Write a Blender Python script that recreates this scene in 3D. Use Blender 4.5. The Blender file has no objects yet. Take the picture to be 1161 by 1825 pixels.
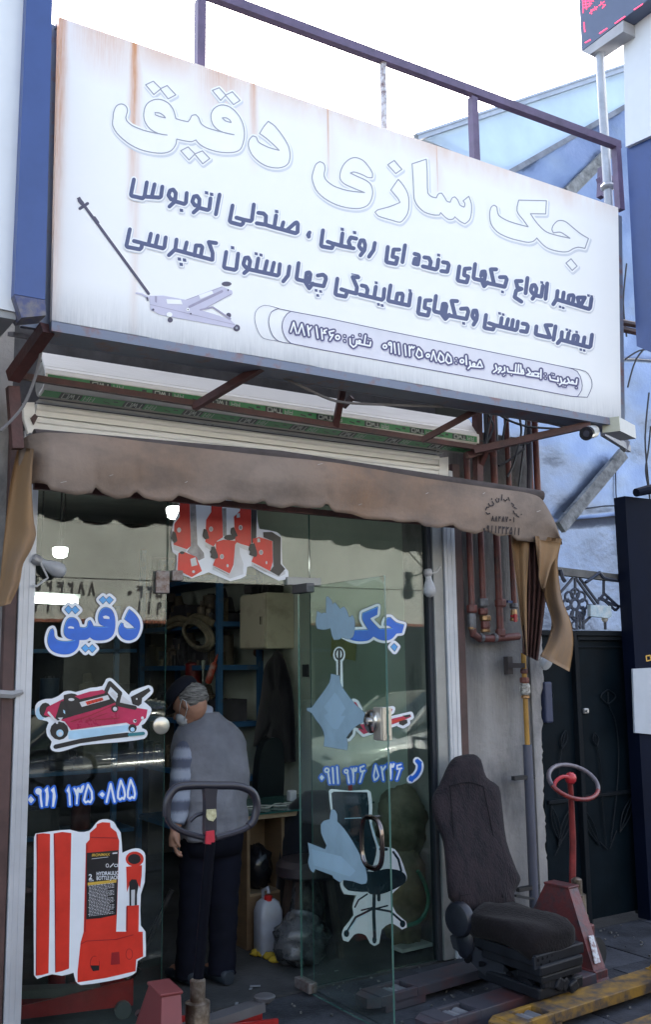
import bpy, math, random
from mathutils import Vector, Matrix
from mathutils.geometry import delaunay_2d_cdt
random.seed(7)
S = bpy.context.scene
C = S.collection
# ---------------------------------------------------------------- camera
CAMROT = [[0.8471814605528739, -0.5311544366841703, -0.01259115904993986],
          [0.07125211477564067, 0.13706650875079301, -0.9879959050111834],
          [0.5265042345845835, 0.8361146671178483, 0.15396608196259137]]
FPX, CX, CY = 1750.0, 580.5, 912.5
EYE = Vector((0, -4.7, 1.67))
cd = bpy.data.cameras.new('camera'); cam = bpy.data.objects.new('camera', cd); C.objects.link(cam)
r0, r1, r2 = CAMROT
cam.matrix_world = Matrix(((r0[0], -r1[0], -r2[0], EYE.x), (r0[1], -r1[1], -r2[1], EYE.y), (r0[2], -r1[2], -r2[2], EYE.z), (0, 0, 0, 1)))
cd.sensor_fit = 'VERTICAL'; cd.sensor_height = 24.0; cd.lens = 24.0 * FPX / 1825.0
cd.clip_start = 0.05; cd.clip_end = 500
S.camera = cam
# ---------------------------------------------------------------- world, sun, exposure
SUN_EL, SUN_AZ = math.radians(44), math.radians(32)   # azimuth from +Y, clockwise towards +X
w = bpy.data.worlds.new('World'); S.world = w; w.use_nodes = True
nt = w.node_tree; nt.nodes.clear()
sky = nt.nodes.new('ShaderNodeTexSky'); sky.sky_type = 'NISHITA'; sky.sun_disc = False
sky.sun_elevation = SUN_EL; sky.sun_rotation = SUN_AZ
sky.air_density = 1.0; sky.dust_density = 3.0; sky.ozone_density = 1.0
bg = nt.nodes.new('ShaderNodeBackground'); bg.inputs[1].default_value = 0.15
out = nt.nodes.new('ShaderNodeOutputWorld')
hz = nt.nodes.new('ShaderNodeHueSaturation'); hz.inputs['Saturation'].default_value = .74   # hazy, paler air
nt.links.new(sky.outputs[0], hz.inputs['Color']); nt.links.new(hz.outputs[0], bg.inputs[0]); nt.links.new(bg.outputs[0], out.inputs[0])
sd = bpy.data.lights.new('sun', 'SUN'); sd.energy = 3.0; sd.angle = math.radians(0.5); sd.color = (1.0, 0.95, 0.86)
sun = bpy.data.objects.new('sun', sd); C.objects.link(sun)
sdir = Vector((math.sin(SUN_AZ) * math.cos(SUN_EL), math.cos(SUN_AZ) * math.cos(SUN_EL), math.sin(SUN_EL)))
sun.rotation_euler = sdir.to_track_quat('Z', 'Y').to_euler(); sun.location = (0, 0, 20)
S.view_settings.view_transform = 'Standard'; S.view_settings.look = 'None'
S.view_settings.gamma = 1.0; S.view_settings.use_curve_mapping = False
S.view_settings.exposure = 2.22
S.cycles.max_bounces = 10; S.cycles.transparent_max_bounces = 16; S.cycles.glossy_bounces = 4; S.cycles.diffuse_bounces = 5
S.cycles.use_denoising = True; S.cycles.sample_clamp_indirect = 8.0

# ---------------------------------------------------------------- measuring helpers: photo pixel -> point in the place
def ray(u, v):
    a, b = (u - CX) / FPX, (v - CY) / FPX
    return Vector([r0[i] * a + r1[i] * b + r2[i] for i in range(3)])
def at(u, v, Y=0.0):
    d = ray(u, v); return EYE + d * ((Y - EYE.y) / d.y)
def onX(u, v, X):
    d = ray(u, v); return EYE + d * ((X - EYE.x) / d.x)
def fl(u, v, z=0.0):
    d = ray(u, v); return EYE + d * ((z - EYE.z) / d.z)

# ---------------------------------------------------------------- materials
MATS = {}
def mat(name, col, rough=.6, metal=0., var=.12, scale=6., bump=.0, bscale=40., spec=.5, col2=None, mix=.5, sheen=0., detail=4., coat=0., stretch=None):
    if name in MATS: return MATS[name]
    m = bpy.data.materials.new(name); m.use_nodes = True; nt = m.node_tree; N = nt.nodes; L = nt.links
    p = N['Principled BSDF']; p.inputs['Roughness'].default_value = rough; p.inputs['Metallic'].default_value = metal
    p.inputs['Specular IOR Level'].default_value = spec if (spec != .5 or rough < .8 or metal > 0) else .15
    if sheen: p.inputs['Sheen Weight'].default_value = sheen
    if coat: p.inputs['Coat Weight'].default_value = coat; p.inputs['Coat Roughness'].default_value = .1
    tc = N.new('ShaderNodeTexCoord'); src = tc.outputs['Object']
    if stretch:
        mp = N.new('ShaderNodeMapping'); mp.inputs['Scale'].default_value = stretch; L.new(src, mp.inputs[0]); src = mp.outputs[0]
    n = N.new('ShaderNodeTexNoise'); n.inputs['Scale'].default_value = scale; n.inputs['Detail'].default_value = detail; n.inputs['Roughness'].default_value = .65
    L.new(src, n.inputs['Vector'])
    r = N.new('ShaderNodeValToRGB'); e = r.color_ramp.elements
    c2 = col2 or [c * (1 - var * 1.6) for c in col]
    e[0].position = .5 - .2 if not col2 else max(0, mix - .12); e[1].position = .5 + .2 if not col2 else min(1, mix + .12)
    e[0].color = (*c2[:3], 1); e[1].color = (*[min(1, c * (1 + var * .5)) for c in col[:3]], 1)
    L.new(n.outputs[0], r.inputs[0]); L.new(r.outputs[0], p.inputs['Base Color'])
    rr = N.new('ShaderNodeMapRange'); rr.inputs[3].default_value = max(.03, rough - .1); rr.inputs[4].default_value = min(1, rough + .1)
    L.new(n.outputs[0], rr.inputs[0]); L.new(rr.outputs[0], p.inputs['Roughness'])
    if bump:
        n2 = N.new('ShaderNodeTexNoise'); n2.inputs['Scale'].default_value = bscale; n2.inputs['Detail'].default_value = 5
        L.new(src, n2.inputs['Vector'])
        b = N.new('ShaderNodeBump'); b.inputs['Strength'].default_value = bump; b.inputs['Distance'].default_value = .02
        L.new(n2.outputs[0], b.inputs['Height']); L.new(b.outputs[0], p.inputs['Normal'])
    MATS[name] = m; return m
def flat(name, col, rough=.35):
    return mat(name, col, rough=rough, var=.03, scale=20)
def emis(name, col, st):
    if name in MATS: return MATS[name]
    m = bpy.data.materials.new(name); m.use_nodes = True; p = m.node_tree.nodes['Principled BSDF']
    p.inputs['Base Color'].default_value = (*col, 1); p.inputs['Emission Color'].default_value = (*col, 1); p.inputs['Emission Strength'].default_value = st
    MATS[name] = m; return m
def glassmat(name, tint, refl=1.0):
    m = bpy.data.materials.new(name); m.use_nodes = True; nt = m.node_tree; N = nt.nodes; L = nt.links; N.clear()
    o = N.new('ShaderNodeOutputMaterial'); mx = N.new('ShaderNodeMixShader'); t = N.new('ShaderNodeBsdfTransparent'); g = N.new('ShaderNodeBsdfGlossy')
    t.inputs[0].default_value = (*tint, 1); g.inputs['Roughness'].default_value = .0; g.inputs[0].default_value = (.95, .97, .97, 1)
    ge = N.new('ShaderNodeNewGeometry'); ma = N.new('ShaderNodeMath'); ma.operation = 'MULTIPLY_ADD'
    ma.inputs[1].default_value = 1 / 1.55 - 1.55; ma.inputs[2].default_value = 1.55
    f = N.new('ShaderNodeFresnel'); L.new(ge.outputs['Backfacing'], ma.inputs[0]); L.new(ma.outputs[0], f.inputs['IOR'])
    # faint dust film on the pane
    n = N.new('ShaderNodeTexNoise'); n.inputs['Scale'].default_value = 3.; n.inputs['Detail'].default_value = 8
    L.new(f.outputs[0], mx.inputs[0]); L.new(t.outputs[0], mx.inputs[1]); L.new(g.outputs[0], mx.inputs[2])
    d = N.new('ShaderNodeBsdfDiffuse'); d.inputs[0].default_value = (.5, .52, .5, 1)
    tc = N.new('ShaderNodeTexCoord'); L.new(tc.outputs['Object'], n.inputs['Vector'])
    mr = N.new('ShaderNodeMapRange'); mr.inputs[1].default_value = .45; mr.inputs[2].default_value = .8; mr.inputs[3].default_value = .001; mr.inputs[4].default_value = .022
    L.new(n.outputs[0], mr.inputs[0])
    m2 = N.new('ShaderNodeMixShader'); L.new(mr.outputs[0], m2.inputs[0]); L.new(mx.outputs[0], m2.inputs[1]); L.new(d.outputs[0], m2.inputs[2])
    L.new(m2.outputs[0], o.inputs[0]); return m
GLASS = glassmat('shop_glass', (.86, .93, .90))
EDGE = mat('glass_edge', (.06, .14, .12), rough=.15, spec=.8)

def stained(name, base, streaks, rough=.4, rustcol=(.42, .16, .05), grime=None, bump=0, metal=0, topband=0, noisecol=None):
    """base colour with rust runs: streaks = (x, half width, strength, z of top, length)"""
    m = bpy.data.materials.new(name); m.use_nodes = True; nt = m.node_tree; N = nt.nodes; L = nt.links
    p = N['Principled BSDF']; p.inputs['Roughness'].default_value = rough; p.inputs['Metallic'].default_value = metal
    ge = N.new('ShaderNodeNewGeometry'); sx = N.new('ShaderNodeSeparateXYZ'); L.new(ge.outputs['Position'], sx.inputs[0])
    def M(op, a, b=None, c=None, cl=False):
        n = N.new('ShaderNodeMath'); n.operation = op; n.use_clamp = cl
        for i, q in enumerate((a, b, c)):
            if q is None: continue
            if isinstance(q, (int, float)): n.inputs[i].default_value = q
            else: L.new(q, n.inputs[i])
        return n.outputs[0]
    def noise(scale, stretch=(1, 1, 1), det=5):
        mp = N.new('ShaderNodeMapping'); mp.inputs['Scale'].default_value = stretch; L.new(ge.outputs['Position'], mp.inputs[0])
        n = N.new('ShaderNodeTexNoise'); n.inputs['Scale'].default_value = scale; n.inputs['Detail'].default_value = det; n.inputs['Roughness'].default_value = .65
        L.new(mp.outputs[0], n.inputs['Vector']); return n.outputs[0]
    fine = noise(30, (6, 1, .35)); big = noise(2.2)
    tot = None
    for (x, hw, st, zt, ln) in streaks:
        dx = M('DIVIDE', M('SUBTRACT', M('ADD', sx.outputs[0], M('MULTIPLY', M('SUBTRACT', noise(3, (0, 0, 1)), .5), hw * .8)), x), hw)
        g = M('EXPONENT', M('MULTIPLY', M('MULTIPLY', dx, dx), -1))
        zf = M('DIVIDE', M('SUBTRACT', zt, sx.outputs[2]), ln); zf = M('SUBTRACT', 1, zf, cl=True)
        q = M('MULTIPLY', M('MULTIPLY', g, st), M('MULTIPLY', zf, M('MULTIPLY_ADD', fine, 1.1, .25)))
        tot = q if tot is None else M('MAXIMUM', tot, q)
    if topband:
        zf = M('SUBTRACT', 1, M('DIVIDE', M('SUBTRACT', topband, sx.outputs[2]), .16), cl=True)
        q = M('MULTIPLY', M('MULTIPLY', zf, M('SUBTRACT', M('MULTIPLY', noise(3.2, (1, 1, .3)), 2.2), .7, cl=True)), .7)
        tot = M('MAXIMUM', tot, q)
    mx = N.new('ShaderNodeMix'); mx.data_type = 'RGBA'; mx.inputs[6].default_value = (*base, 1); mx.inputs[7].default_value = (*rustcol, 1)
    c = mx.outputs[2]
    if tot is not None: L.new(M('MINIMUM', tot, 1), mx.inputs[0])
    else: mx.inputs[0].default_value = 0
    if noisecol:
        m3 = N.new('ShaderNodeMix'); m3.data_type = 'RGBA'; L.new(c, m3.inputs[6]); m3.inputs[7].default_value = (*noisecol[0], 1)
        mr = N.new('ShaderNodeMapRange'); mr.inputs[1].default_value = noisecol[1]; mr.inputs[2].default_value = noisecol[2]
        L.new(noise(noisecol[3], noisecol[4] if len(noisecol) > 4 else (1, 1, 1), 7), mr.inputs[0]); L.new(mr.outputs[0], m3.inputs[0]); c = m3.outputs[2]
    if grime:   # grime = (z0, height, colour, strength) gathering at the lower edge
        z0, h, gc, gs = grime
        zf = M('SUBTRACT', 1, M('DIVIDE', M('SUBTRACT', sx.outputs[2], z0), h), cl=True)
        fac = M('MULTIPLY', M('POWER', zf, 1.5), M('MULTIPLY', M('MULTIPLY_ADD', M('ADD', fine, big), .9, -.15), gs), cl=True)
        m4 = N.new('ShaderNodeMix'); m4.data_type = 'RGBA'; L.new(c, m4.inputs[6]); m4.inputs[7].default_value = (*gc, 1); L.new(fac, m4.inputs[0]); c = m4.outputs[2]
    L.new(c, p.inputs['Base Color'])
    if bump:
        b = N.new('ShaderNodeBump'); b.inputs['Strength'].default_value = bump; b.inputs['Distance'].default_value = .03
        L.new(noise(9, (1, 1, 1), 8), b.inputs['Height']); L.new(b.outputs[0], p.inputs['Normal'])
    MATS[name] = m; return m

# ---------------------------------------------------------------- mesh builder
class MB:
    def __init__(s): s.v = []; s.f = []; s.mi = []; s.mats = []; s.sm = False
    def m(s, mt):
        if mt not in s.mats: s.mats.append(mt)
        return s.mats.index(mt)
    def add(s, vs, fs, mt=None):
        k = len(s.v); s.v += [Vector(x) for x in vs]; i = s.m(mt) if mt else 0
        for f in fs: s.f.append([k + q for q in f]); s.mi.append(i)
        return s
    def box(s, c, d, mt=None, rot=None, bev=0):
        c = Vector(c); x, y, z = [q / 2 for q in d]; R_ = rot or Matrix.Identity(3)
        if bev <= 0:
            vs = [c + R_ @ Vector((a * x, b * y, e * z)) for a in (-1, 1) for b in (-1, 1) for e in (-1, 1)]
            return s.add(vs, [(0, 1, 3, 2), (4, 6, 7, 5), (0, 4, 5, 1), (2, 3, 7, 6), (0, 2, 6, 4), (1, 5, 7, 3)], mt)
        b = min(bev, x * .9, y * .9, z * .9)
        import bmesh
        bm = bmesh.new(); bmesh.ops.create_cube(bm, size=1)
        for q in bm.verts: q.co = Vector((q.co.x * 2 * x, q.co.y * 2 * y, q.co.z * 2 * z))
        bmesh.ops.bevel(bm, geom=list(bm.edges), offset=b, segments=2, affect='EDGES', profile=.5)
        bm.verts.index_update()
        s.add([c + R_ @ q.co for q in bm.verts], [[q.index for q in f.verts] for f in bm.faces], mt); bm.free(); return s
    def bb(s, lo, hi, mt=None, bev=0):
        lo = Vector(lo); hi = Vector(hi); return s.box((lo + hi) / 2, hi - lo, mt, None, bev)
    def prism(s, pts, off, mt=None):
        """polygon (list of Vector) extruded by vector off"""
        n = len(pts); off = Vector(off); vs = [Vector(p) for p in pts] + [Vector(p) + off for p in pts]
        fs = [list(range(n)), list(range(2 * n - 1, n - 1, -1))] + [[i, (i + 1) % n + 0, (i + 1) % n + n, i + n][::-1] for i in range(n)]
        return s.add(vs, fs, mt)
    def tube(s, path, r, n=8, mt=None, closed=False, caps=True):
        P = [Vector(p) for p in path]; m = len(P); R_ = r if isinstance(r, (list, tuple)) else [r] * m
        T = []
        for i in range(m):
            a = P[(i - 1) % m] if (closed or i > 0) else P[i]; b = P[(i + 1) % m] if (closed or i < m - 1) else P[i]
            T.append((b - a).normalized() if (b - a).length > 1e-9 else Vector((0, 0, 1)))
        up = Vector((0, 0, 1)) if abs(T[0].z) < .9 else Vector((1, 0, 0)); nrm = (up - T[0] * up.dot(T[0])).normalized()
        vs = []
        for i in range(m):
            nrm = (nrm - T[i] * nrm.dot(T[i])); nrm = nrm.normalized() if nrm.length > 1e-6 else Vector((1, 0, 0)); bi = T[i].cross(nrm)
            for k in range(n):
                a = 2 * math.pi * (k + .5) / n; vs.append(P[i] + (nrm * math.cos(a) + bi * math.sin(a)) * R_[i])
        fs = []
        for i in range(m if closed else m - 1):
            j = (i + 1) % m
            for k in range(n): q = (k + 1) % n; fs.append((i * n + k, i * n + q, j * n + q, j * n + k))
        if caps and not closed: fs.append(list(range(n))[::-1]); fs.append([(m - 1) * n + k for k in range(n)])
        return s.add(vs, fs, mt)
    def bar(s, a, b, w, h=None, mt=None):
        a = Vector(a); b = Vector(b); h = h or w; t = (b - a); L = t.length; t.normalize()
        up = Vector((0, 0, 1)) if abs(t.z) < .95 else Vector((0, 1, 0)); y = up.cross(t).normalized(); z = t.cross(y)
        R_ = Matrix((t, y, z)).transposed(); return s.box((a + b) / 2, (L, w, h), mt, R_)
    def sphere(s, c, r, mt=None, n=12, rot=None):
        c = Vector(c); rr = r if isinstance(r, (tuple, list)) else (r, r, r); R_ = rot or Matrix.Identity(3); vs = []; m = n // 2
        for i in range(1, m):
            a = math.pi * i / m
            for k in range(n): b = 2 * math.pi * k / n; vs.append(c + R_ @ Vector((rr[0] * math.sin(a) * math.cos(b), rr[1] * math.sin(a) * math.sin(b), rr[2] * math.cos(a))))
        vs += [c + R_ @ Vector((0, 0, rr[2])), c + R_ @ Vector((0, 0, -rr[2]))]; t = len(vs) - 2
        fs = [(i * n + k, (i + 1) * n + k, (i + 1) * n + (k + 1) % n, i * n + (k + 1) % n) for i in range(m - 2) for k in range(n)]
        fs += [(t, k, (k + 1) % n) for k in range(n)] + [(t + 1, (m - 2) * n + (k + 1) % n, (m - 2) * n + k) for k in range(n)]
        return s.add(vs, fs, mt)
    def lathe(s, c, prof, axis=(0, 0, 1), n=16, mt=None):
        """prof = list of (distance along axis, radius)"""
        ax = Vector(axis).normalized(); return s.tube([Vector(c) + ax * h for h, _ in prof], [max(.0005, r) for _, r in prof], n, mt)
    def grid(s, fn, nu, nv, mt=None, thick=None):
        vs = [fn(i / nu, j / nv) for i in range(nu + 1) for j in range(nv + 1)]
        fs = [(i * (nv + 1) + j, (i + 1) * (nv + 1) + j, (i + 1) * (nv + 1) + j + 1, i * (nv + 1) + j + 1) for i in range(nu) for j in range(nv)]
        if thick:
            k = len(vs); off = Vector(thick); vs += [Vector(q) + off for q in vs]; fs += [[q + k for q in f][::-1] for f in fs]
            rim = [i * (nv + 1) for i in range(nu + 1)] + [nu * (nv + 1) + j for j in range(1, nv + 1)] + [i * (nv + 1) + nv for i in range(nu - 1, -1, -1)] + [j for j in range(nv - 1, 0, -1)]
            for a, b in zip(rim, rim[1:] + rim[:1]): fs.append((a, b, b + k, a + k))
        return s.add(vs, fs, mt)
    def loft(s, rings, n=16, mt=None, p=2.0):
        """rings = (centre, rx vector, ry vector)"""
        vs = []
        for c, rx, ry in rings:
            c = Vector(c); rx = Vector(rx); ry = Vector(ry)
            for k in range(n):
                a = 2 * math.pi * k / n; ca, sa = math.cos(a), math.sin(a)
                vs.append(c + rx * (abs(ca) ** (2 / p) * (1 if ca >= 0 else -1)) + ry * (abs(sa) ** (2 / p) * (1 if sa >= 0 else -1)))
        m = len(rings)
        fs = [(i * n + k, i * n + (k + 1) % n, (i + 1) * n + (k + 1) % n, (i + 1) * n + k) for i in range(m - 1) for k in range(n)]
        fs += [list(range(n))[::-1], [(m - 1) * n + k for k in range(n)]]
        return s.add(vs, fs, mt)
    def build(s, name, mt=None, parent=None, smooth=False, label=None, kind=None):
        me = bpy.data.meshes.new(name); base = Vector((0, 0, 0)); q = parent
        while q is not None: base += q.location; q = q.parent
        me.from_pydata([v - base for v in s.v], [], s.f)
        ms = s.mats or [mt]
        for x in ms: me.materials.append(x or mt)
        if len(ms) > 1:
            for f, i in zip(me.polygons, s.mi): f.material_index = i
        if smooth:
            for f in me.polygons: f.use_smooth = True
            if smooth != 2:
                try: me.set_sharp_from_angle(angle=math.radians(40))
                except Exception: pass
        me.validate(); me.update()
        o = bpy.data.objects.new(name, me); C.objects.link(o)
        if parent is not None: o.parent = parent
        if label: o['label'] = label
        if kind: o['kind'] = kind
        return o
def thing(name, label, cat, loc=(0, 0, 0), group=None, kind=None):
    o = bpy.data.objects.new(name, None); C.objects.link(o); o.location = loc; o['label'] = label
    if cat: o['category'] = cat
    if group: o['group'] = group
    if kind: o['kind'] = kind
    o.empty_display_size = .1
    return o
def tag(o, label, cat, group=None, kind=None):
    o['label'] = label; o['category'] = cat
    if group: o['group'] = group
    if kind: o['kind'] = kind
    return o
def recentre(o, p):
    """move a top-level mesh's origin to p"""
    p = Vector(p); o.data.transform(Matrix.Translation(-p)); o.location = p; return o

# ---------------------------------------------------------------- flat print: drawn shapes on a plane
def T(x0, y0, s, pts): return [(x0 + a * s, y0 + b * s) for a, b in pts]
def smooth(pts, closed=True, n=3, ang=55):
    m = len(pts); P = [Vector(p) for p in pts]; out = []
    def tan(i):
        if not closed and (i == 0 or i == m - 1): return Vector((0, 0))
        a = P[i] - P[(i - 1) % m]; b = P[(i + 1) % m] - P[i]
        if a.length < 1e-6 or b.length < 1e-6: return Vector((0, 0))
        if a.angle(b) > math.radians(ang): return Vector((0, 0))
        t = (a.normalized() + b.normalized()); return t.normalized() * min(a.length, b.length)
    for i in range(m if closed else m - 1):
        j = (i + 1) % m; a, b = P[i], P[j]; ta, tb = tan(i), tan(j)
        for k in range(n):
            t = k / n; h = (2 * t**3 - 3 * t * t + 1, t**3 - 2 * t * t + t, -2 * t**3 + 3 * t * t, t**3 - t * t)
            q = a * h[0] + ta * h[1] + b * h[2] + tb * h[3]; out.append((q.x, q.y))
    if not closed: out.append(tuple(P[-1]))
    return out
def circ(x, y, rx, ry=None, n=12): ry = ry or rx; return [(x + rx * math.cos(2 * math.pi * k / n), y + ry * math.sin(2 * math.pi * k / n)) for k in range(n)]
def stroke(pts, wd, cap=True, closed=False, nc=8):
    o = []; r = wd / 2; P = list(pts) + ([pts[0]] if closed else [])
    for a, b in zip(P, P[1:]):
        dx, dy = b[0] - a[0], b[1] - a[1]; l = math.hypot(dx, dy)
        if l < 1e-5: continue
        nx, ny = -dy / l * r, dx / l * r
        ex, ey = (0, 0) if cap else (0, 0)
        o.append([(a[0] + nx, a[1] + ny), (a[0] - nx, a[1] - ny), (b[0] - nx, b[1] - ny), (b[0] + nx, b[1] + ny)])
    js = P if cap else P[1:-1]
    for a in js: o.append([(a[0] + r * math.cos(2 * math.pi * (k + .5) / nc), a[1] + r * math.sin(2 * math.pi * (k + .5) / nc)) for k in range(nc)])
    return o
def area(p): return sum(a[0] * b[1] - b[0] * a[1] for a, b in zip(p, p[1:] + p[:1])) / 2
def inside(p, x, y):
    c = False; n = len(p); j = n - 1
    for i in range(n):
        a, b = p[i], p[j]
        if (a[1] > y) != (b[1] > y) and x < (b[0] - a[0]) * (y - a[1]) / (b[1] - a[1]) + a[0]: c = not c
        j = i
    return c
def union(polys, holes=()):
    """joined outline of overlapping drawn shapes, cluster by cluster"""
    items = [(list(p), False) for p in polys] + [(list(p), True) for p in holes]
    bb_ = [(min(a for a, _ in p), min(b for _, b in p), max(a for a, _ in p), max(b for _, b in p)) for p, _ in items]
    par = list(range(len(items)))
    def root(i):
        while par[i] != i: par[i] = par[par[i]]; i = par[i]
        return i
    order = sorted(range(len(items)), key=lambda i: bb_[i][0]); act = []
    for i in order:
        b = bb_[i]; act = [k for k in act if bb_[k][2] >= b[0]]
        for k in act:
            if bb_[k][1] <= b[3] and bb_[k][3] >= b[1]: par[root(i)] = root(k)
        act.append(i)
    cl = {}
    for i in range(len(items)): cl.setdefault(root(i), []).append(i)
    VV = []; FF = []
    for ids in cl.values():
        vs = []; fs = []
        for i in ids:
            p = items[i][0]
            if area(p) < 0: p = p[::-1]
            k = len(vs); vs += [Vector(q) for q in p]; fs.append(list(range(k, k + len(p))))
        V, E, F, ov, oe, of = delaunay_2d_cdt(vs, [], fs, 1, 1e-4)
        base = len(VV); VV += [(v.x, v.y) for v in V]
        P = [(items[i][0], bb_[i]) for i in ids if not items[i][1]]; Hn = [(items[i][0], bb_[i]) for i in ids if items[i][1]]
        for f, o in zip(F, of):
            if not o: continue
            x = sum(V[q].x for q in f) / len(f); y = sum(V[q].y for q in f) / len(f)
            if not any(b[0] <= x <= b[2] and b[1] <= y <= b[3] and inside(p, x, y) for p, b in P): continue
            if any(b[0] <= x <= b[2] and b[1] <= y <= b[3] and inside(p, x, y) for p, b in Hn): continue
            FF.append([base + q for q in f])
    return VV, FF
def grow(poly, d): return [poly] + stroke(poly, 2 * d, True, True, 10)
def art(mb, plane, layers, start=0, step=.0006):
    """layers = (material, polygons, holes) stacked from the surface outwards"""
    for k, L_ in enumerate(layers):
        mt, polys = L_[0], L_[1]; holes = L_[2] if len(L_) > 2 else ()
        V, F = union(polys, holes); o = start + step * (k + 1)
        mb.add([plane(x, y, o) for x, y in V], F, mt)
    return mb
# ================================================================ SETTING
asph = mat('asphalt', (.045, .046, .05), rough=.9, var=.4, scale=3, bump=.5, bscale=120)
conc = mat('paving_concrete', (.058, .062, .074), rough=.85, var=.55, scale=2.2, bump=.35, bscale=60, detail=8)
conc2 = mat('shop_concrete', (.065, .067, .070), rough=.8, var=.4, scale=2.0, bump=.25, bscale=50, detail=8)
g = MB(); g.bb((-80, -80, -.35), (80, 60, -.12)); tag(g.build('ground', asph), 'dark asphalt ground and roadway in front of the shop', 'ground', kind='structure')
del bpy.data.objects['ground']['category']
bed = MB(); bed.bb((-14, -3.3, -.118), (20, -.02, -.012)); pav = bed.build('pavement', mat('paving_joint', (.03, .03, .032), rough=.95, var=.3), kind='structure')
pav['label'] = 'grey concrete slab pavement in front of the shop'
shared = {}
slabs = 0
for j in range(4):
    for i in range(16):
        x0 = -.9 + i * .62 + (.31 if j % 2 else 0); y0 = -.05 - (j + 1) * .62
        sx_, sy_ = .612, .612
        me = shared.get((i + j) % 4)
        if me is None:
            q = MB(); q.box((0, 0, -.006), (sx_, sy_, .012 + .003 * ((i + j) % 3)), bev=.003); o = q.build('paving_slab', conc, pav); shared[(i + j) % 4] = o.data
        else:
            o = bpy.data.objects.new('paving_slab', me); C.objects.link(o); o.parent = pav
        o.location = (x0 + .31, y0 + .31, -.002 + random.uniform(-.001, .001)); slabs += 1
random.seed(8); gr = MB()
for i in range(260):
    X_ = random.uniform(1.2, 5.6); Y_ = -random.random() ** 2 * 1.5 - .06; s_ = random.uniform(.003, .010); gr.box((X_, Y_, s_ * .4 + .004), (s_ * 1.6, s_, s_), None, Matrix.Rotation(random.uniform(0, 3), 3, 'Z'))
go = gr.build('grit', mat('grit', (.16, .16, .16), rough=.9, var=.6, scale=40), kind='stuff'); go['label'] = 'loose grit and crumbs of mortar scattered along the foot of the front'; go['category'] = 'grit'
k = MB(); k.bb((-14, -3.45, -.119), (20, -3.305, .004), bev=.012); k.build('kerb', conc, pav)
fsl = MB(); fsl.bb((1.0, -.018, -.118), (3.95, 4.2, -.002)); sf = fsl.build('shop_floor', conc2, kind='structure'); sf['label'] = 'bare dark concrete floor inside the shop'

# --- main building: one thing whose walls, ceiling and roof are parts
plaster = stained('grey_plaster', (.34, .33, .325), [(4.05, .10, 1.5, 2.7, 2.4), (4.3, .18, 1.4, 2.6, 2.2), (3.95, .07, 1.2, 2.3, 1.9), (4.45, .06, 1.0, 1.5, 1.3)], rough=.85, rustcol=(.10, .095, .09),
                  noisecol=((.12, .12, .125), .47, .66, 3.2, (1, 1, .40)), grime=(0, .9, (.09, .09, .10), .9), bump=.5)
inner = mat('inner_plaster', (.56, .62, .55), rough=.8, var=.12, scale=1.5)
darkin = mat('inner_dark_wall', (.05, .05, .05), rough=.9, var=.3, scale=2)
bld = thing('shop_building', 'grey plastered shop building with stained pier right of the glass front', 'building', (2.9, .5, 0))
b = MB(); b.bb((3.80, .02, -.1), (4.57, .40, 3.15)); b.build('wall', plaster, bld, label='stained peeling plaster pier carrying the pipes')
# torn, crumbling right edge of the pier
random.seed(12)
def ragged(x_mid, amp, y0, y1, seed):
    random.seed(seed); L_e = []; z = -.05; x_ = 0
    while z < 2.1: L_e.append((x_mid + x_ + .022 * math.sin(z * 2.3 + seed), z)); x_ = max(-amp, min(amp, x_ + random.uniform(-amp, amp) * .7)); z += random.uniform(.012, .035)
    q = MB()
    for a, b_ in zip(L_e, L_e[1:]): q.prism([Vector((4.50, y0, a[1])), Vector((a[0], y0, a[1])), Vector((b_[0], y0, b_[1])), Vector((4.50, y0, b_[1]))], (0, y1 - y0, 0))
    return q
ragged(4.575, .016, .0, .018, 4).build('broken_plaster', plaster, bld, kind='stuff')
ragged(4.605, .022, .025, .20, 9).build('broken_plaster', mat('raw_render', (.17, .17, .175), rough=.95, var=.4, scale=12, bump=.9, bscale=30), bld, kind='stuff')
b = MB(); b.bb((-.4, .02, -.1), (1.18, .40, 3.4)); b.build('wall', plaster, bld)
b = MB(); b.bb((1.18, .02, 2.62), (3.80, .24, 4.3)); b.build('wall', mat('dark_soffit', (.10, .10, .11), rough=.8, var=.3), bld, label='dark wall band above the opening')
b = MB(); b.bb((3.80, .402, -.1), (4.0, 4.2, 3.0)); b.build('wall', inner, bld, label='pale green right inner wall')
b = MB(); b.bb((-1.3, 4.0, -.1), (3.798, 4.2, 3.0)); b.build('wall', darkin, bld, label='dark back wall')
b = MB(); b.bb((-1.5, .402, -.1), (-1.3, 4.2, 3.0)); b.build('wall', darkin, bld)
b = MB(); b.bb((-1.5, .25, 3.002), (4.0, 4.2, 3.15)); b.build('ceiling', mat('ceiling_paint', (.35, .36, .34), rough=.8), bld)
b = MB(); b.bb((-6, .1, 3.45), (4.6, 4.4, 3.6)); b.build('roof', mat('roof_tar', (.08, .08, .08), rough=.9), bld)

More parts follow.
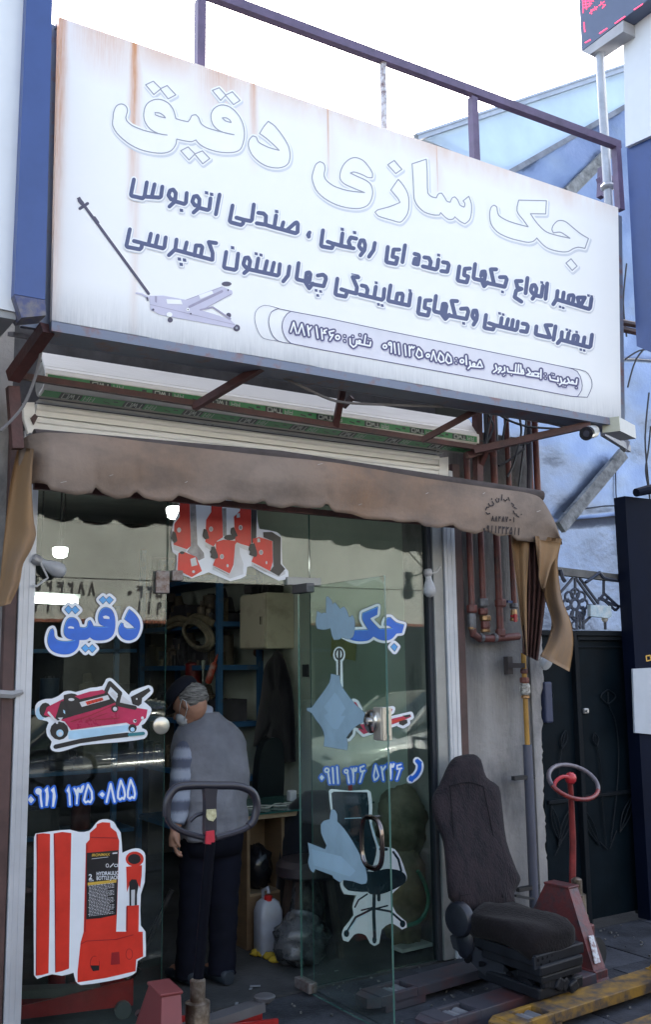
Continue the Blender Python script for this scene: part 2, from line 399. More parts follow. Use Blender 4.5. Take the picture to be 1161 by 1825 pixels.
# --- foil clad wall beyond the gate
foil = stained('foil', (.21, .265, .39), [], rough=.30, metal=.8, bump=.32, noisecol=((.14, .18, .28), .42, .66, .9))
fb = MATS['foil'].node_tree
foil_smooth = mat('painted_tin', (.50, .62, .74), rough=.45, metal=.35, var=.08, scale=2, bump=.12, bscale=3)
YF = 1.5
fw = thing('foil_wall', 'blue silver foil clad wall rising behind the gate on the right', 'wall', tuple(at(1000, 1100, YF).xy) + (0,))
def crumple(P, amp=.02):
    return Vector((P.x, P.y + amp * (math.sin(P.x * 3.3 + P.z * 4.1) * .9 + math.sin(P.x * 13.1 - P.z * 9.7 + 1) * .3 + math.sin(P.x * 3.1 + P.z * 17) * .2), P.z))
def quadgrid(tl, tr, br, bl, nu, nv, Y, f=lambda p: p):
    A = [at(*q, Y) for q in (tl, tr, br, bl)]
    def fn(u, v):
        a = A[0].lerp(A[1], u); b_ = A[3].lerp(A[2], u); return f(a.lerp(b_, v))
    return fn
m_ = MB(); m_.grid(quadgrid((745, 243), (1240, 80), (1240, 120), (905, 310), 20, 6, YF - .05), 20, 6, thick=(0, .05, 0)); m_.build('tin_sheet', foil_smooth, fw, smooth=2, label='smooth pale blue tin strip along the roof edge')
m_ = MB(); m_.grid(quadgrid((740, 330), (1240, 105), (1240, 640), (740, 640), 60, 50, YF, lambda p: crumple(p, .025)), 60, 50, thick=(0, .06, 0)); m_.build('foil_sheet', foil, fw, smooth=2)
m_ = MB(); m_.grid(quadgrid((740, 641), (1240, 641), (1240, 905), (740, 955), 60, 34, YF, lambda p: crumple(p, .022)), 60, 34, thick=(0, .06, 0)); m_.build('foil_sheet', foil, fw, smooth=2)
m_ = MB(); m_.grid(quadgrid((740, 957), (1240, 907), (1240, 1600), (740, 1800), 40, 40, YF + .01, lambda p: crumple(p, .010)), 40, 40, thick=(0, .06, 0)); m_.build('foil_sheet', foil, fw, smooth=2)
trim = mat('dull_trim', (.22, .24, .29), rough=.6, metal=.3, var=.3)
m_ = MB(); m_.bar(at(742, 245, YF - .09), at(1240, 80, YF - .09), .05, .06); m_.bar(at(742, 240, YF - .12), at(1240, 74, YF - .12), .03, .02); m_.build('roof_edge', mat('edge_tin', (.42, .47, .55), rough=.5, metal=.5), fw)
m_ = MB(); m_.bar(at(900, 313, YF - .07), at(1116, 190, YF - .07), .05, .05); m_.build('flashing', trim, fw, label='dark folded seam below the pale strip')
for a, b_ in (((1012, 345), (1096, 262)), ((1000, 940), (1112, 808))):
    m_ = MB(); m_.bar(at(*a, YF - .08), at(*b_, YF - .08), .05, .11); o = m_.build('batten', mat('weathered_batten', (.27, .28, .29), rough=.8, var=.4, scale=9, bump=.3), fw)
m_ = MB(); P = [at(x, y, YF - .03) for x, y in ((1005, 912), (1040, 907), (1075, 902), (1115, 900))]; m_.tube(P, .006, 5); P = [at(x, y, YF - .03) for x, y in ((1098, 820), (1099, 880), (1104, 930), (1110, 990))]; m_.tube(P, .006, 5)
m_.build('seam', mat('seam_dark', (.06, .07, .10), rough=.8), fw)
m_ = MB(); m_.grid(lambda u, v: at(748 + u * 46, 246 - u * 16 + v * (26 - 16 * u) + (1 if int(u * 8) % 2 else -1) * .8, YF + .6), 8, 1, thick=(0, .3, 0)); m_.build('corrugated_roof_end', mat('grey_tin', (.3, .32, .38), rough=.5, metal=.4), fw)
bl = MB(); bl.bb((5.9, YF + .08, 0), (9.5, YF + 3, 3.3)); bl.build('wall', mat('block_behind', (.3, .3, .3)), fw)

# --- opposite side of the street (seen mirrored in the panes, and lighting the shop front)
opp = thing('opposite_building', 'pale rendered building across the street mirrored in the glass', 'building', (4, -14, 0))
render_wall = mat('pale_render', (.54, .53, .48), rough=.85, var=.15, scale=.8)
x = MB(); x.bb((-16, -17.5, 2.562), (24, -13.2, 6.4)); x.build('wall', render_wall, opp)
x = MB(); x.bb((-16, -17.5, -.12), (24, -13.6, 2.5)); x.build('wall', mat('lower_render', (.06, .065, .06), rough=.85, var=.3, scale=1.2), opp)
x = MB(); x.bb((-16, -13.62, 2.502), (24, -13.1, 2.56)); x.build('canopy_edge', mat('brick_red_band', (.25, .07, .035), rough=.7), opp)
for i in range(9):
    x = MB(); X0 = -14 + i * 4.2; x.bb((X0, -13.64, 0), (X0 + 2.9, -13.60, 2.3)); 
    for j in range(8): x.bb((X0, -13.67, .05 + j * .28), (X0 + 2.9, -13.64, .29 + j * .28))
    x.build('roller_shutter', mat('grey_shutter', (.09, .10, .11) if i % 2 else (.10, .12, .12), rough=.6, var=.1) if i % 2 else mat('dark_shutter', (.03, .035, .035), rough=.6), opp)
dk = mat('faded_print', (.07, .06, .06), rough=.8)
def digit_strokes(ch):
    D = {'0': [circ(.5, .62, .16, .12, 8) + [(.66, .62)]], '1': [[(.5, 0), (.55, 1)]], '2': [[(.3, 0), (.38, 1)], [(.32, .1), (.55, .3), (.75, .05)]],
         '3': [[(.2, 0), (.34, 1)], [(.22, .1), (.38, .3), (.52, .05), (.66, .28), (.82, 0)]], '5': [[(.5, 0), (.2, .6), (.25, .95), (.5, .8), (.75, .95), (.8, .6), (.5, 0)]],
         '6': [[(.8, .1), (.4, .12), (.35, .4), (.8, .4)], [(.55, .4), (.25, 1)]], '4': [[(.2, 0), (.3, 1)], [(.22, .1), (.4, .35), (.75, .35)], [(.4, .3), (.5, .08), (.75, .05)]],
         '7': [[(.2, 0), (.5, 1), (.8, 0)]], '8': [[(.2, 1), (.5, 0), (.8, 1)]], '9': [circ(.45, .25, .2, .2, 8) + [(.65, .25)], [(.62, .3), (.7, 1)]]}
    return D.get(ch, [])
def digits(s, x0, y0, w_, h, wd, ang=0.):
    o = []; ca, sa = math.cos(ang), math.sin(ang)
    for i, c_ in enumerate(s):
        for st in digit_strokes(c_):
            pp = [((i + a * .85) * w_, b_ * h) for a, b_ in st]
            o += stroke([(x0 + a * ca - b_ * sa, y0 + a * sa + b_ * ca) for a, b_ in pp], wd)
    return o
x = MB(); pl = lambda a, b_, o: Vector((a, -13.19 + o * 4, b_))
fm = lambda s, xs, zs: [[(xs - a, zs - b_) for a, b_ in p] for p in digits(s, 0, 0, .20, .22, .035)]
art(x, pl, [(dk, fm('8824270', 6.15, 3.24) + fm('09115240', 8.3, 3.22) + fm('3319', 5.75, 2.93) + fm('0911', 7.7, 2.91))]); x.build('lettering', dk, opp)
op2 = thing('office_block', 'tall cream block further along the opposite side mirrored in the glass', 'building', (-9, -20, 0))
x = MB(); x.bb((-22, -26, 0), (-4, -18, 7.5)); x.build('wall', mat('cream_block', (.45, .42, .36), rough=.8), op2)
for i in range(8):
    for j in range(2):
        x = MB(); x.bb((-21 + i * 2.1, -18, 3.6 + j * 1.9), (-19.8 + i * 2.1, -17.96, 4.8 + j * 1.9)); x.build('window', mat('far_window', (.05, .06, .08), rough=.1), op2)

# --- a parked car across the pavement (mirrored in the lower panes)
def make_car(x0, yc, pcol, pname, label):
    car = thing('parked_car', label, 'car', (x0 + 2.2, yc, -.12), 'cars parked at the kerb')
    paint = mat(pname, pcol, rough=.2, var=.05, coat=.8); cg = mat('car_glass', (.02, .03, .03), rough=.05, spec=.8)
    x = MB(); prof = [(-.05, .35, .62, .70), (.1, .28, .76, .82), (.9, .25, .88, .86), (1.5, .25, .93, .88), (3.0, .25, .95, .88), (3.7, .26, .93, .86), (4.25, .3, .85, .8), (4.35, .38, .7, .72)]
    x.loft([((x0 + a, yc, (z0 + z1) / 2 - .12), (0, hw, 0), (0, 0, (z1 - z0) / 2)) for a, z0, z1, hw in prof], 20, None, 4); x.build('body', paint, car, smooth=True)
    x = MB(); x.loft([((x0 + a, yc, .8 - .12 + h / 2), (0, hw, 0), (0, 0, h / 2 + .05)) for a, h, hw in ((1.05, .1, .74), (1.75, .56, .64), (2.7, .60, .63), (3.3, .5, .64), (3.95, .1, .72))], 20, None, 3.5); x.build('cabin', cg, car, smooth=True)
    x = MB(); x.loft([((x0 + a, yc, 1.33 - .12), (0, hw, 0), (0, 0, h)) for a, hw, h in ((1.8, .58, .02), (2.3, .6, .05), (2.9, .6, .05), (3.25, .58, .02))], 16, None, 3); x.build('roof', paint, car, smooth=True)
    for a in (1.15, 2.35, 3.25):
        for sy in (-1, 1): x = MB(); b0 = 1.72 if a == 1.15 else a + (0.02 if a == 2.35 else -.05); x.bar((x0 + a, yc + sy * .74, .80), (x0 + b0, yc + sy * .64, 1.22), .05, .03); x.build('pillar', paint, car)
    for a in (.75, 3.55):
        for sy in (-1, 1):
            x = MB(); x.lathe((x0 + a, yc + sy * .70, .31 - .12), [(0, .30), (.02, .32), (.18, .32), (.2, .30)], (0, sy, 0), 20); wh_ = x.build('wheel', mat('tyre', (.02, .02, .02), rough=.9), car, smooth=True)
            x = MB(); x.lathe((x0 + a, yc + sy * .905, .31 - .12), [(0, .2), (.012, .19)], (0, sy, 0), 16); x.build('rim', mat('alloy', (.5, .5, .52), rough=.3, metal=.9), wh_)
    for sy in (-1, 1):
        x = MB(); x.box((x0 + 1.55, yc + sy * .95, .83), (.12, .18, .13), bev=.03); x.build('mirror', paint, car)
        x = MB(); x.sphere((x0 + .08, yc + sy * .6, .52), (.08, .16, .07)); x.build('headlight', mat('lamp_lens', (.5, .5, .5), rough=.1), car, smooth=True)
        x = MB(); x.box((x0 + 2.05, yc + sy * .885, .72), (.16, .02, .03), bev=.005); x.build('door_handle', mat('alloy', (.5, .5, .52), rough=.3, metal=.9), car)
make_car(1.6, -6.3, (.02, .025, .04), 'dark_car_paint', 'dark saloon car parked at the kerb, mirrored in the left pane')
make_car(6.6, -6.5, (.55, .56, .55), 'white_car_paint', 'white saloon car parked behind the dark one, mirrored in the right pane')
for i, px_ in enumerate((-3.5, 11.5)):
    tr_ = thing('street_tree', ('bare street tree near the dark car, mirrored faintly', 'bare street tree beyond the white car, mirrored faintly')[i], 'tree', (px_, -8.6, -.12)); random.seed(40 + i)
    x = MB(); x.tube([(px_, -8.6, -.12), (px_ + .05, -8.6, 1.2), (px_, -8.55, 2.6)], [.13, .10, .08], 8); x.build('trunk', mat('bark', (.09, .07, .05), rough=.95), tr_)
    x = MB()
    for k_ in range(26):
        a = random.uniform(0, 6.28); r_ = random.uniform(.6, 1.6); x.tube([(px_, -8.55, 2.2 + random.random() * .5), (px_ + r_ * .5 * math.cos(a), -8.55 + r_ * .5 * math.sin(a), 3.1), (px_ + r_ * math.cos(a), -8.55 + r_ * math.sin(a), 3.6 + random.random())], [.035, .02, .006], 5)
    x.build('crown', mat('bark', (.09, .07, .05)), tr_)

# ================================================================ NEIGHBOURS
bluep = mat('blue_post_paint', (.035, .075, .24), rough=.35, var=.12, scale=3); whitep = mat('white_fascia', (.72, .75, .78), rough=.5, var=.05, scale=2)
nl = thing('neighbour_fascia', 'white fascia panel with blue edge column left of the sign', 'sign', tuple(at(20, 300, -.9).xy) + (3.1,), 'fascia boxes of the neighbouring shops')
x = MB(); x.prism([at(u, v, -.88) for u, v in ((-160, -200), (47, -200), (28, 556), (-160, 515))], (0, .5, 0)); x.build('panel', whitep, nl)
x = MB(); x.prism([at(u, v, -.93) for u, v in ((55, -200), (98, -200), (80, 534), (25, 524))], (0, .12, 0)); x.build('edge_column', bluep, nl)
x = MB(); x.prism([at(u, v, -.93) for u, v in ((25, 525), (80, 535), (82, 562), (38, 566))], (0, .11, 0)); x.build('column_foot', mat('rusty_blue_foot', (.05, .06, .14), rough=.6, col2=(.16, .15, .16), var=.4, scale=20), nl)
x = MB(); a = at(28, 557, -.87); x.bb((-1.5, -.87, a.z - .03), (a.x, -.02, a.z - .001)); x.build('soffit', mat('grey_soffit', (.34, .35, .36), rough=.7), nl)
nr = thing('neighbour_fascia', 'white fascia box above a blue frame at the right edge', 'sign', tuple(at(1140, 200, -.95).xy) + (3.2,), 'fascia boxes of the neighbouring shops')
XR = at(1114, 100, -.6).x
x = MB(); pr = [onX(u, v, XR) for u, v in ((1108, -120), (1330, -120), (1330, 165), (1116, 262))]; x.prism([Vector((XR, p.y, p.z)) for p in pr], (.25, 0, 0)); x.build('panel', whitep, nr)
x = MB(); pr = [onX(u, v, XR + .03) for u, v in ((1118, 264), (1330, 170), (1330, 700), (1136, 617))]; x.prism(pr, (.25, 0, 0)); x.build('frame', bluep, nr)
# dark cladding column right of the gate
dkc = mat('dark_cladding', (.004, .007, .020), rough=.6, var=.2, scale=2, spec=.07)
dc = thing('dark_column', 'tall dark clad column at the right edge beside the gate', 'column', tuple(at(1150, 1500, -.1).xy) + (0,))
PL = at(1115, 884, -.12)
x = MB(); x.bb((PL.x, -.12, 0), (PL.x + 1.6, -.02, PL.z)); x.build('cladding', dkc, dc)
x = MB(); x.tube([at(1135, 878, -.2), at(1160, 872, -.2), at(1185, 868, -.2)], [.03, .035, .03], 10); x.build('lamp_arm', dkc, dc)
gold = mat('gold_print', (.55, .33, .06), rough=.4, metal=.3)
x = MB(); GP = lambda u, v, o: at(u, v, -.121 - o)
art(x, GP, [(gold, stroke([(1154, 1178), (1153, 1169), (1160, 1168), (1162, 1176), (1155, 1178)], 2.2) + stroke([(1166, 1164), (1167, 1180)], 2.2))]); x.build('lettering', gold, dc)
nb = MB(); nb.prism([at(u, v, -.135) for u, v in ((1129, 1192), (1240, 1186), (1240, 1316), (1133, 1306))], (0, .013, 0)); tag(recentre(nb.build('notice_board', mat('grey_notice', (.42, .46, .52), rough=.5, var=.04)), at(1150, 1250, -.13)), 'blank pale grey notice board on the dark column', 'notice')
# pipes + cables running on the foil wall at the far right
cb = MB()
for q in (((1161, 760), (1157, 800), (1152, 840), (1160, 880)), ((1158, 700), (1151, 780), (1156, 850), (1161, 905)), ((1120, 690), (1135, 640), (1161, 610)), ((1116, 640), (1140, 625), (1165, 622)), ((1118, 470), (1112, 540), (1118, 600))):
    cb.tube([at(u, v, .9) for u, v in smooth([p for p in q], False, 4)], .008, 5)
tag(recentre(cb.build('hanging_cables', mat('black_cable', (.02, .02, .025), rough=.6)), at(1140, 700, .9)), 'loose black cables hanging down the foil wall at far right', 'cable')
rp = MB(); rp.tube([at(1108, 574, -.3), at(1200, 592, -.3)], .022, 8); rp.tube([at(1108, 586, -.3), at(1200, 606, -.3)], .022, 8)
maroon = mat('maroon_steel', (.085, .030, .028), rough=.55, var=.35, scale=7, bump=.15, bscale=50)
tag(recentre(rp.build('maroon_pipes', maroon), at(1140, 590, -.3)), 'pair of maroon pipes running right from the sign edge', 'pipe')

# ================================================================ SIGN
YS = -.75
SP = lambda u, v, o=0: at(u, v, YS - o)
sign = thing('shop_sign', 'big white shop sign with outlined Persian lettering above the entrance', 'sign', tuple(SP(600, 700).xy) + (3.1,))
wx = lambda u, v: at(u, v, YS).x
ZT, ZB = 4.51, 3.11
face = stained('sign_face', (.86, .86, .85), [(wx(238, 200), .022, 1.3, 4.52, 1.0), (wx(243, 300), .02, .5, 4.52, 2.2), (wx(452, 200), .024, .9, 4.52, .5), (wx(395, 150), .14, .75, 4.52, .30), (wx(586, 300), .007, 1.0, 4.52, .5),
               (wx(590, 300), .05, .25, 4.52, .5), (wx(780, 300), .006, 1.0, 4.52, .42), (wx(784, 350), .04, .3, 4.52, .5), (wx(104, 200), .03, 1.1, 4.55, 2.0), (wx(190, 100), .16, .7, 4.52, .28), (wx(690, 250), .05, .2, 4.5, .2)],
               rough=.38, rustcol=(.58, .25, .09), grime=(3.11, .22, (.30, .31, .33), .85), topband=4.515)
fx = MB(); cs = [(105, 30), (1103, 370), (1108, 748), (92, 572)]
fx.prism([SP(u, v, 0) for u, v in cs], (0, .03, 0)); fx.build('face_panel', face, sign)
steel = mat('frame_steel', (.13, .15, .20), rough=.45, metal=.3, var=.4, scale=10, col2=(.22, .08, .05), mix=.36)
P0, P1, P2, P3 = [SP(u, v, 0) for u, v in cs]
for nm, a, b_, w_, h_ in (('top_rail', P0, P1, .18, .018), ('bottom_rail', P3, P2, .17, .045)):
    q = MB(); d = Vector((0, .125 if nm == 'top_rail' else .085, -.02 if nm == 'bottom_rail' else -.012)); q.bar(a + d, b_ + d, w_, h_); q.build(nm, steel, sign)
q = MB(); q.bar(P0 + Vector((-.018, .08, 0)), P3 + Vector((-.018, .08, -.02)), .18, .03); q.build('side_rail', steel, sign)
q = MB(); q.bar(P1 + Vector((.018, .08, 0)), P2 + Vector((.018, .08, -.02)), .18, .03); q.build('side_rail', steel, sign)
q = MB(); q.prism([p + Vector((0, .12, 0)) for p in (P0, P1, P2, P3)], (0, .01, 0)); q.build('back_sheet', mat('back_sheet', (.12, .12, .13), rough=.7), sign)
gl = mat('print_grey_line', (.30, .31, .36), rough=.4, var=.05); wh = mat('print_white', (.88, .88, .88), rough=.38, var=.02); sh = mat('print_shadow', (.64, .66, .70), rough=.4, var=.05)
navy = mat('print_navy', (.075, .09, .19), rough=.4, var=.06); navy2 = mat('print_purple_navy', (.075, .07, .17), rough=.4, var=.05); lav = mat('print_lavender', (.56, .54, .66), rough=.4, var=.05); pill = mat('print_pill', (.72, .71, .77), rough=.4, var=.05)
A_ = (180, 130, .31008); B_ = (540, 250, .27562); C_ = (860, 340, .18088)
big = [
 (A_, [(68,260),(72,225),(88,190),(115,178),(142,190),(152,215),(142,255),(148,275),(175,300),(240,328),(310,345),(380,357),(330,348),(280,320),(250,275),(246,225),(262,180),(300,155),(340,152),(385,172),(415,210),(430,262),(460,272),(500,280),(512,265),(522,245),(545,240),(562,258),(575,290),(610,315),(690,338),(765,355),(715,345),(670,325),(640,290),(632,240),(650,205),(690,184),(740,195),(785,235),(815,290),(825,350),(818,400),(800,440),(765,456),(700,457),(640,445),(590,425),(562,405),(545,385),(520,395),(480,390),(435,380),(430,410),(405,445),(365,460),(300,458),(220,438),(150,400),(90,345),(66,300)]),
 (A_, [(962,278),(1000,305),(1050,370),(1080,425),(1088,475),(1080,515),(1060,535),(1020,546),(960,538),(905,508),(865,465),(848,420),(852,385),(872,362),(892,368),(905,395),(930,412),(970,430),(1025,445),(990,410),(950,375),(912,348),(935,310)]),
 (A_, [(256,68),(300,47),(343,90),(380,72),(430,126),(386,149),(341,93),(303,124)]), (A_, [(640,100),(680,85),(717,127),(755,108),(800,158),(762,182),(716,129),(688,158)]), (A_, [(458,447),(500,425),(540,465),(583,448),(625,492),(585,522),(539,467),(506,500)]),
 (B_, [(60,245),(68,200),(85,155),(110,138),(135,150),(145,180),(138,225),(152,258),(200,295),(290,325),(400,338),(330,310),(270,282),(242,250),(245,200),(270,150),(310,118),(345,112),(390,130),(430,175),(452,215),(450,242),(420,240),(380,220),(330,205),(308,212),(350,232),(410,260),(440,285),(453,330),(445,380),(420,420),(370,440),(300,438),(220,418),(140,375),(85,320)]),
 (B_, [(550,158),(592,130),(642,188),(602,215)]), (B_, [(618,252),(650,290),(680,345),(688,410),(680,470),(655,510),(630,530),(570,515),(490,490),(468,465),(485,450),(560,430),(630,402),(615,375),(570,322),(595,285)]),
 (B_, [(708,152),(800,122),(806,200),(810,340),(835,365),(865,372),(880,345),(900,342),(918,368),(935,395),(955,400),(968,372),(985,366),(1003,385),(1020,420),(1045,432),(1050,410),(1038,392),(1075,362),(1092,410),(1092,470),(1080,515),(1050,540),(1020,525),(985,495),(975,508),(945,512),(915,490),(893,468),(885,483),(850,483),(790,465),(745,425),(722,380),(715,260)]),
 (C_, [(75,240),(80,190),(95,155),(120,142),(145,160),(152,205),(168,245),(240,290),(340,325),(455,355),(405,285),(345,200),(362,92),(635,98),(628,228),(478,226),(520,290),(580,360),(640,408),(740,440),(868,468),(820,435),(770,408),(705,415),(690,385),(700,345),(740,300),(785,292),(830,308),(900,365),(975,425),(1050,470),(1015,568),(950,556),(900,570),(850,598),(790,602),(700,585),(630,555),(575,505),(540,465),(510,495),(460,508),(370,492),(250,458),(150,405),(90,330)]),
 (C_, [(828,712),(878,670),(938,742),(890,785)])]
lines = []; halo = []; shad = []
for tr, pts in big:
    p = smooth(T(*tr, pts), True, 3); lines += stroke(p, 1.9, True, True, 6); halo += grow(p, 3.6)
    p2 = [(a + 1.6, b_ + 3.4) for a, b_ in p]; shad += grow(p2, 4.2)
for tr, pts in ((A_, [(310,228),(335,230),(360,245),(370,258),(335,250),(312,240)]), (A_, [(698,258),(720,258),(742,272),(748,285),(715,275)])): lines += stroke(smooth(T(*tr, pts)), 1.9, True, True, 6)
q = MB(); art(q, SP, [(sh, shad), (wh, halo), (gl, lines)]); q.build('lettering', wh, sign, label='large outlined white lettering of the top line')
D_ = (210, 290, .18949); E_ = (390, 330, .18949); F_ = (550, 390, .23256); G_ = (800, 440, .23256); H_ = (210, 390, .18949); I_ = (380, 420, .18949); J_ = (580, 460, .24118); K_ = (830, 530, .20672)
def sq(x_, y_, r=18): return ('sq', x_, y_, r)
line1 = [
 (D_, [[(150,158),(122,300),(130,312),(232,335),(250,315),(272,185)], [(245,318),(390,328),(405,318),(418,225)], [(320,312),(345,203)], [(475,305),(490,262),(520,252),(545,285),(540,340),(530,370),(485,412)], [(478,310),(500,345),(540,345)], [(545,365),(625,388),(640,375),(648,285)], sq(598,448), [(700,365),(715,318),(745,312),(768,345),(765,400),(755,430),(712,468)], [(703,370),(725,402),(765,402)], [(768,425),(845,445),(860,435),(872,335)], sq(835,283), sq(882,297), [(957,300),(922,485)]]),
 (E_, [[(130,192),(103,335),(115,350),(210,375),(228,360),(235,325),(165,305)], [(235,325),(300,338),(312,325),(330,182)], [(372,260),(420,266),(445,290),(440,365)], [(357,358),(440,372),(522,398),(540,285)], sq(545,248), [(522,398),(590,415),(608,350)], [(590,415),(722,452),(742,440),(745,365),(735,350),(720,355),(640,425)], [(848,455),(848,485)], [(855,445),(840,470)]]),
 (F_, [[(112,88),(97,200),(105,212),(180,225),(195,192),(148,175)], [(195,190),(250,207),(262,112)], sq(260,80,14), [(250,207),(348,226)], [(368,152),(325,142),(308,175),(322,215)], sq(355,105,14), [(388,205),(402,165),(425,165),(436,200),(430,240),(400,280)], [(390,212),(410,238),(430,232)], [(510,185),(500,240),(465,290)], [(610,215),(597,322),(605,333),(672,346),(684,300),(645,290),(655,235),(698,236)], [(742,203),(722,332)], [(815,268),(845,276),(850,290),(840,350),(808,342),(818,305),(845,310)], [(890,295),(925,300),(940,330),(930,372)], [(878,364),(978,388),(990,375),(998,312)], sq(1000,278,13), [(1032,332),(1068,338),(1078,355),(1066,406),(1020,400)]]),
 (G_, [[(84,150),(70,248),(78,260),(140,272),(153,228),(120,216),(126,168),(166,165)], [(205,132),(192,235),(200,245),(272,262)], [(250,222),(258,190),(278,188),(283,215),(274,260),(248,250)], [(258,262),(274,302),(300,272)], [(290,275),(432,306),(448,250),(438,232),(395,232)], [(367,172),(325,172),(350,285)], sq(415,345,12), [(562,262),(518,262),(530,312),(562,322),(520,335),(508,385),(560,420)], [(607,238),(592,355)], [(632,330),(642,295),(662,292),(676,320),(668,365),(645,398)], [(634,338),(648,358),(670,352)], [(670,372),(712,382),(725,298)], sq(717,273,12), [(758,280),(745,398)], [(838,338),(830,400),(805,440)], [(828,402),(1078,476),(1088,465),(1098,395)], [(885,350),(875,418)], [(918,425),(925,372),(955,370),(962,385),(952,435)], [(1005,450),(992,388),(1048,388),(1020,440)], sq(1075,373,11), sq(1100,380,11), sq(857,459,11), sq(881,467,11)])]
line2 = [
 (H_, [[(112,98),(80,250),(90,265),(205,287),(222,270),(228,228),(150,208)], [(225,228),(425,278),(438,265),(450,175)], [(288,240),(310,140)], [(352,258),(375,158)], [(552,195),(540,285),(480,342)], [(540,292),(885,385)], [(625,315),(648,222)], sq(578,378), sq(627,388), sq(595,428), [(720,345),(735,250),(780,252),(795,268),(778,355)], [(925,228),(855,218),(892,320),(890,385)], [(1020,312),(998,450),(1008,462),(1100,480),(1115,468),(1132,328)], sq(1080,272)]),
 (I_, [[(285,265),(300,210),(330,205),(348,240),(335,315),(292,352)], [(288,275),(310,300),(338,298)], [(345,318),(605,375),(618,362),(628,268)], [(405,325),(425,215)], sq(405,170,16), sq(450,182,16), [(483,340),(507,240)], [(548,355),(572,255)], [(718,290),(705,375),(660,430)], [(805,258),(785,400),(795,412),(905,438)], [(870,425),(880,350),(905,345),(918,365),(905,435)], [(870,440),(905,495),(938,450)], [(930,455),(1040,476),(1062,410),(1058,385),(1035,367),(985,375)], sq(970,515,15), sq(1012,525,15), sq(985,562,15)]),
 (J_, [[(90,152),(75,262),(85,272),(150,285),(165,245),(118,230)], [(165,245),(228,262)], [(246,142),(203,140),(235,215),(230,262)], ('thin', [(195,116),(248,126)]), [(270,202),(302,210),(314,235),(305,280)], [(255,268),(420,308),(432,295),(438,228)], [(362,292),(375,212)], sq(378,182,12), sq(395,342,12), sq(422,350,12), [(484,202),(466,310),(475,318),(620,350),(632,262)], [(522,325),(535,262),(568,262),(575,275),(566,335)], sq(628,240,12), [(701,295),(687,400),(695,412),(760,425),(772,378),(735,367),(742,312),(782,312)], [(820,280),(805,385),(812,395),(885,412)], [(862,395),(872,338),(892,338),(898,355),(888,410)], [(862,412),(890,450),(918,418)], [(905,422),(1045,450),(1060,395),(1050,372),(1005,375)], [(977,318),(935,316),(962,425)], sq(1025,482,12), [(1088,425),(1098,388),(1118,388),(1125,420),(1120,455),(1098,492)], [(1090,432),(1102,450),(1122,446)]]),
 (K_, [[(180,152),(165,258),(175,265),(240,277),(256,240),(205,222)], [(255,240),(435,282),(446,272),(455,208)], [(305,245),(315,178)], sq(297,138,13), sq(328,148,13), [(352,258),(370,188)], [(400,268),(412,195)], [(495,226),(530,232),(542,250),(530,298),(480,290)], [(615,250),(608,312),(618,322),(722,346)], [(745,240),(693,240),(732,346)], [(780,250),(762,365)], [(835,300),(830,358),(798,395)], [(828,366),(1070,430),(1082,420),(1095,322)], [(878,378),(893,308)], sq(878,278,12), sq(905,287,12), [(928,395),(938,330),(965,328),(975,342),(962,400)], sq(962,298,12), [(1018,412),(1030,345)], sq(998,450,12), sq(1027,458,12)])]
def lettered(lines_, width, hw, shade=(1.2, 2.2)):
    core = []; hl = []; sd_ = []
    for tr, sts in lines_:
        s = tr[2]
        for st in sts:
            if st[0] == 'sq':
                _, a, b_, r = st; p = T(*tr, [(a - r, b_ - r), (a + r * .85, b_ - r * .7), (a + r, b_ + r), (a - r * .85, b_ + r * .7)]); core.append(p); hl += grow(p, hw * .8)
                sd_ += grow([(x_ + shade[0], y_ + shade[1]) for x_, y_ in p], hw * .8)
                continue
            wd = width
            if st[0] == 'thin': st = st[1]; wd = width * .25
            p = T(*tr, st); core += stroke(p, wd, True, False, 4 if False else 8); hl += stroke(p, wd + 2 * hw, True)
            sd_ += stroke([(x_ + shade[0], y_ + shade[1]) for x_, y_ in p], wd + 2 * hw, True)
    return core, hl, sd_
for nm, ln, wd in (('second', line1, 7.2), ('third', line2, 7.2)):
    c_, h_, s_ = lettered(ln, wd, 2.4); q = MB(); art(q, SP, [(sh, s_), (wh, h_), (navy, c_)], start=.002); q.build('lettering', navy, sign, label='navy Persian lettering of the %s line' % nm)
# pill shaped box with the phone numbers
def arc_l(x1, y1, x2, y2, bulge, n=10):
    o = []; dx, dy = x2 - x1, y2 - y1
    for i in range(n + 1): t = i / n; o.append((x1 + dx * t - bulge * math.sin(math.pi * t) ** .7 * 1, y1 + dy * t))
    return o
pillp = [(519, 554.8), (680, 587.5), (860, 624), (1012, 655)] + [(1030, 662), (1038, 680), (1038, 695), (1030, 707), (1018, 706)] + [(860, 676), (660, 639), (519, 612)] + [(508, 600), (503, 583), (507, 566)]
pl_l = stroke(smooth(pillp, True, 2), 1.3, True, True, 6) + stroke([(497, 550), (519, 554.8)], 1.2) + stroke(smooth([(497, 550), (484, 556), (479, 574), (485, 596), (497, 608), (519, 612)], False), 1.2) + stroke(smooth([(497, 549.5), (472, 544), (458, 552), (454, 568), (460, 590), (470, 603), (497, 608)], False), .8) \
     + stroke(smooth([(1012, 655), (1045, 662), (1055, 676), (1056, 690), (1048, 708), (1030, 707)], False), 1.0)
L_ = (450, 530, .19811); M_ = (660, 580, .18088); N_ = (860, 620, .18088)
def o_(x_, y_, r): return [(x_ + r * math.cos(i * math.pi / 4), y_ + r * math.sin(i * math.pi / 4)) for i in range(9)]
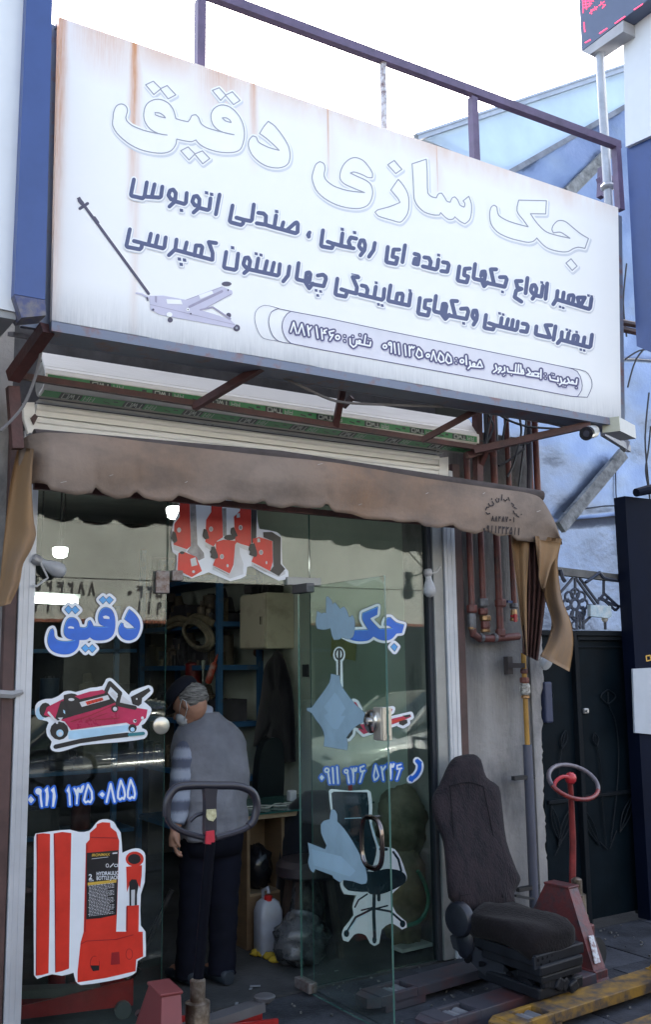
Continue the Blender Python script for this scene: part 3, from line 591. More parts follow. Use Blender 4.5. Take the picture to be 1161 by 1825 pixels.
small = [
 (L_, [[(345,310),(372,225),(398,325)], [(415,325),(445,240),(470,340)], [(510,345),(497,255),(510,290),(530,265)], [(575,262),(590,365)], [(622,285),(630,375)], [(625,318),(660,322)], [(668,290),(645,300),(655,320)], [(735,300),(692,310),(702,342),(728,335),(698,385)], o_(768,360,18), sq(832,348,7), sq(832,392,7), [(880,370),(882,420),(910,447),(935,430),(940,390)], [(938,412),(1060,437),(1066,402)], o_(965,398,10), [(1008,425),(1020,342)], sq(905,350,6), sq(970,338,6), sq(1045,375,5), sq(1062,380,5)]),
 (M_, [o_(147,207,18), o_(197,180,14), [(213,185),(210,265)], [(240,175),(250,275)], [(280,180),(290,285)], [(345,195),(355,295)], [(388,205),(392,300)], [(390,215),(402,225),(412,205),(425,225),(438,210)], [(478,225),(455,290),(480,318),(515,308),(510,262),(478,225)], o_(572,297,16), [(605,340),(625,255),(655,352)], [(690,265),(672,330),(698,362),(730,352),(722,302),(690,265)], [(765,278),(747,343),(773,375),(805,365),(797,315),(765,278)], sq(852,328,7), sq(850,370,7), o_(908,352,18), [(948,300),(952,385)], [(985,358),(992,400),(968,425)], [(990,402),(1095,412)], o_(1025,385,11), [(1060,395),(1085,350),(1110,410)]]),
 (N_, [[(135,170),(147,215),(115,240)], o_(177,205,13), [(188,212),(160,245)], [(195,240),(225,228),(222,188)], sq(212,270,5), sq(225,262,5), [(250,200),(256,236),(410,257)], sq(290,264,5), [(335,165),(330,245)], [(362,165),(355,250)], [(382,170),(387,250)], [(387,248),(402,215),(412,252)], [(455,210),(477,245),(440,265)], [(440,266),(562,284)], o_(500,258,10), [(520,245),(562,252),(545,282)], [(582,215),(580,300)], sq(625,258,6), sq(625,298,6), [(668,280),(675,312),(752,328),(748,292)], sq(690,258,5), sq(705,262,5), [(775,298),(787,345),(765,365)], sq(745,348,5), sq(760,352,5), [(820,318),(802,350)], [(787,345),(840,352)], [(845,300),(862,335),(830,352)], [(860,345),(930,357),(936,310)], o_(890,340,10), sq(930,392,5), sq(800,375,5), sq(820,378,5)])]
c_, h_, s_ = lettered(small, 2.7, 3.0, (1.0, 2.0)); q = MB()
art(q, SP, [(pill, [smooth(pillp, True, 2)]), (navy2, pl_l), (lav, s_), (navy2, h_), (wh, c_)], start=.001); q.build('lettering', navy2, sign, label='white phone numbers outlined in purple inside the pill shaped box')
# printed trolley jack
Pc = (120, 340, .27562); t_ = lambda p: T(*Pc, p); dpur = mat('print_dark_purple', (.075, .065, .11), rough=.4); mid = mat('print_mid_lavender', (.36, .33, .44), rough=.4)
q = MB()
art(q, SP, [(dpur, stroke(t_([(100, 85), (525, 665)]), 5.2) + stroke(t_([(78, 62), (95, 82)]), 7.5) + [t_([(60, 48), (80, 38), (98, 68), (78, 80)])] + stroke(t_([(175, 170), (200, 205)]), 3.5) + stroke(t_([(80, 115), (130, 82)]), 5.5) + [circ(*t_([(1095, 887)])[0], 6.2), circ(*t_([(665, 835)])[0], 4.8), circ(*t_([(1043, 805)])[0], 4.6), circ(*t_([(1030, 602)])[0], 9, 4.2)]),
            (lav, [t_([(530, 680), (620, 678), (765, 705), (1000, 618), (1065, 645), (1068, 668), (870, 772), (1050, 830), (1090, 868), (1070, 888), (760, 832), (600, 802), (535, 770)])] + stroke(t_([(445, 662), (480, 668), (530, 695)]), 3.2)),
            (mid, stroke(t_([(790, 750), (1000, 650)]), 4.6) + stroke(t_([(860, 770), (940, 752), (1055, 828)]), 3.0) + [t_([(565, 680), (580, 682), (578, 725), (566, 718)])] + stroke(t_([(770, 705), (1000, 622)]), 1.0) + stroke(t_([(870, 772), (1060, 668)]), 1.0) + stroke(t_([(535, 735), (1080, 865)]), .9)),
            (wh, [t_([(640, 700), (735, 705), (745, 735), (645, 730)]), t_([(850, 675), (935, 645), (945, 665), (860, 700)]), circ(*t_([(660, 800)])[0], 5.5, 4.5), circ(*t_([(780, 768)])[0], 3.0)]),
            (dpur, [circ(*t_([(780, 768)])[0], 1.3), circ(*t_([(798, 795)])[0], 1.6), circ(*t_([(1040, 642)])[0], 1.5), circ(*t_([(555, 768)])[0], 2.0)] + stroke(t_([(515, 690), (520, 708)]), 2.5)),
            (gl, [circ(*t_([(1095, 887)])[0], 2.4)])], start=.001)
q.build('printed_jack', lav, sign, label='faded lavender picture of a trolley jack with a long handle')
# railing above the sign
rl = thing('sign_railing', 'slim maroon steel railing standing above the sign', 'railing', tuple(SP(700, 200).xy) + (4.5,))
rail = mat('railing_paint', (.12, .085, .16), rough=.45, var=.25, scale=8)
YR = -.70
q = MB(); a = at(340, -22, YR); b_ = at(1104, 260, YR); q.bar(a, b_, .045, .05); q.build('top_tube', rail, rl)
for u, v0, v1 in ((357, 2, 118), (843, 175, 285), (1099, 262, 372)):
    t = at(u, v0, YR); q = MB(); q.bb((t.x - .022, YR - .022, 4.53), (t.x + .022, YR + .022, t.z - .0), None); q.build('post', rail, rl)
t = at(683, 120, YR); q = MB(); q.bb((t.x - .014, YR - .012, 4.53), (t.x + .014, YR + .012, t.z + .075), None); q.build('post', mat('flaked_white_post', (.55, .55, .58), rough=.6, col2=(.12, .05, .05), mix=.45, scale=25), rl, label='flaking white post')
q = MB(); q.bar(at(1068, 322, .0), at(1102, 318, .0), .04); q.bar(at(1074, 300, 0), at(1072, 352, 0), .045); q.bar(at(1090, 330, 0), at(1084, 362, 0), .03); q.build('bracket', rail, rl)
# brackets and tube below the sign
fr = thing('support_frame', 'rusty maroon tube frame bracing the sign and shutter', 'frame', tuple(at(450, 745, -.3).xy) + (2.9,))
YT = -.36
def fbar(nm, a, ya, b_, yb, w_=.04, parent=fr): q = MB(); q.bar(at(*a, ya), at(*b_, yb), w_); return q.build(nm, maroon, parent)
fbar('long_tube', (28, 669), YT, (868, 801), YT, .028)
fbar('strut', (345, 726), YT, (470, 652), -.70, .035); fbar('strut', (598, 760), YT, (612, 690), -.5, .032); fbar('strut', (612, 725), -.4, (628, 708), -.45, .026); fbar('strut', (752, 785), YT, (880, 715), -.62, .032)
fbar('strut', (845, 803), YT, (1052, 757), -.72, .04); fbar('strut', (832, 812), -.30, (905, 790), -.36, .045); fbar('strut', (22, 672), -.45, (84, 585), -.72, .055)
fbar('side_post', (22, 690), -.40, (30, 800), -.40, .05); fbar('side_post', (851, 735), -.28, (853, 860), -.28, .045); fbar('strut', (868, 800), YT, (845, 862), -.2, .03)
q = MB(); q.prism([Vector((1.02, -.60, 3.07)), Vector((1.02, -.50, 3.10)), Vector((1.02, -.50, 3.12)), Vector((1.02, -.60, 3.09))], (3.4, 0, 0)); q.build('soffit_sheet', mat('dark_tin', (.19, .19, .21), rough=.6, metal=.2, var=.4, scale=5, bump=.3, bscale=8), fr)
for p_, lb in ((((0, 768), (40, 725), (66, 660), (76, 600)), 'thin grey cable curving past the left end of the shutter'), (((470, 655), (540, 690), (600, 715), (700, 722), (790, 725)), 'thin grey cable sagging below the middle of the sign')):
    q = MB(); q.tube([at(u, v, -.62) for u, v in smooth(list(p_), False, 5)], .007, 6)
    tag(recentre(q.build('sagging_cable', mat('grey_cable', (.16, .15, .15), rough=.7)), at(*p_[1], -.62)), lb, 'cable')
# LED display on a pole
XL = 4.93
led = thing('led_display', 'blue grey LED display box with red lettering on a pole', 'display', tuple(onX(1070, 60, XL)))
ledm = mat('led_box', (.09, .12, .20), rough=.35, var=.06)
fp = [(1030, -60), (1038, 91), (1112, 36), (1112, -60)]; fp = [(1028, -90), (1038, 91), (1175, -15), (1175, -90)]
q = MB(); q.prism([onX(u, v, XL) for u, v in fp], (.12, 0, 0)); q.build('housing', ledm, led)
q = MB(); q.prism([onX(u, v, XL + .001) for u, v in ((1038, 92), (1112, 36), (1112, 56), (1052, 97))], (.119, 0, 0)); q.build('bottom_trim', mat('led_trim', (.42, .42, .44), rough=.5), led)
pk = emis('led_red', (1.0, .03, .08), 1.6); q = MB(); LP = lambda u, v, o: onX(u, v, XL - .003 - o); random.seed(3)
dots = []
Lt = (1000, 0, .13868)
for st in ([(285, 0), (290, 160)], [(300, 20), (420, 10)], [(290, 60), (400, 45)], [(295, 100), (370, 80)], [(320, 5), (335, 115)], [(370, 0), (380, 70)], [(380, 165), (420, 120)], [(430, 130), (470, 90)], [(440, 90), (460, 120)], [(500, 70), (560, 20)], [(540, 100), (575, 60)], [(520, 30), (550, 60)], [(395, 130), (400, 175)], [(300, 290), (312, 405)]):
    p = T(*Lt, st); n = max(2, int(math.dist(*p) / 1.7))
    for i in range(n): t = i / (n - 1); dots.append([(p[0][0] + (p[1][0] - p[0][0]) * t + a, p[0][1] + (p[1][1] - p[0][1]) * t + b2) for a, b2 in ((-.62, -.45), (.62, -.95), (.62, .45), (-.62, .95))])
for st in ([(315, 550), (385, 510)], [(500, 430), (600, 362)], [(700, 300), (830, 210)], [(945, 125), (1060, 50)]):
    dots += stroke(T(*Lt, st), 1.1, False)
art(q, LP, [(pk, dots)]); q.build('lettering', pk, led)
q = MB(); a = onX(1069, 82, XL + .06); q.tube([a, Vector((a.x, a.y, 3.9))], .03, 10); q.tube([a + Vector((0, 0, .03)), a - Vector((0, 0, .07))], .042, 10); q.sphere((a.x, a.y, a.z - 1.05), (.05, .05, .03)); q.build('pole', mat('galvanised', (.40, .42, .46), rough=.45, metal=.4, var=.2), led, smooth=True)
# ================================================================ ROLLER SHUTTER above the opening
shut = thing('roller_shutter', 'rolled up cream roller shutter with green tape printed TWO', 'shutter', (2.6, -.15, 2.6))
cream = mat('cream_shutter', (.82, .81, .78), rough=.5, var=.14, scale=2, bump=.12, bscale=40, stretch=(.4, 1, 4), col2=(.60, .58, .53), mix=.34)
dirty = mat('dirty_shutter', (.33, .32, .29), rough=.6, var=.3, scale=4, stretch=(.3, 1, 6))
prof = [(-.22, 3.145), (-.285, 3.06), (-.30, 3.042), (-.308, 3.018), (-.305, 2.978), (-.270, 2.952), (-.205, 2.937)]
XA, XB = 1.245, 3.87
for i, (a, b_) in enumerate(zip(prof, prof[1:])):
    q = MB(); q.bar((XA, a[0], a[1]), (XB, a[0], a[1]), .001) if False else None
    d = Vector((0, b_[0] - a[0], b_[1] - a[1])); n = Vector((0, d.z, -d.y)).normalized(); n = n if n.y > 0 else -n
    e = d.normalized() * .0015
    pts = [Vector((XA, a[0], a[1])) + e, Vector((XB, a[0], a[1])) + e, Vector((XB, b_[0], b_[1])) - e, Vector((XA, b_[0], b_[1])) - e]
    q.prism(pts, n * .012); q.build('slat', cream, shut)
# drum body inside
q = MB(); q.tube([(XA + .01, -.19, 3.02), (XB - .01, -.19, 3.02)], .085, 14); q.build('drum', dirty, shut)
green = mat('green_tape', (.03, .26, .09), rough=.35, var=.15, scale=5); tblack = mat('tape_black', (.015, .03, .035), rough=.4); tgrey = mat('tape_grey', (.42, .48, .46), rough=.4)
LET = {'T': [[(0, 0), (1, 0)], [(.5, 0), (.5, 1)]], 'W': [[(0, 0), (.25, 1), (.5, .3), (.75, 1), (1, 0)]], 'O': [[(0, 0), (1, 0), (1, 1), (0, 1), (0, 0)]], 'A': [[(0, 1), (0, 0), (1, 0), (1, 1)], [(0, .5), (1, .5)]]}
def tape(a, b_, name, ph):
    d = Vector((0, b_[0] - a[0], b_[1] - a[1])); L = d.length; d.normalize(); n = Vector((0, -abs(d.z), -d.y * (1 if d.z < 0 else -1))).normalized()
    if n.y > 0: n = -n
    pl = lambda x_, s_, o: Vector((x_, a[0], a[1])) + d * s_ + n * (.0015 + o)
    gp = [[(XA + .01, .003), (XB - .02, .003), (XB - .02, L - .003), (XA + .01, L - .003)]]
    bl, tx = [], []; x_ = XA + .09 + ph
    while x_ < XB - .2:
        bl.append([(x_, .005), (x_ + .105, .005), (x_ + .105, L - .005), (x_, L - .005)])
        # the words stand on their heads: TWO first from the right
        for k, ch in enumerate('OWT'):
            for st in LET[ch]: tx += stroke([(x_ + .008 + (k + 1 - q0 * .8) * .031, L - .010 - q1 * (L - .02)) for q0, q1 in st], .005, True, False, 4)
        for k, ch in enumerate('AA'):
            for st in LET[ch]: tx += stroke([(x_ + .118 + k * .028 + q0 * .018, L - .010 - q1 * (L - .02)) for q0, q1 in st], .004, True, False, 4)
        bl += stroke([(x_ + .215, L * .55), (x_ + .25, L * .7)], .007, False) + stroke([(x_ + .262, L * .4), (x_ + .285, L * .4)], .010, False)
        x_ += .315
    q = MB(); art(q, pl, [(green, gp), (tblack, bl), (tgrey, tx)]); q.build('tape', green, shut, label=name)
tape(prof[3], prof[4], 'upper green and black tape', .12); tape(prof[5], prof[6], 'lower green and black tape', 0)
z = 2.925
for i in range(5):
    h = .064
    q = MB(); pts = [(-.108, z - .002), (-.118, z - .012), (-.118, z - h * .45), (-.108, z - h * .55), (-.110, z - h + .003), (-.085, z - h + .003), (-.085, z - .002)]
    q.prism([Vector((1.262, a, b_)) for a, b_ in pts], (3.715 - 1.262, 0, 0)); q.build('slat', cream, shut); z -= h
q = MB(); q.bb((1.262, -.155, 2.930), (3.715, -.10, 2.9355)); q.build('bottom_bar', mat('bright_alu', (.6, .6, .6), rough=.3, metal=.8), shut)
galv = mat('white_rail', (.52, .54, .58), rough=.4, metal=.25, var=.1, scale=3, bump=.1, bscale=20)
brown = mat('brown_angle', (.085, .045, .042), rough=.6, var=.3, scale=6)
for nm, x0, x1, mt, y0, y1, zt, lb in (('guide_rail', 1.225, 1.30, galv, -.06, .0, 2.80, 'left white guide rail'), ('guide_rail', 3.775, 3.86, galv, -.06, .0, 2.85, 'right white guide rail'), ('side_angle', 1.165, 1.220, brown, -.05, .0, 2.9, None), ('side_angle', 3.865, 3.925, brown, -.05, .0, 2.9, None)):
    q = MB(); q.bb((x0, y0, .0), (x1, y1, zt), bev=.004); 
    if mt is galv: q.bb((x0 + .02, y0 - .003, .0), (x0 + .03, y0, zt)); q.bb((x1 - .03, y0 - .003, .0), (x1 - .02, y0, zt))
    q.build(nm, mt, shut, label=lb)
q = MB(); q.prism([at(u, v, -.13) for u, v in ((42, 717), (61, 717), (62, 735), (66, 742), (64, 770), (50, 772), (42, 745))], (0, .03, 0)); q.build('end_bracket', cream, shut)
q = MB(); q.prism([at(u, v, -.14) for u, v in ((54, 745), (62, 737), (67, 743), (60, 757))], (0, .008, 0)); q.build('end_tab', brown, shut)
q = MB(); q.prism([at(u, v, -.12) for u, v in ((784, 816), (800, 814), (800, 862), (784, 862))], (0, .03, 0)); q.build('end_bracket', cream, shut)
q = MB(); P_ = [at(u, v, -.065) for u, v in ((-5, 1236), (20, 1238), (40, 1233))]; q.tube(P_, [.02, .02, .012], 6); q.build('latch_strap', mat('old_strap', (.30, .30, .31), rough=.8), shut)

# ================================================================ GLAZING
sf = thing('glass_facade', 'frameless glass shop front with picture stickers', 'shop window', (2.5, 0, 0))
def pane(lo, hi, lab=None, name='glass_panel'):
    q = MB(); q.bb(lo, hi); q.mats = [GLASS, EDGE]; q.mi = [1] * 6
    for i, f in enumerate(q.f):
        n = (q.v[f[1]] - q.v[f[0]]).cross(q.v[f[2]] - q.v[f[1]]).normalized()
        if abs(n.y) > .9: q.mi[i] = 0
    return q.build(name, GLASS, sf, label=lab)
ZTR = 2.105
xs = [1.302, 1.990, 2.848, 3.665]
gl_left = pane((xs[0], -.005, .0), (xs[1] - .003, .005, ZTR - .002), 'fixed left pane')
gl_right = pane((xs[2] + .002, -.005, .0), (xs[3], .005, ZTR - .002), 'fixed right pane')
tr1 = pane((xs[0], -.005, ZTR + .002), (xs[1] - .003, .005, 2.62)); tr2 = pane((xs[1] + .003, -.005, ZTR + .002), (xs[2] - .002, .005, 2.62)); tr3 = pane((xs[2] + .002, -.005, ZTR + .002), (xs[3], .005, 2.62))
# metal jamb right of the glass
jm = mat('jamb_metal', (.30, .31, .31), rough=.45, metal=.5, var=.15); jd = mat('jamb_dark', (.02, .025, .035), rough=.6)
q = MB(); q.bb((xs[3], -.03, 0), (xs[3] + .03, .02, 2.62)); q.build('jamb_gasket', jd, sf)
q = MB(); q.bb((xs[3] + .03, -.045, 0), (xs[3] + .105, .02, 2.62), bev=.004); q.build('jamb', jm, sf)
q = MB(); q.bb((1.18, -.045, 2.62), (3.86, .03, 2.68)); q.build('head_bar', brown, sf)
hinge = mat('hinge_metal', (.22, .20, .20), rough=.5, metal=.6, col2=(.12, .07, .05), mix=.45, scale=30)
def patch(c, par, sx=.085, sz=.10):
    q = MB(); q.box((c[0], -.016, c[2]), (sx, .02, sz), bev=.004); q.box((c[0], .016, c[2]), (sx, .02, sz), bev=.004)
    for a, b_ in ((-.3, .3), (.3, .3), (-.3, -.25)): q.tube([(c[0] + a * sx, -.028, c[2] + b_ * sz), (c[0] + a * sx, -.024, c[2] + b_ * sz)], .008, 8)
    return q.build('patch_fitting', hinge, par)
p_ = at(290, 1038, 0); patch((p_.x - .01, 0, p_.z - .0), sf, .075, .115); p_ = at(318, 1030, 0); patch((p_.x - .015, 0, p_.z + .01), sf, .06, .055)
q = MB(); a = at(527, 1040, 0); q.box((2.80, 0, 2.130), (.22, .05, .045), bev=.004); q.build('door_pivot', mat('pivot_alu', (.30, .31, .30), rough=.5, metal=.4), sf)

GP_ = lambda u, v, o=0: at(u, v, -.0062 - o)
wst = mat('sticker_white', (.72, .76, .82), rough=.4, var=.03); blue = mat('sticker_blue', (.015, .13, .62), rough=.35, var=.1, scale=10); blue_hi = mat('sticker_light_blue', (.10, .38, .80), rough=.35); dkb = mat('sticker_dark_outline', (.015, .02, .09), rough=.35)
red = mat('sticker_red', (.62, .035, .02), rough=.35, var=.12, scale=8); dred = mat('sticker_dark_red', (.28, .015, .02), rough=.35); crim = mat('sticker_crimson', (.50, .02, .09), rough=.3, var=.2, scale=6); blk = mat('sticker_black', (.015, .015, .018), rough=.35); gry = mat('sticker_grey', (.33, .32, .33), rough=.35, var=.3, scale=20)
sky_ = mat('sticker_sky', (.42, .66, .85), rough=.4, var=.15, scale=5); ste = mat('sticker_steel', (.55, .57, .60), rough=.3); pal = mat('sticker_label', (.66, .66, .70), rough=.4); gold2 = mat('sticker_gold', (.62, .40, .06), rough=.4)
Q_ = (60, 1040, .18088)
body = smooth(T(*Q_, [(135,560),(145,500),(165,455),(185,445),(195,470),(200,520),(220,550),(260,565),(330,570),(410,555),(380,550),(330,535),(300,500),(298,440),(320,370),(350,338),(400,340),(435,375),(450,430),(500,435),(525,420),(535,375),(555,362),(572,390),(585,420),(640,425),(740,425),(690,415),(650,395),(635,350),(645,290),(670,250),(710,235),(760,255),(790,310),(800,380),(795,450),(770,510),(720,545),(650,555),(590,550),(550,522),(520,545),(480,550),(445,550),(435,610),(400,660),(340,690),(260,690),(190,665),(150,620)]))
dal = smooth(T(*Q_, [(940,255),(980,285),(1030,350),(1045,420),(1030,480),(1000,530),(940,555),(880,540),(840,490),(838,430),(860,388),(880,395),(885,425),(920,445),(1000,440),(960,400),(895,350),(915,300)]))
dts = [T(*Q_, p) for p in ([(645,160),(682,125),(712,157),(745,128),(782,160),(745,200),(712,165),(680,200)], [(305,255),(340,218),(375,252),(408,220),(448,262),(408,298),(375,260),(342,298)], [(470,635),(508,600),(540,635),(575,602),(612,640),(575,680),(540,642),(508,675)])]
holes = [smooth(T(*Q_, p)) for p in ([(335,430),(360,420),(395,430),(395,445),(340,440)], [(680,325),(710,315),(745,330),(745,350),(690,345)])]
al = [body, dal] + dts
def rim(ps, d): return [x_ for p in ps for x_ in grow(p, d)]
def hi(ps, dx=-.8, dy=-1.0, wd=1.1): return [x_ for p in ps for x_ in stroke([(a + dx * 1.5, b_ + dy * 1.5) for a, b_ in p], wd, True, True, 6)]
def inset_line(ps, wd): return [x_ for p in ps for x_ in stroke(p, wd, True, True, 6)]
def sticker(lay, par, lab, plane=GP_, start=0):
    q = MB(); art(q, plane, lay, start=start); return q.build('sticker', wst, par, label=lab)
sticker([(dkb, rim(al, 6.4)), (wst, rim(al, 5.8)), (dkb, rim(al, .9)), (blue_hi, al, holes), (blue, [[(a + .8, b_ + 1.1) for a, b_ in p] for p in al[:2]] , holes + []), (wst, holes)], gl_left, 'blue Persian word sticker with white border')
# shaded bevel line
U_ = (30, 1370, .20672)
def num(tr, items, wd, hw, par, lab, plane=GP_):
    core = []; hl = []
    for it in items:
        if it[0] == 'poly': p = T(*tr, it[1]); core.append(p); hl += grow(p, hw)
        else:
            st = T(*tr, it); core += stroke(st, wd, True); hl += stroke(st, wd + 2 * hw, True)
    sticker([(blue, hl), (wst, core)], par, lab, plane)
num(U_, [('poly', [(92,268),(118,235),(148,268),(120,300)]), o_(185,195,20), [(200,205),(205,260),(214,325)], ('poly', [(165,180),(205,175),(212,230),(190,225)]), ('poly', [(236,185),(265,155),(275,240),(262,322),(245,322),(248,210)]), ('poly', [(290,185),(320,155),(335,240),(318,328),(302,328),(308,210)]), ('poly', [(425,190),(448,148),(462,230),(466,318),(448,318),(442,210)]), ('poly', [(484,170),(499,162),(510,184),(522,164),(534,160),(544,182),(556,150),(576,138),(580,158),(563,205),(545,210),(532,204),(528,240),(521,308),(507,305),(510,240),(500,205)]), [(612,138),(590,215),(578,272),(592,292),(612,280),(632,290),(648,260),(645,200),(612,138)], ('poly', [(710,222),(735,198),(758,222),(738,248)]), [(772,288),(808,130),(842,285)], [(895,102),(872,200),(870,250),(890,268),(905,250),(922,262),(932,225),(922,170),(895,102)], [(980,95),(957,193),(955,243),(975,260),(990,243),(1010,255),(1018,218),(1008,163),(980,95)]], 3.6, 3.2, gl_left, 'phone number 0911 135 0855 in Persian digits')
V_ = (40, 1200, .21533); v_ = lambda p: T(*V_, p)
jackline = smooth(v_([(105,270),(130,235),(190,212),(240,210),(300,185),(345,150),(400,145),(440,155),(560,120),(660,105),(690,50),(720,38),(750,50),(830,130),(880,180),(900,150),(1040,98),(1075,115),(1082,150),(1060,185),(1005,235),(1060,280),(1068,310),(1040,370),(1010,415),(985,430),(990,455),(1025,470),(1035,505),(1010,540),(850,565),(680,578),(480,598),(380,630),(300,650),(245,640),(228,610),(240,565),(205,520),(195,460),(215,410),(200,395),(140,380),(105,340)]), True, 2)
sticker([(blk, grow(jackline, .8)), (wst, [jackline]), (sky_, [v_([(375,480),(880,425),(872,480),(640,520),(430,545),(380,545)]), circ(*v_([(150,330)])[0], 9, 12)]),
   (blk, [circ(*v_([(188,305)])[0], 11, 13.5)]),
   (crim, [v_([(175,345),(200,280),(330,215),(440,185),(660,135),(705,160),(765,240),(940,285),(1035,300),(1022,370),(985,390),(960,430),(930,442),(890,425),(860,408),(400,470),(350,400),(300,385)])]),
   (blk, [v_([(315,232),(470,215),(700,160),(775,240),(640,290),(430,350),(290,392),(270,372)]), circ(*v_([(405,205)])[0], 13.5, 8.5), circ(*v_([(303,475)])[0], 16.5), v_([(340,180),(385,168),(470,190),(470,260),(340,260)]), circ(*v_([(763,293)])[0], 6.5), circ(*v_([(910,455)])[0], 7.5)] + stroke(v_([(690,152),(722,80),(808,165),(785,255),(930,285)]), 7.5) + [v_([(895,195),(1045,120),(1060,145),(990,205),(985,250),(960,272),(910,255)])] + stroke(v_([(272,608),(480,560),(700,528),(870,508)]), 8)),
   (crim, [v_([(430,190),(560,150),(660,140),(690,155),(560,195),(470,210)])]),
   (dred, stroke(v_([(400,400),(560,350),(760,262)]), 1.5) + stroke(v_([(520,400),(640,350),(700,330)]), 1.2) + stroke(v_([(600,385),(800,370)]), 1.2)),
   (pal, [v_([(470,240),(705,180),(722,215),(490,278)]), v_([(820,180),(905,248),(805,240)]), v_([(745,150),(790,190),(775,215),(725,165)]), circ(*v_([(403,217)])[0], 5.5, 2.6), v_([(290,368),(335,365),(315,392)])] + stroke(v_([(215,325),(285,410)]), 4)),
   (sky_, [circ(*v_([(308,495)])[0], 6.6), v_([(335,300),(350,310),(352,338),(338,325)]), circ(*v_([(910,465)])[0], 4)] + stroke(v_([(890,510),(1000,497)]), 1.5)),
   (red, [v_([(520,235),(660,200),(670,222),(535,262)])]), (pal, [circ(*v_([(312,502)])[0], 3.6), circ(*v_([(765,295)])[0], 3.8), circ(*v_([(930,395)])[0], 3.4), circ(*v_([(992,370)])[0], 2.8), circ(*v_([(945,212)])[0], 1.6)]),
   (blk, [v_([(920,385),(945,388),(938,408)])] + stroke(v_([(545,232),(555,255)]), .6) + stroke(v_([(575,225),(585,248)]), .6) + stroke(v_([(605,218),(615,240)]), .6) + stroke(v_([(635,210),(645,232)]), .6)),
   (mat('sticker_teal', (.03, .20, .24), rough=.35), stroke(v_([(885,508),(1000,497)]), 6))], gl_left, 'red trolley jack picture sticker')
W2 = (0, 1440, .27562); w_ = lambda p: T(*W2, p); W1 = (140, 1450, .16993); v1 = lambda p: T(*W1, p)
hb = smooth(w_([(218,190),(230,165),(350,148),(450,140),(510,155),(575,148),(610,110),(640,80),(690,72),(735,90),(755,125),(780,160),(790,290),(850,265),(900,262),(935,290),(940,330),(935,480),(910,560),(910,760),(940,800),(942,960),(890,990),(880,1060),(830,1090),(700,1120),(520,1145),(488,1120),(475,1065),(400,1085),(335,1075),(240,1105),(218,1080)]), True, 2)
sticker([(blk, grow(hb, .7)), (wst, [hb]),
   (red, [w_([(233,170),(275,163),(322,168),(320,600),(312,1068),(270,1080),(230,1085),(238,600)]), w_([(345,165),(400,155),(460,162),(452,600),(445,1038),(400,1055),(355,1065),(352,600)]),
          w_([(625,105),(660,92),(710,95),(714,125),(752,155),(762,190),(770,212),(768,270),(755,690),(750,800),(820,800),(922,800),(925,960),(880,980),(875,1055),(690,1098),(500,1128),(500,1060),(520,870),(540,800),(555,230),(578,205),(580,160),(622,125)]), w_([(818,632),(898,628),(895,800),(815,800)]), w_([(815,380),(918,370),(915,440),(905,520),(880,465),(845,470),(820,545)])] + stroke(w_(circ(870, 330, 50, 40, 14)), 5, True, True)),
   (dred, stroke(w_([(240,170),(236,600),(232,1080)]), 1.6) + stroke(w_([(350,170),(355,600),(358,1060)]), 1.8) + stroke(w_([(585,190),(760,195)]), 1.6) + stroke(w_([(560,240),(548,800)]), 1.6) + stroke(w_([(520,880),(560,860),(750,850),(860,820)]), 1.4) + [w_([(720,935),(770,930),(775,1010),(715,1015)])] + stroke(w_(circ(612, 1005, 30, 48, 12)), 1.2, True, True) + stroke(w_(circ(835, 945, 22, 35, 10)), 1, True, True) + stroke(w_([(820,640),(818,790)]), 2.4)),
   (blk, [w_([(561,290),(660,282),(766,272),(760,480),(752,690),(650,712),(556,720)]), w_(circ(868, 330, 42, 33, 14)), w_([(835,480),(850,462),(880,462),(895,500),(885,560),(885,628),(836,632)]), w_([(583,1018),(642,1018),(640,1050),(600,1055)])]),
   (gold2, [w_([(566,483),(752,462),(751,482),(566,501)])]), (ste, [w_([(848,530),(872,528),(870,630),(848,632)])]), (red, [w_([(600,962),(630,960),(642,990),(585,995)])])], gl_left, 'red hydraulic bottle jack picture sticker')
def latin(txt, u, v, size, plane, mt, par, ang=-.045, sh=0, name='lettering', squash=1.0):
    cu = bpy.data.curves.new('t', 'FONT'); cu.body = txt; cu.size = 1; cu.offset = .02; ob = bpy.data.objects.new('t', cu); C.objects.link(ob)
    dg = bpy.context.evaluated_depsgraph_get(); me = ob.evaluated_get(dg).to_mesh(); q = MB()
    ca, sa = math.cos(ang), math.sin(ang)
    vs = [(u + (p.co.x * squash * ca + p.co.y * sa * -1 * 0) * size + p.co.y * size * sh, v + (p.co.x * squash * sa - p.co.y) * size) for p in me.vertices]
    q.add([plane(a, b_, .0085) for a, b_ in vs], [list(f.vertices) for f in me.polygons]); ob.evaluated_get(dg).to_mesh_clear(); bpy.data.objects.remove(ob)
    return q.build(name, mt, par)
latin('HYDRAULIC', *v1([(185, 650)])[0], 9.2, GP_, wst, gl_left, squash=.80); latin('BOTTLE JACK', *v1([(185, 697)])[0], 9.2, GP_, wst, gl_left, squash=.70)
latin('2', *v1([(103, 690)])[0], 13, GP_, wst, gl_left); latin('TON', *v1([(103, 712)])[0], 4.2, GP_, wst, gl_left); latin('IRONMAX', *v1([(135, 450)])[0], 7.0, GP_, gold2, gl_left, sh=.15); latin('CE', *v1([(370, 560)])[0], 7.5, GP_, wst, gl_left)
random.seed(5); fn_ = []
for i in range(22):
    y_ = 760 + i * 15; x_ = 100 + (8 if i % 5 else 0)
    while x_ < 365 - (60 if i % 5 == 4 else 0):
        l = random.uniform(8, 30); x2 = min(x_ + l, 372); fn_ += stroke(v1([(x_, y_ - (x_ - 100) * .12), (x2, y_ - (x2 - 100) * .12)]), .9, False); x_ = x2 + 7
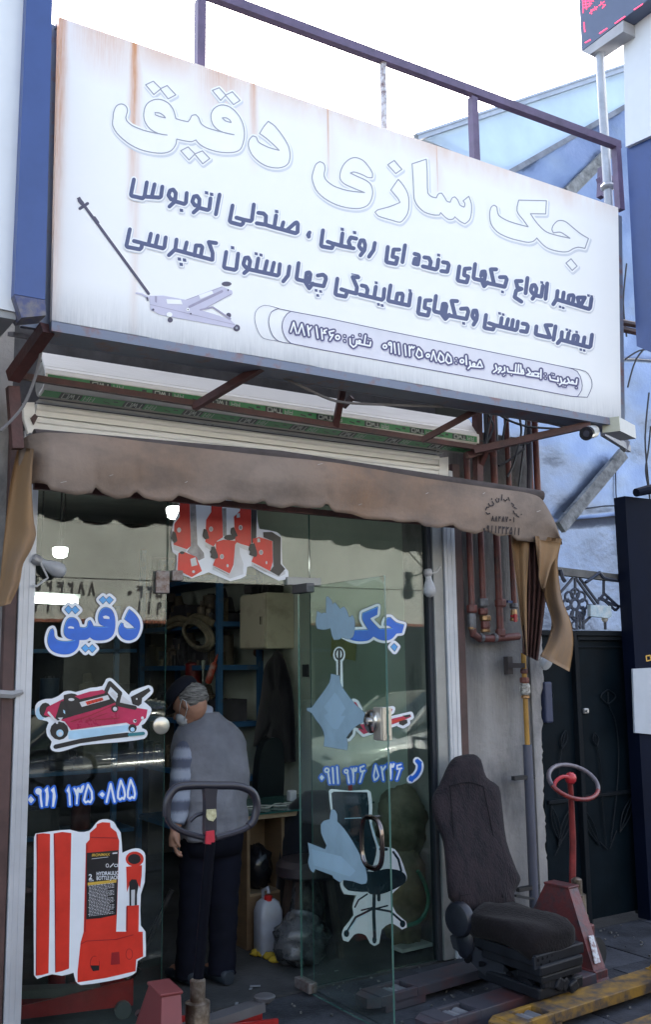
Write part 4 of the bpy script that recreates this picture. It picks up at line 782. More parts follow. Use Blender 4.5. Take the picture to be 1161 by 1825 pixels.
fn_ += stroke(v1([(135, 475), (310, 455)]), .8, False) + stroke(v1([(355, 418), (405, 412)]), 2.2, False) + stroke(v1(circ(300, 545, 14, 18, 10)), 1.2, True, True) + stroke(v1([(330, 560), (365, 525)]), 2)
q = MB(); art(q, lambda u, v, o: at(u, v, -.0147 - o), [(pal, fn_)]); q.build('small_print', pal, gl_left, kind='stuff')
# red jacks on the transom pane
X_ = (290, 880, .21533); x_ = lambda p: T(*X_, p)
hx = smooth(x_([(135,30),(130,150),(95,220),(68,340),(80,480),(115,510),(110,640),(240,700),(380,650),(560,725),(690,680),(700,605),(730,600),(960,720),(1040,700),(1040,640),(990,580),(985,360),(940,315),(830,295),(800,290),(785,220),(780,150),(780,40)]), True, 2)
badge = [circ(*x_([p])[0], 3.6, 4.6) for p in ((490,520),(815,485),(645,280),(400,292),(135,300))]
sticker([(wst, [hx]),
   (red, [x_([(140,30),(222,30),(225,200),(235,430),(200,460),(90,422),(95,250),(140,190)]), x_([(402,40),(490,50),(498,360),(450,390),(420,440),(352,398),(360,215),(402,150)]), x_([(640,40),(732,45),(732,440),(600,402),(590,190),(640,140)])]),
   (gry, [x_([(225,60),(272,62),(287,420),(340,490),(345,530),(300,552),(200,480),(232,430)]), x_([(490,120),(526,120),(530,345),(500,350)])]), (blk, [x_([(732,60),(780,60),(776,360),(735,420)])]),
   (ste, [x_([(90,425),(200,462),(180,500),(92,462)]), x_([(352,400),(430,440),(400,470),(354,440)]), x_([(610,400),(720,445),(715,475),(640,445)]), x_([(415,590),(555,660),(665,625),(668,665),(557,702),(415,628)]), x_([(735,565),(890,640),(1015,640),(1015,665),(962,690),(735,605)]), x_([(600,408),(632,410),(640,500),(668,580),(665,640),(556,660),(590,600)])]),
   (red, [x_([(130,490),(170,478),(278,522),(325,640),(240,690),(122,630)]), x_([(440,400),(505,380),(622,392),(600,420),(585,590),(555,660),(415,592),(442,520)]), x_([(745,372),(800,358),(908,392),(912,560),(890,640),(735,562),(760,500)])]),
   (blk, [circ(*x_([(555,362)])[0], 10.5, 5), circ(*x_([(160,488)])[0], 4.5, 2.6), smooth(x_([(400,440),(430,435),(455,500),(460,530),(430,540),(395,525),(400,500),(388,480),(400,462)])), smooth(x_([(725,415),(760,410),(785,500),(770,525),(715,505),(722,480),(710,460)])), smooth(x_([(565,285),(590,275),(622,350),(590,360),(562,330)])), smooth(x_([(340,290),(365,300),(385,370),(350,378),(330,350)])), smooth(x_([(80,310),(105,320),(122,390),(95,410),(70,370)])), x_([(832,318),(905,316),(978,362),(978,580),(1015,622),(962,682),(888,640),(918,600),(914,392),(835,360)])]),
   (ste, badge + [x_([(228,540),(272,525),(288,590),(238,602)]), x_([(783,370),(805,370),(808,400),(784,402)]), x_([(612,165),(638,160),(640,195),(612,200)]), circ(*x_([(255,645)])[0], 2.6), circ(*x_([(537,595)])[0], 2, 3), circ(*x_([(860,570)])[0], 1.6, 3)]),
   (gry, [p for p in [circ(*x_([q_])[0], 2.4, 3.2) for q_ in ((490,520),(815,485),(645,280),(400,292))]] + stroke(x_([(430,608),(545,670)]), 1.6) + stroke(x_([(755,590),(860,645)]), 1.4))], tr2, 'red and grey lifting jacks picture sticker')
# blue word on the right pane
R_ = (530, 1040, .19811); r_ = lambda p: T(*R_, p)
jm_ = smooth(r_([(590,265),(725,208),(718,275),(650,310),(690,360),(740,408),(860,402),(820,375),(785,375),(790,340),(815,305),(840,305),(890,350),(960,370),(940,440),(890,445),(850,490),(800,508),(740,500),(685,470),(640,505),(560,515),(480,500),(420,470),(430,425),(520,420),(640,415),(600,350),(585,310)]), True, 3, 40)
jd_ = r_([(845,570),(872,540),(902,568),(878,608)])
sticker([(dkb, rim([jm_, jd_], 6.2)), (wst, rim([jm_, jd_], 5.6)), (dkb, rim([jm_, jd_], .9)), (blue_hi, [jm_, jd_]), (blue, [[(a + .9, b_ + 1.2) for a, b_ in jm_]])], gl_right, 'blue Persian word sticker on the right pane')
wr = stroke(r_(circ(378, 635, 34, 48, 14)), 3.2, True, True) + stroke(r_([(378, 600), (378, 930)]), 4)
sticker([(blk, stroke(r_([(378, 630), (385, 930)]), 12.5) + grow(r_(circ(378, 640, 52, 70, 16)), 1.2)), (wst, stroke(r_([(378, 630), (385, 930)]), 11.2) + grow(r_(circ(378, 640, 52, 70, 16)), .4)), (blk, wr)], gl_right, 'white and black tool handle sticker')
S_ = (540, 1240, .20672); s_f = lambda p: T(*S_, p)
ps = [s_f([(440,48),(462,58),(490,112),(500,160),(470,160)]), s_f([(500,175),(700,125),(775,112),(768,135),(715,162),(540,208)]), s_f([(480,290),(490,245),(640,240),(740,205),(930,160),(936,182),(865,215),(620,300),(525,332)]), s_f([(830,215),(900,205),(905,235),(865,258),(832,245)]), s_f([(372,362),(400,320),(436,288),(430,330),(395,372)]), s_f([(450,272),(490,238),(525,295)])]
sticker([(blk, rim(ps, 5.6)), (wst, rim(ps, 5.0)), (crim, ps[:3]), (blk, ps[3:] + [s_f([(690,125),(770,112),(735,140)]), s_f([(860,172),(925,160),(930,178),(890,190)])]), (wst, [s_f([(555,215),(690,175),(640,215),(570,245)]), circ(*s_f([(552,248)])[0], 2)]), (red, [s_f([(760,215),(890,185),(860,212),(760,240)])])], gl_right, 'red pallet truck picture sticker')
num(S_, [('poly', [(145,705),(163,680),(185,705),(163,732)]), o_(208,642,18), [(218,655),(234,755)], [(258,622),(266,755)], [(295,614),(305,755)], o_(375,652,15), [(386,662),(400,752)], ('poly', [(411,622),(420,618),(428,638),(436,618),(444,618),(450,636),(459,614),(473,620),(466,652),(452,658),(444,654),(444,700),(440,754),(431,754),(430,700),(424,655)]), [(528,605),(495,618),(500,655),(535,645)], [(520,655),(494,745)], [(628,600),(612,690),(620,728),(640,715),(655,690),(628,600)], [(680,615),(696,728)], [(675,615),(692,640),(714,608)], ('poly', [(733,587),(742,583),(750,603),(758,583),(766,583),(772,601),(781,579),(795,585),(788,617),(774,623),(766,619),(768,665),(765,722),(755,722),(752,665),(746,620)]), [(848,592),(815,602),(815,632),(855,625)], [(840,635),(812,722)]], 3.0, 3.0, gl_right, 'phone number 0911 936 5236 in Persian digits')
ph = smooth(s_f([(985,562),(1008,590),(1005,640),(975,690),(930,722)]), False, 4)
sticker([(blk, stroke(ph, 15.6)), (wst, stroke(ph, 14.4)), (blue, stroke(ph, 7) + [s_f([(970,560),(990,540),(1032,575),(1010,610)]), s_f([(910,712),(930,682),(965,715),(945,748)])])], gl_right, 'blue telephone handset sticker')
Z_ = (500, 1180, .2584); z_f = lambda p: T(*Z_, p)
ch = smooth(z_f([(335,890),(352,875),(480,888),(600,880),(625,900),(635,1000),(632,1110),(655,1190),(680,1270),(740,1278),(790,1290),(830,1350),(860,1430),(873,1475),(868,1510),(770,1600),(765,1650),(800,1730),(868,1790),(873,1830),(840,1845),(790,1810),(755,1805),(700,1845),(683,1940),(650,1957),(620,1940),(590,1885),(545,1870),(510,1880),(470,1930),(435,1920),(423,1880),(440,1830),(505,1745),(497,1690),(510,1640),(525,1610),(440,1600),(415,1550),(412,1500),(400,1300),(360,1100),(345,1000)]), True, 2)
lthr = mat('sticker_leather', (.012, .028, .04), rough=.25, var=.3, scale=6)
sticker([(wst, [ch]), (lthr, [smooth(z_f([(352,905),(370,893),(600,898),(612,990),(612,1080),(640,1200),(665,1290),(640,1400),(600,1440),(480,1420),(400,1300),(370,1100)])), smooth(z_f([(585,1440),(640,1445),(740,1425),(830,1440),(868,1475),(862,1520),(800,1560),(700,1600),(620,1600),(590,1560)])), smooth(z_f([(435,1505),(600,1500),(640,1560),(600,1585),(470,1575),(435,1540)]))] +
   stroke(z_f([(780,1310),(815,1360),(835,1440)]), 4) + stroke(z_f([(690,1290),(735,1292)]), 5) + stroke(z_f([(648,1600),(645,1740),(652,1900)]), 6) + stroke(z_f([(640,1700),(520,1760),(460,1860)]), 4) + stroke(z_f([(650,1700),(760,1720),(840,1790)]), 4) + stroke(z_f([(600,1600),(540,1640),(515,1690)]), 3) + stroke(z_f([(650,1690),(560,1712)]), 3) + stroke(z_f([(660,1700),(740,1680)]), 3) + stroke(z_f([(680,1600),(680,1640)]), 6) + [circ(*z_f([(457,1872)])[0], 5, 6.5), circ(*z_f([(845,1805)])[0], 5, 6.5), circ(*z_f([(650,1915)])[0], 4, 7)]),
   (sky_, stroke(z_f([(445,1078),(560,1074)]), 1.2) + stroke(z_f([(625,1110),(680,1290)]), 1.4) + stroke(z_f([(470,1850),(525,1775),(600,1735)]), 1.0))], gl_right, 'black leather office chair picture sticker')

# the open door leaf
XD = 2.757
leaf = thing('glass_door', 'open frameless glass door with lock and pull ring swung outwards', 'door', (XD, 0, .0))
q = MB(); q.bb((XD - .005, -.85, .012), (XD + .005, -.03, 2.092)); q.mats = [GLASS, EDGE]; q.mi = [1] * 6
for i, f in enumerate(q.f):
    n = (q.v[f[1]] - q.v[f[0]]).cross(q.v[f[2]] - q.v[f[1]]).normalized()
    if abs(n.x) > .9: q.mi[i] = 0
q.build('pane', GLASS, leaf)
DP = lambda u, v, o=0: onX(u, v, XD - .0062 - o)
back = mat('sticker_back', (.34, .50, .60), rough=.45, var=.12, scale=5, bump=.03, bscale=5); back2 = mat('sticker_back_inner', (.38, .56, .68), rough=.5, var=.05)
sil = [smooth(r_([(180,250),(205,262),(222,270),(240,262),(262,268),(262,125),(275,115),(310,155),(315,190),(340,168),(385,230),(420,208),(445,240),(465,300),(480,300),(495,282),(515,320),(518,400),(500,480),(460,500),(400,480),(385,500),(330,505),(315,470),(300,400),(240,415),(180,405),(168,350)])),
       smooth(z_f([(350,80),(408,95),(415,150),(445,200),(510,285),(560,330),(582,350),(580,410),(540,430),(500,460),(455,520),(465,560),(460,607),(300,580),(305,510),(285,450),(240,390),(215,350),(183,335),(185,315),(215,315),(275,235),(340,140)]), True, 2, 40),
       smooth(z_f([(352,1018),(375,1020),(392,1050),(393,1100),(440,1150),(500,1240),(560,1350),(590,1430),(600,1500),(592,1525),(560,1531),(500,1511),(430,1501),(415,1519),(370,1491),(360,1471),(240,1426),(230,1451),(210,1436),(192,1381),(200,1330),(190,1245),(308,1292),(320,1265),(282,1180),(280,1120),(300,1095),(340,1085),(347,1040)]), True, 2, 40)]
inn = [[], [smooth(z_f([(375,210),(400,235),(450,320),(420,370),(450,372),(400,460),(365,460),(300,370),(330,350),(300,310)]))], [z_f([(215,1290),(420,1340),(520,1440),(480,1480),(230,1400)])]]
for s_, i_, lb in zip(sil, inn, ('pale blue back of a lettering sticker', 'pale blue back of a jack sticker', 'pale blue back of a chair sticker')):
    q = MB(); art(q, DP, [(mat('sticker_back_edge', (.10, .16, .22), rough=.5), grow(s_, .5)), (back, [s_])] + ([(back2, i_)] if i_ else [])); q.build('sticker', back, leaf, label=lb)
chrome = mat('chrome', (.62, .60, .57), rough=.18, metal=1., var=.1); nick = mat('satin_nickel', (.62, .58, .50), rough=.3, metal=.7, var=.15)
lk = onX(688, 1290, XD)
q = MB(); q.box((XD - .018, lk.y + .03, lk.z), (.022, .07, .155), bev=.006); q.box((XD + .018, lk.y + .03, lk.z), (.022, .07, .155), bev=.006); q.box((XD, lk.y - .008, lk.z), (.052, .012, .155), bev=.003)
for dz in (-.06, .055):
    for dx in (-.012, .012): q.box((XD + dx, lk.y - .016, lk.z + dz), (.008, .004, .016))
lko = q.build('lock_case', nick, leaf)
q = MB(); q.lathe((XD - .028, lk.y + .07, lk.z + .01), [(0, .055), (.012, .056), (.02, .045)], (-1, 0, 0), 20); q.lathe((XD - .045, lk.y + .07, lk.z + .01), [(0, .022), (.02, .022), (.025, .01)], (-1, 0, 0), 14); q.build('lock_disc', chrome, lko, smooth=True)
rg = onX(677, 1500, XD)
q = MB(); pth = []
for i in range(28):
    a = 2 * math.pi * i / 28; pth.append((XD - .045, rg.y + .085 * (abs(math.cos(a)) ** .7) * (1 if math.cos(a) > 0 else -1), rg.z + .115 * (abs(math.sin(a)) ** .7) * (1 if math.sin(a) > 0 else -1)))
q.tube(pth, .012, 10, closed=True); q.tube([(XD, rg.y, rg.z + .112), (XD - .045, rg.y, rg.z + .112)], .01, 8); q.tube([(XD, rg.y, rg.z - .112), (XD - .045, rg.y, rg.z - .112)], .01, 8)
q.build('pull_ring', mat('bronze_chrome', (.20, .17, .16), rough=.15, metal=1.), leaf, smooth=True)
q = MB(); q.box((XD, -.08, 2.085), (.05, .16, .05), bev=.004); q.build('patch_fitting', mat('patch_dark', (.09, .09, .10), rough=.5, metal=.4), leaf)
q = MB(); q.box((XD, -.07, .04), (.05, .15, .05), bev=.004); q.build('patch_fitting', hinge, leaf)
# round lock plate on the left pane
q = MB(); p_ = at(285, 1293, 0); q.lathe((1.963, -.008, p_.z), [(0, .043), (.010, .043), (.014, .038)], (0, -1, 0), 24); q.build('lock_plate', nick, gl_left, smooth=True)

# bulbs either side
bulbm = mat('dull_bulb', (.42, .43, .45), rough=.25, var=.15, scale=8); bcap = mat('bulb_cap', (.35, .35, .36), rough=.5, metal=.5)
def bulb(c, ax, lab):
    t = thing('light_bulb', lab, 'light bulb', tuple(c), 'unlit bulbs beside the glass front'); ax = Vector(ax).normalized()
    q = MB(); q.lathe(c, [(0, .018), (.03, .02), (.05, .028), (.085, .038), (.11, .036), (.128, .022), (.134, .004)], ax, 14); q.build('bulb', bulbm, t, smooth=2)
    q = MB(); q.lathe(Vector(c) - ax * .035, [(0, .022), (.012, .026), (.03, .026), (.045, .020)], ax, 12); q.build('socket', bcap, t)
bulb(at(70, 1000, -.07), (.75, -.15, -.35), 'unlit bulb in a tilted socket on the left rail')
bulb(at(764, 1025, -.10), (0, -.1, -1), 'unlit bulb hanging at the right jamb below the awning')
for p_, lb in (([(72, 1003), (85, 1030), (65, 1045), (58, 1042)], 'thin white wire looping under the tilted left bulb'), ([(764, 1022), (778, 1020), (786, 1010)], 'thin white wire feeding the bulb at the right jamb')):
    q = MB(); q.tube([at(u, v, -.085) for u, v in smooth(p_, False, 4)], .005, 5); tag(recentre(q.build('bulb_wire', mat('white_wire', (.5, .5, .5), rough=.6)), at(*p_[0], -.085)), lb, 'cable')

# ================================================================ AWNING
aw = thing('awning', 'faded brown canvas awning folded in with a ragged scalloped valance', 'awning', (2.7, -.4, 2.5))
canvas = stained('awning_canvas', (.265, .208, .172), [(1.75, .35, .5, 2.8, 1.2), (2.9, .30, .85, 2.75, .9), (3.3, .4, .6, 2.8, 1.2)], rough=.85, rustcol=(.30, .165, .09), noisecol=((.145, .115, .10), .40, .74, 2.8, (1, 1, 1.6)), bump=.22)
flapm = stained('awning_flap', (.26, .155, .075), [], rough=.8, noisecol=((.13, .10, .085), .45, .7, 2.5, (1, 1, .4)), bump=.1)
top = smooth([(31,800),(38,785),(52,775),(78,771),(155,774),(258,787),(465,811),(600,825),(757,852),(865,868),(938,878),(965,888),(990,930),(1002,966)], False, 6, 80)
bot = [(57,860),(83,862),(90,873),(134,883),(165,878),(170,868),(181,878),(207,890),(232,886),(242,875),(258,888),(284,894),(310,892),(316,882),(335,888),(362,898),(393,896),(405,890),(429,896),(455,898),(471,892),(478,901),(504,906),(524,901),(548,906),(574,905),(584,895),(594,912),(627,916),(653,925),(700,927),(710,931),(746,930),(757,938),(783,941),(808,935),(819,945),(850,952),(865,945),(891,956),(912,953),(922,963),(953,966),(1003,971)]
def interp(pts, x_):
    for a, b_ in zip(pts, pts[1:]):
        if a[0] <= x_ <= b_[0]: t = (x_ - a[0]) / max(1e-6, b_[0] - a[0]); return a[1] + (b_[1] - a[1]) * t
    return pts[0][1] if x_ < pts[0][0] else pts[-1][1]
def yaw(u, t):
    y = -.50 + .05 * t
    if u < 90: y += .16 * ((90 - u) / 60) ** 1.5
    if u > 930: y += .10 * ((u - 930) / 70) ** 1.5
    y -= .012 * math.sin(min(1, t * 1.25) * math.pi) 
    y += .014 * math.sin(u / 37 + t * 1.5 + .8 * math.sin(u / 90)) * t + .010 * math.sin(u / 17 + 2) * t * t + .008 * math.sin(u / 61 + 4 * t)
    return y
nU = 170
us = [33 + (1003 - 33) * i / nU for i in range(nU + 1)]
def aw_pt(u, t, o=0):
    # smooth rounded bottom scallops: sample the hem
    vt, vb = interp(top, u), interp(bot, u) if u > 57 else 860 + (57 - u) * 2.3
    return at(u, vt + (vb - vt) * t, yaw(u, t) - o)
q = MB(); nV = 12; vs = [aw_pt(u, j / nV) for u in us for j in range(nV + 1)]
q.add(vs, [(i * (nV + 1) + j, (i + 1) * (nV + 1) + j, (i + 1) * (nV + 1) + j + 1, i * (nV + 1) + j + 1) for i in range(nU) for j in range(nV)])
# thickness
k = len(q.v); q.v += [v + Vector((0, .004, 0)) for v in vs]; q.f += [[a + k for a in f][::-1] for f in list(q.f)]; q.mi += [0] * (len(q.f) - len(q.mi))
for i in range(nU):
    a = i * (nV + 1) + nV; b_ = a + nV + 1; q.f.append([a, b_, b_ + k, a + k]); q.mi.append(0)
q.build('valance', canvas, aw, smooth=2)
# roller with rolled cloth, front bar
q = MB(); q.tube([at(60, 778, -.36), at(500, 815, -.36), at(965, 884, -.36)], .035, 12); q.build('cloth_roll', mat('roll_cloth', (.10, .085, .085), rough=.9, var=.2), aw, smooth=True)
q = MB(); q.bar(at(60, 866, -.33), at(960, 950, -.33), .03, .03); q.build('front_bar', maroon, aw)
def sheet(nm, left, right, yf, mt, nu=14, nv=30, lab=None):
    def fn(a, b_):
        lx, ly = left(b_); rx, ry = right(b_); u = lx + (rx - lx) * a; v = ly + (ry - ly) * a; return at(u, v, yf(a, b_))
    q = MB(); q.grid(fn, nu, nv, thick=(0, .004, 0)); return q.build(nm, mt, aw, smooth=2, label=lab)
def pline(pts):
    P = smooth(pts, False, 4, 80)
    L = [0]
    for a, b_ in zip(P, P[1:]): L.append(L[-1] + math.dist(a, b_))
    def f(t):
        s = t * L[-1]
        for i in range(len(P) - 1):
            if L[i + 1] >= s: w_ = (s - L[i]) / max(1e-6, L[i + 1] - L[i]); return (P[i][0] + (P[i + 1][0] - P[i][0]) * w_, P[i][1] + (P[i + 1][1] - P[i][1]) * w_)
        return P[-1]
    return f
sheet('side_flap', pline([(32, 796), (20, 850), (10, 930), (2, 1010), (-4, 1082)]), pline([(60, 800), (56, 860), (60, 929), (64, 953), (55, 980), (41, 1005), (34, 1042), (18, 1076)]), lambda a, b_: -.36 + .05 * math.sin(a * 5 + b_ * 2) - .10 * a, flapm, lab='left hanging side flap')
sheet('side_flap', pline([(955, 955), (960, 1000), (972, 1064), (985, 1110), (975, 1150), (964, 1169)]), pline([(1003, 960), (995, 1000), (1003, 1067), (1019, 1110), (1023, 1149), (1016, 1197)]), lambda a, b_: -.44 + .06 * math.sin(a * 4.5 + b_ * 3) + .05 * b_, flapm, lab='right hanging side flap')
sheet('side_flap', pline([(962, 962), (963, 1000), (962, 1030), (968, 1050)]), pline([(1001, 968), (993, 992), (985, 1005), (972, 1048)]), lambda a, b_: -.52 + .02 * math.sin(a * 5), flapm, 8, 12)
sheet('side_flap', pline([(911, 955), (917, 1000), (925, 1060), (930, 1110), (938, 1165)]), pline([(945, 958), (942, 1010), (940, 1060), (940, 1110), (941, 1170)]), lambda a, b_: -.36 + .03 * math.sin(a * 6), flapm, 8, 24, 'ochre fold hanging beside the pleats')
pleat = mat('maroon_pleat', (.11, .058, .05), rough=.8, var=.35, scale=6, stretch=(6, 6, .5), bump=.2)
sheet('pleated_curtain', pline([(930, 950), (930, 1000), (932, 1080), (933, 1165)]), pline([(978, 952), (978, 1030), (970, 1100), (960, 1178)]), lambda a, b_: -.34 + .028 * (abs(((a * 5) % 1) - .5) * 4 - 1), pleat, 40, 14, 'gathered maroon pleats at the right corner')
# faded stencil on the valance
prt = mat('faded_stencil', (.075, .065, .07), rough=.9, var=.3, scale=30); prt2 = mat('faded_stencil_light', (.13, .11, .11), rough=.9)
AP = lambda u, v, o: aw_pt(u, (v - interp(top, u)) / (interp(bot, u) - interp(top, u)), .004 + o)
Y_ = (830, 860, .14642); y_f = lambda p: T(*Y_, p)
q = MB(); s1 = []
for st in ([(255,365),(275,385),(300,375)], [(250,335),(262,300),(290,300)], [(285,255),(300,285),(340,280),(345,250)], [(322,195),(322,205)], [(330,230),(350,262)], [(370,205),(385,240),(408,235),(410,195)], [(385,190),(390,192)], [(450,148),(442,215)], [(470,205),(490,225),(510,205)], [(525,180),(540,220)], [(565,250),(595,275),(580,290)], [(600,300),(625,320)], [(590,345),(600,380),(630,385)], [(625,400),(655,420)], [(683,385),(685,390)]): s1 += stroke(y_f(st), 1.9)
art(q, AP, [(prt, s1 + digits('8848701', *y_f([(318, 408)])[0], 6.3, 8.5, 1.5, .05) + digits('0911333511', *y_f([(215, 515)])[0], 6.9, 12, 1.7, .09))]); q.build('lettering', prt, aw, label='faded stencilled Persian stamp with numbers')
sc = MB(); random.seed(2)
scr = []
for u, v, l in ((567, 828, 8), (862, 880, 3), (958, 912, 6), (108, 860, 10), (195, 848, 6), (640, 900, 5), (330, 860, 4), (760, 880, 4)): scr += stroke([(u, v), (u + l, v - 2)], 1.1)
art(sc, AP, [(mat('scuff', (.45, .42, .40), rough=.8), scr)]); sc.build('scuffs', None, aw)
# ================================================================ PIPES on the pier
YP = -.05
gas = thing('gas_pipes', 'rusty maroon gas pipes with brass valves joined by a header on the pier', 'pipe', tuple(at(870, 1135, YP).xy) + (1.8,))
pipem = mat('pipe_maroon', (.13, .040, .032), rough=.5, var=.4, scale=9, bump=.2, bscale=40, col2=(.06, .035, .035), mix=.42); brass = mat('brass', (.40, .24, .12), rough=.4, metal=.7, var=.3, scale=20); pgrey = mat('pipe_fitting_grey', (.17, .17, .18), rough=.55, metal=.3, var=.3, scale=15)
def vp(u, v0, v1, r=.020, nm='pipe', mt=pipem, par=gas, Y=YP):
    a, b_ = at(u, v0, Y), at(u, v1, Y); q = MB(); q.tube([(b_.x, Y, a.z), (b_.x, Y, b_.z)], r, 10); q.build(nm, mt, par, smooth=True); return b_
def collar(c, r, h, mt, nm='collar', par=gas, n=8): q = MB(); q.lathe((c.x, c.y, c.z - h / 2), [(0, r * .85), (h * .2, r), (h * .8, r), (h, r * .85)], (0, 0, 1), n); return q.build(nm, mt, par)
vp(842, 800, 1085); vp(862, 760, 1070); vp(893, 700, 1130, .023); vp(917, 700, 1075, .018)
for u, v, r, h, mt in ((842, 1085, .034, .05, pipem), (842, 1108, .028, .10, pgrey), (842, 1118, .026, .03, brass), (862, 1074, .034, .05, pgrey), (862, 1090, .032, .04, pipem), (866, 1102, .036, .035, brass), (866, 1114, .03, .05, pipem), (866, 1124, .032, .02, brass), (893, 1075, .038, .05, pipem), (917, 1080, .03, .03, pgrey), (917, 1096, .022, .07, brass), (917, 1104, .028, .02, brass), (893, 1128, .034, .05, pipem)):
    collar(at(u, v, YP), r, h, mt)
P_ = [at(843, 1120, YP), at(845, 1131, YP), at(856, 1138, YP), at(880, 1138, YP), at(925, 1134, YP)]
q = MB(); q.tube(P_, .024, 10); q.build('header', pipem, gas, smooth=True)
for u in (858, 882): q = MB(); c_ = at(u, 1137, YP); q.lathe((c_.x - .012, c_.y, c_.z), [(0, .028), (.01, .032), (.024, .028)], (1, 0, 0), 10); q.build('collar', pgrey, gas)
q = MB(); c_ = at(917, 1098, YP - .03); q.box(c_, (.05, .012, .014)); q.box(c_ + Vector((.0, -.012, -.012)), (.02, .01, .05)); q.build('valve_lever', mat('red_lever', (.45, .02, .03), rough=.5), gas)
q = MB(); q.bar(at(905, 1072, YP), at(915, 1073, YP), .014); q.build('valve_lever', mat('blue_lever', (.02, .06, .2), rough=.5), gas)
for u0 in (950, 962): vp(u0 - 2, 735, 885, .02 if u0 == 950 else .022, par=gas, Y=-.06)
q = MB(); q.tube([at(944, 760, -.08), at(945, 820, -.08), at(944, 880, -.08)], .018, 8); q.build('conduit', mat('dark_conduit', (.04, .035, .05), rough=.6), gas)
# yellow riser with grey sleeve
ris = thing('gas_riser', 'yellow gas pipe dropping into a grey sleeve at the pier corner', 'pipe', tuple(at(943, 1590, -.06).xy) + (.2,))
yel = mat('yellow_pipe', (.42, .22, .035), rough=.45, var=.2, scale=6); sleeve = mat('grey_sleeve', (.085, .09, .125), rough=.55, var=.2, scale=4)
a, b_, c_ = at(938, 1178, -.06), at(941, 1330, -.06), at(945, 1612, -.06); X0 = b_.x
q = MB(); q.tube([(X0, -.06, a.z + .05), (X0, -.06, b_.z)], .016, 10); q.build('pipe', yel, ris, smooth=True)
q = MB(); q.tube([(X0, -.06, b_.z + .01), (X0, -.06, .05)], .029, 12); q.build('sleeve', sleeve, ris, smooth=True)
for v, r, h, mt in ((1196, .026, .03, pipem), (1212, .032, .035, pipem), (1228, .036, .07, mat('valve_paint', (.45, .45, .43), rough=.6, col2=(.15, .14, .13), mix=.5, scale=60)), (1242, .028, .02, brass)):
    z = at(939, v, -.06).z; collar(Vector((X0, -.06, z)), r, h, mt, 'fitting', ris)
for v in (1385, 1583): z = at(940, v, -.06).z; q = MB(); q.bb((X0 - .13, -.075, z - .012), (X0 + .04, -.045, z + .012)); q.build('clamp', mat('clamp_black', (.02, .02, .022), rough=.6), ris)
q = MB(); q.bar(at(905, 1186, -.03), at(935, 1186, -.07), .03); z = at(903, 1186, 0); q.box((z.x, -.02, z.z), (.04, .04, .11)); q.build('wall_bracket', mat('bracket_dark', (.06, .05, .05), rough=.7), ris)
lamp = MB(); c_ = at(967, 1185, -.12); lamp.lathe(c_ + Vector((0, 0, .03)), [(0, .02), (.015, .035), (.04, .045), (.055, .04), (.06, .01)], (.1, -.6, -.4), 14); tag(recentre(lamp.build('wall_fitting', mat('white_plastic', (.6, .62, .65), rough=.4), smooth=True), c_), 'small round white fitting at the pier corner below the pleats', 'fitting')
# cable bundle below the sign, right
q = MB(); random.seed(11)
for i, pts in enumerate((((868, 735), (880, 760), (862, 800)), ((878, 735), (870, 770), (858, 840)), ((925, 735), (930, 770), (915, 830), (905, 850)), ((905, 740), (900, 760), (896, 790)), ((940, 735), (935, 790), (925, 870)), ((885, 735), (905, 748), (940, 760), (1010, 765)), ((930, 738), (970, 752), (1040, 768)), ((870, 800), (900, 795), (940, 790), (960, 775)), ((890, 830), (905, 822), (922, 810), (935, 800)))):
    q.tube([at(u, v, -.12 - .03 * (i % 3)) for u, v in smooth(list(pts), False, 5)], .008, 5)
tag(recentre(q.build('cable_bundle', mat('black_cable', (.02, .02, .025), rough=.6)), at(900, 790, -.12)), 'tangled black cables around the pipes under the sign', 'cable')
# wall lamp housing behind pipes
q = MB(); q.box(at(876, 770, -.01), (.10, .05, .30), bev=.02); tag(recentre(q.build('junction_box', mat('dark_box', (.03, .03, .04), rough=.5)), at(876, 770, 0)), 'dark junction box half hidden behind the cables', 'junction box')

# ================================================================ CCTV cameras
cw = mat('camera_white', (.62, .64, .64), rough=.4, var=.1); cb_ = mat('camera_black', (.015, .015, .02), rough=.2)
t = thing('security_camera', 'white bullet security camera with black face pointing at the street', 'security camera', tuple(at(1060, 770, -.6)), 'security cameras under the sign corner')
a, b_ = at(1046, 773, -.78), at(1073, 763, -.55)
q = MB(); d = (b_ - a).normalized(); q.lathe(a, [(0, .036), (.004, .040), (.20, .040), (.21, .03)], d, 18); q.build('body', cw, t, smooth=True)
q = MB(); q.lathe(a - d * .003, [(0, .040), (.05, .0405)], d, 18); q.build('face', cb_, t, smooth=True)
q = MB(); q.lathe(a - d * .006, [(0, .018), (.004, .02)], d, 14); q.build('lens', mat('lens', (.05, .05, .07), rough=.05), t)
q = MB(); q.bar(b_, at(1075, 752, -.55), .02); q.build('arm', cw, t)
t = thing('security_camera', 'boxy white camera housing tilted below the sign corner', 'security camera', tuple(at(1104, 768, -.6)), 'security cameras under the sign corner')
q = MB(); a, b_ = at(1090, 757, -.75), at(1120, 772, -.55); q.bar(a, b_, .10, .085); q.build('housing', mat('dulled_white', (.42, .43, .42), rough=.5), t); q = MB(); q.bar(a - (b_ - a) * .01, a, .105, .088); q.build('hood', mat('yellowed_plastic', (.5, .49, .38), rough=.5), t)
q = MB(); q.bar(at(1075, 770, -.3), at(1122, 800, .3), .03, .05); q.bar(at(1118, 785, .2), at(1112, 802, .2), .03, .05); q.build('arm', mat('arm_grey', (.15, .15, .18), rough=.6), t)

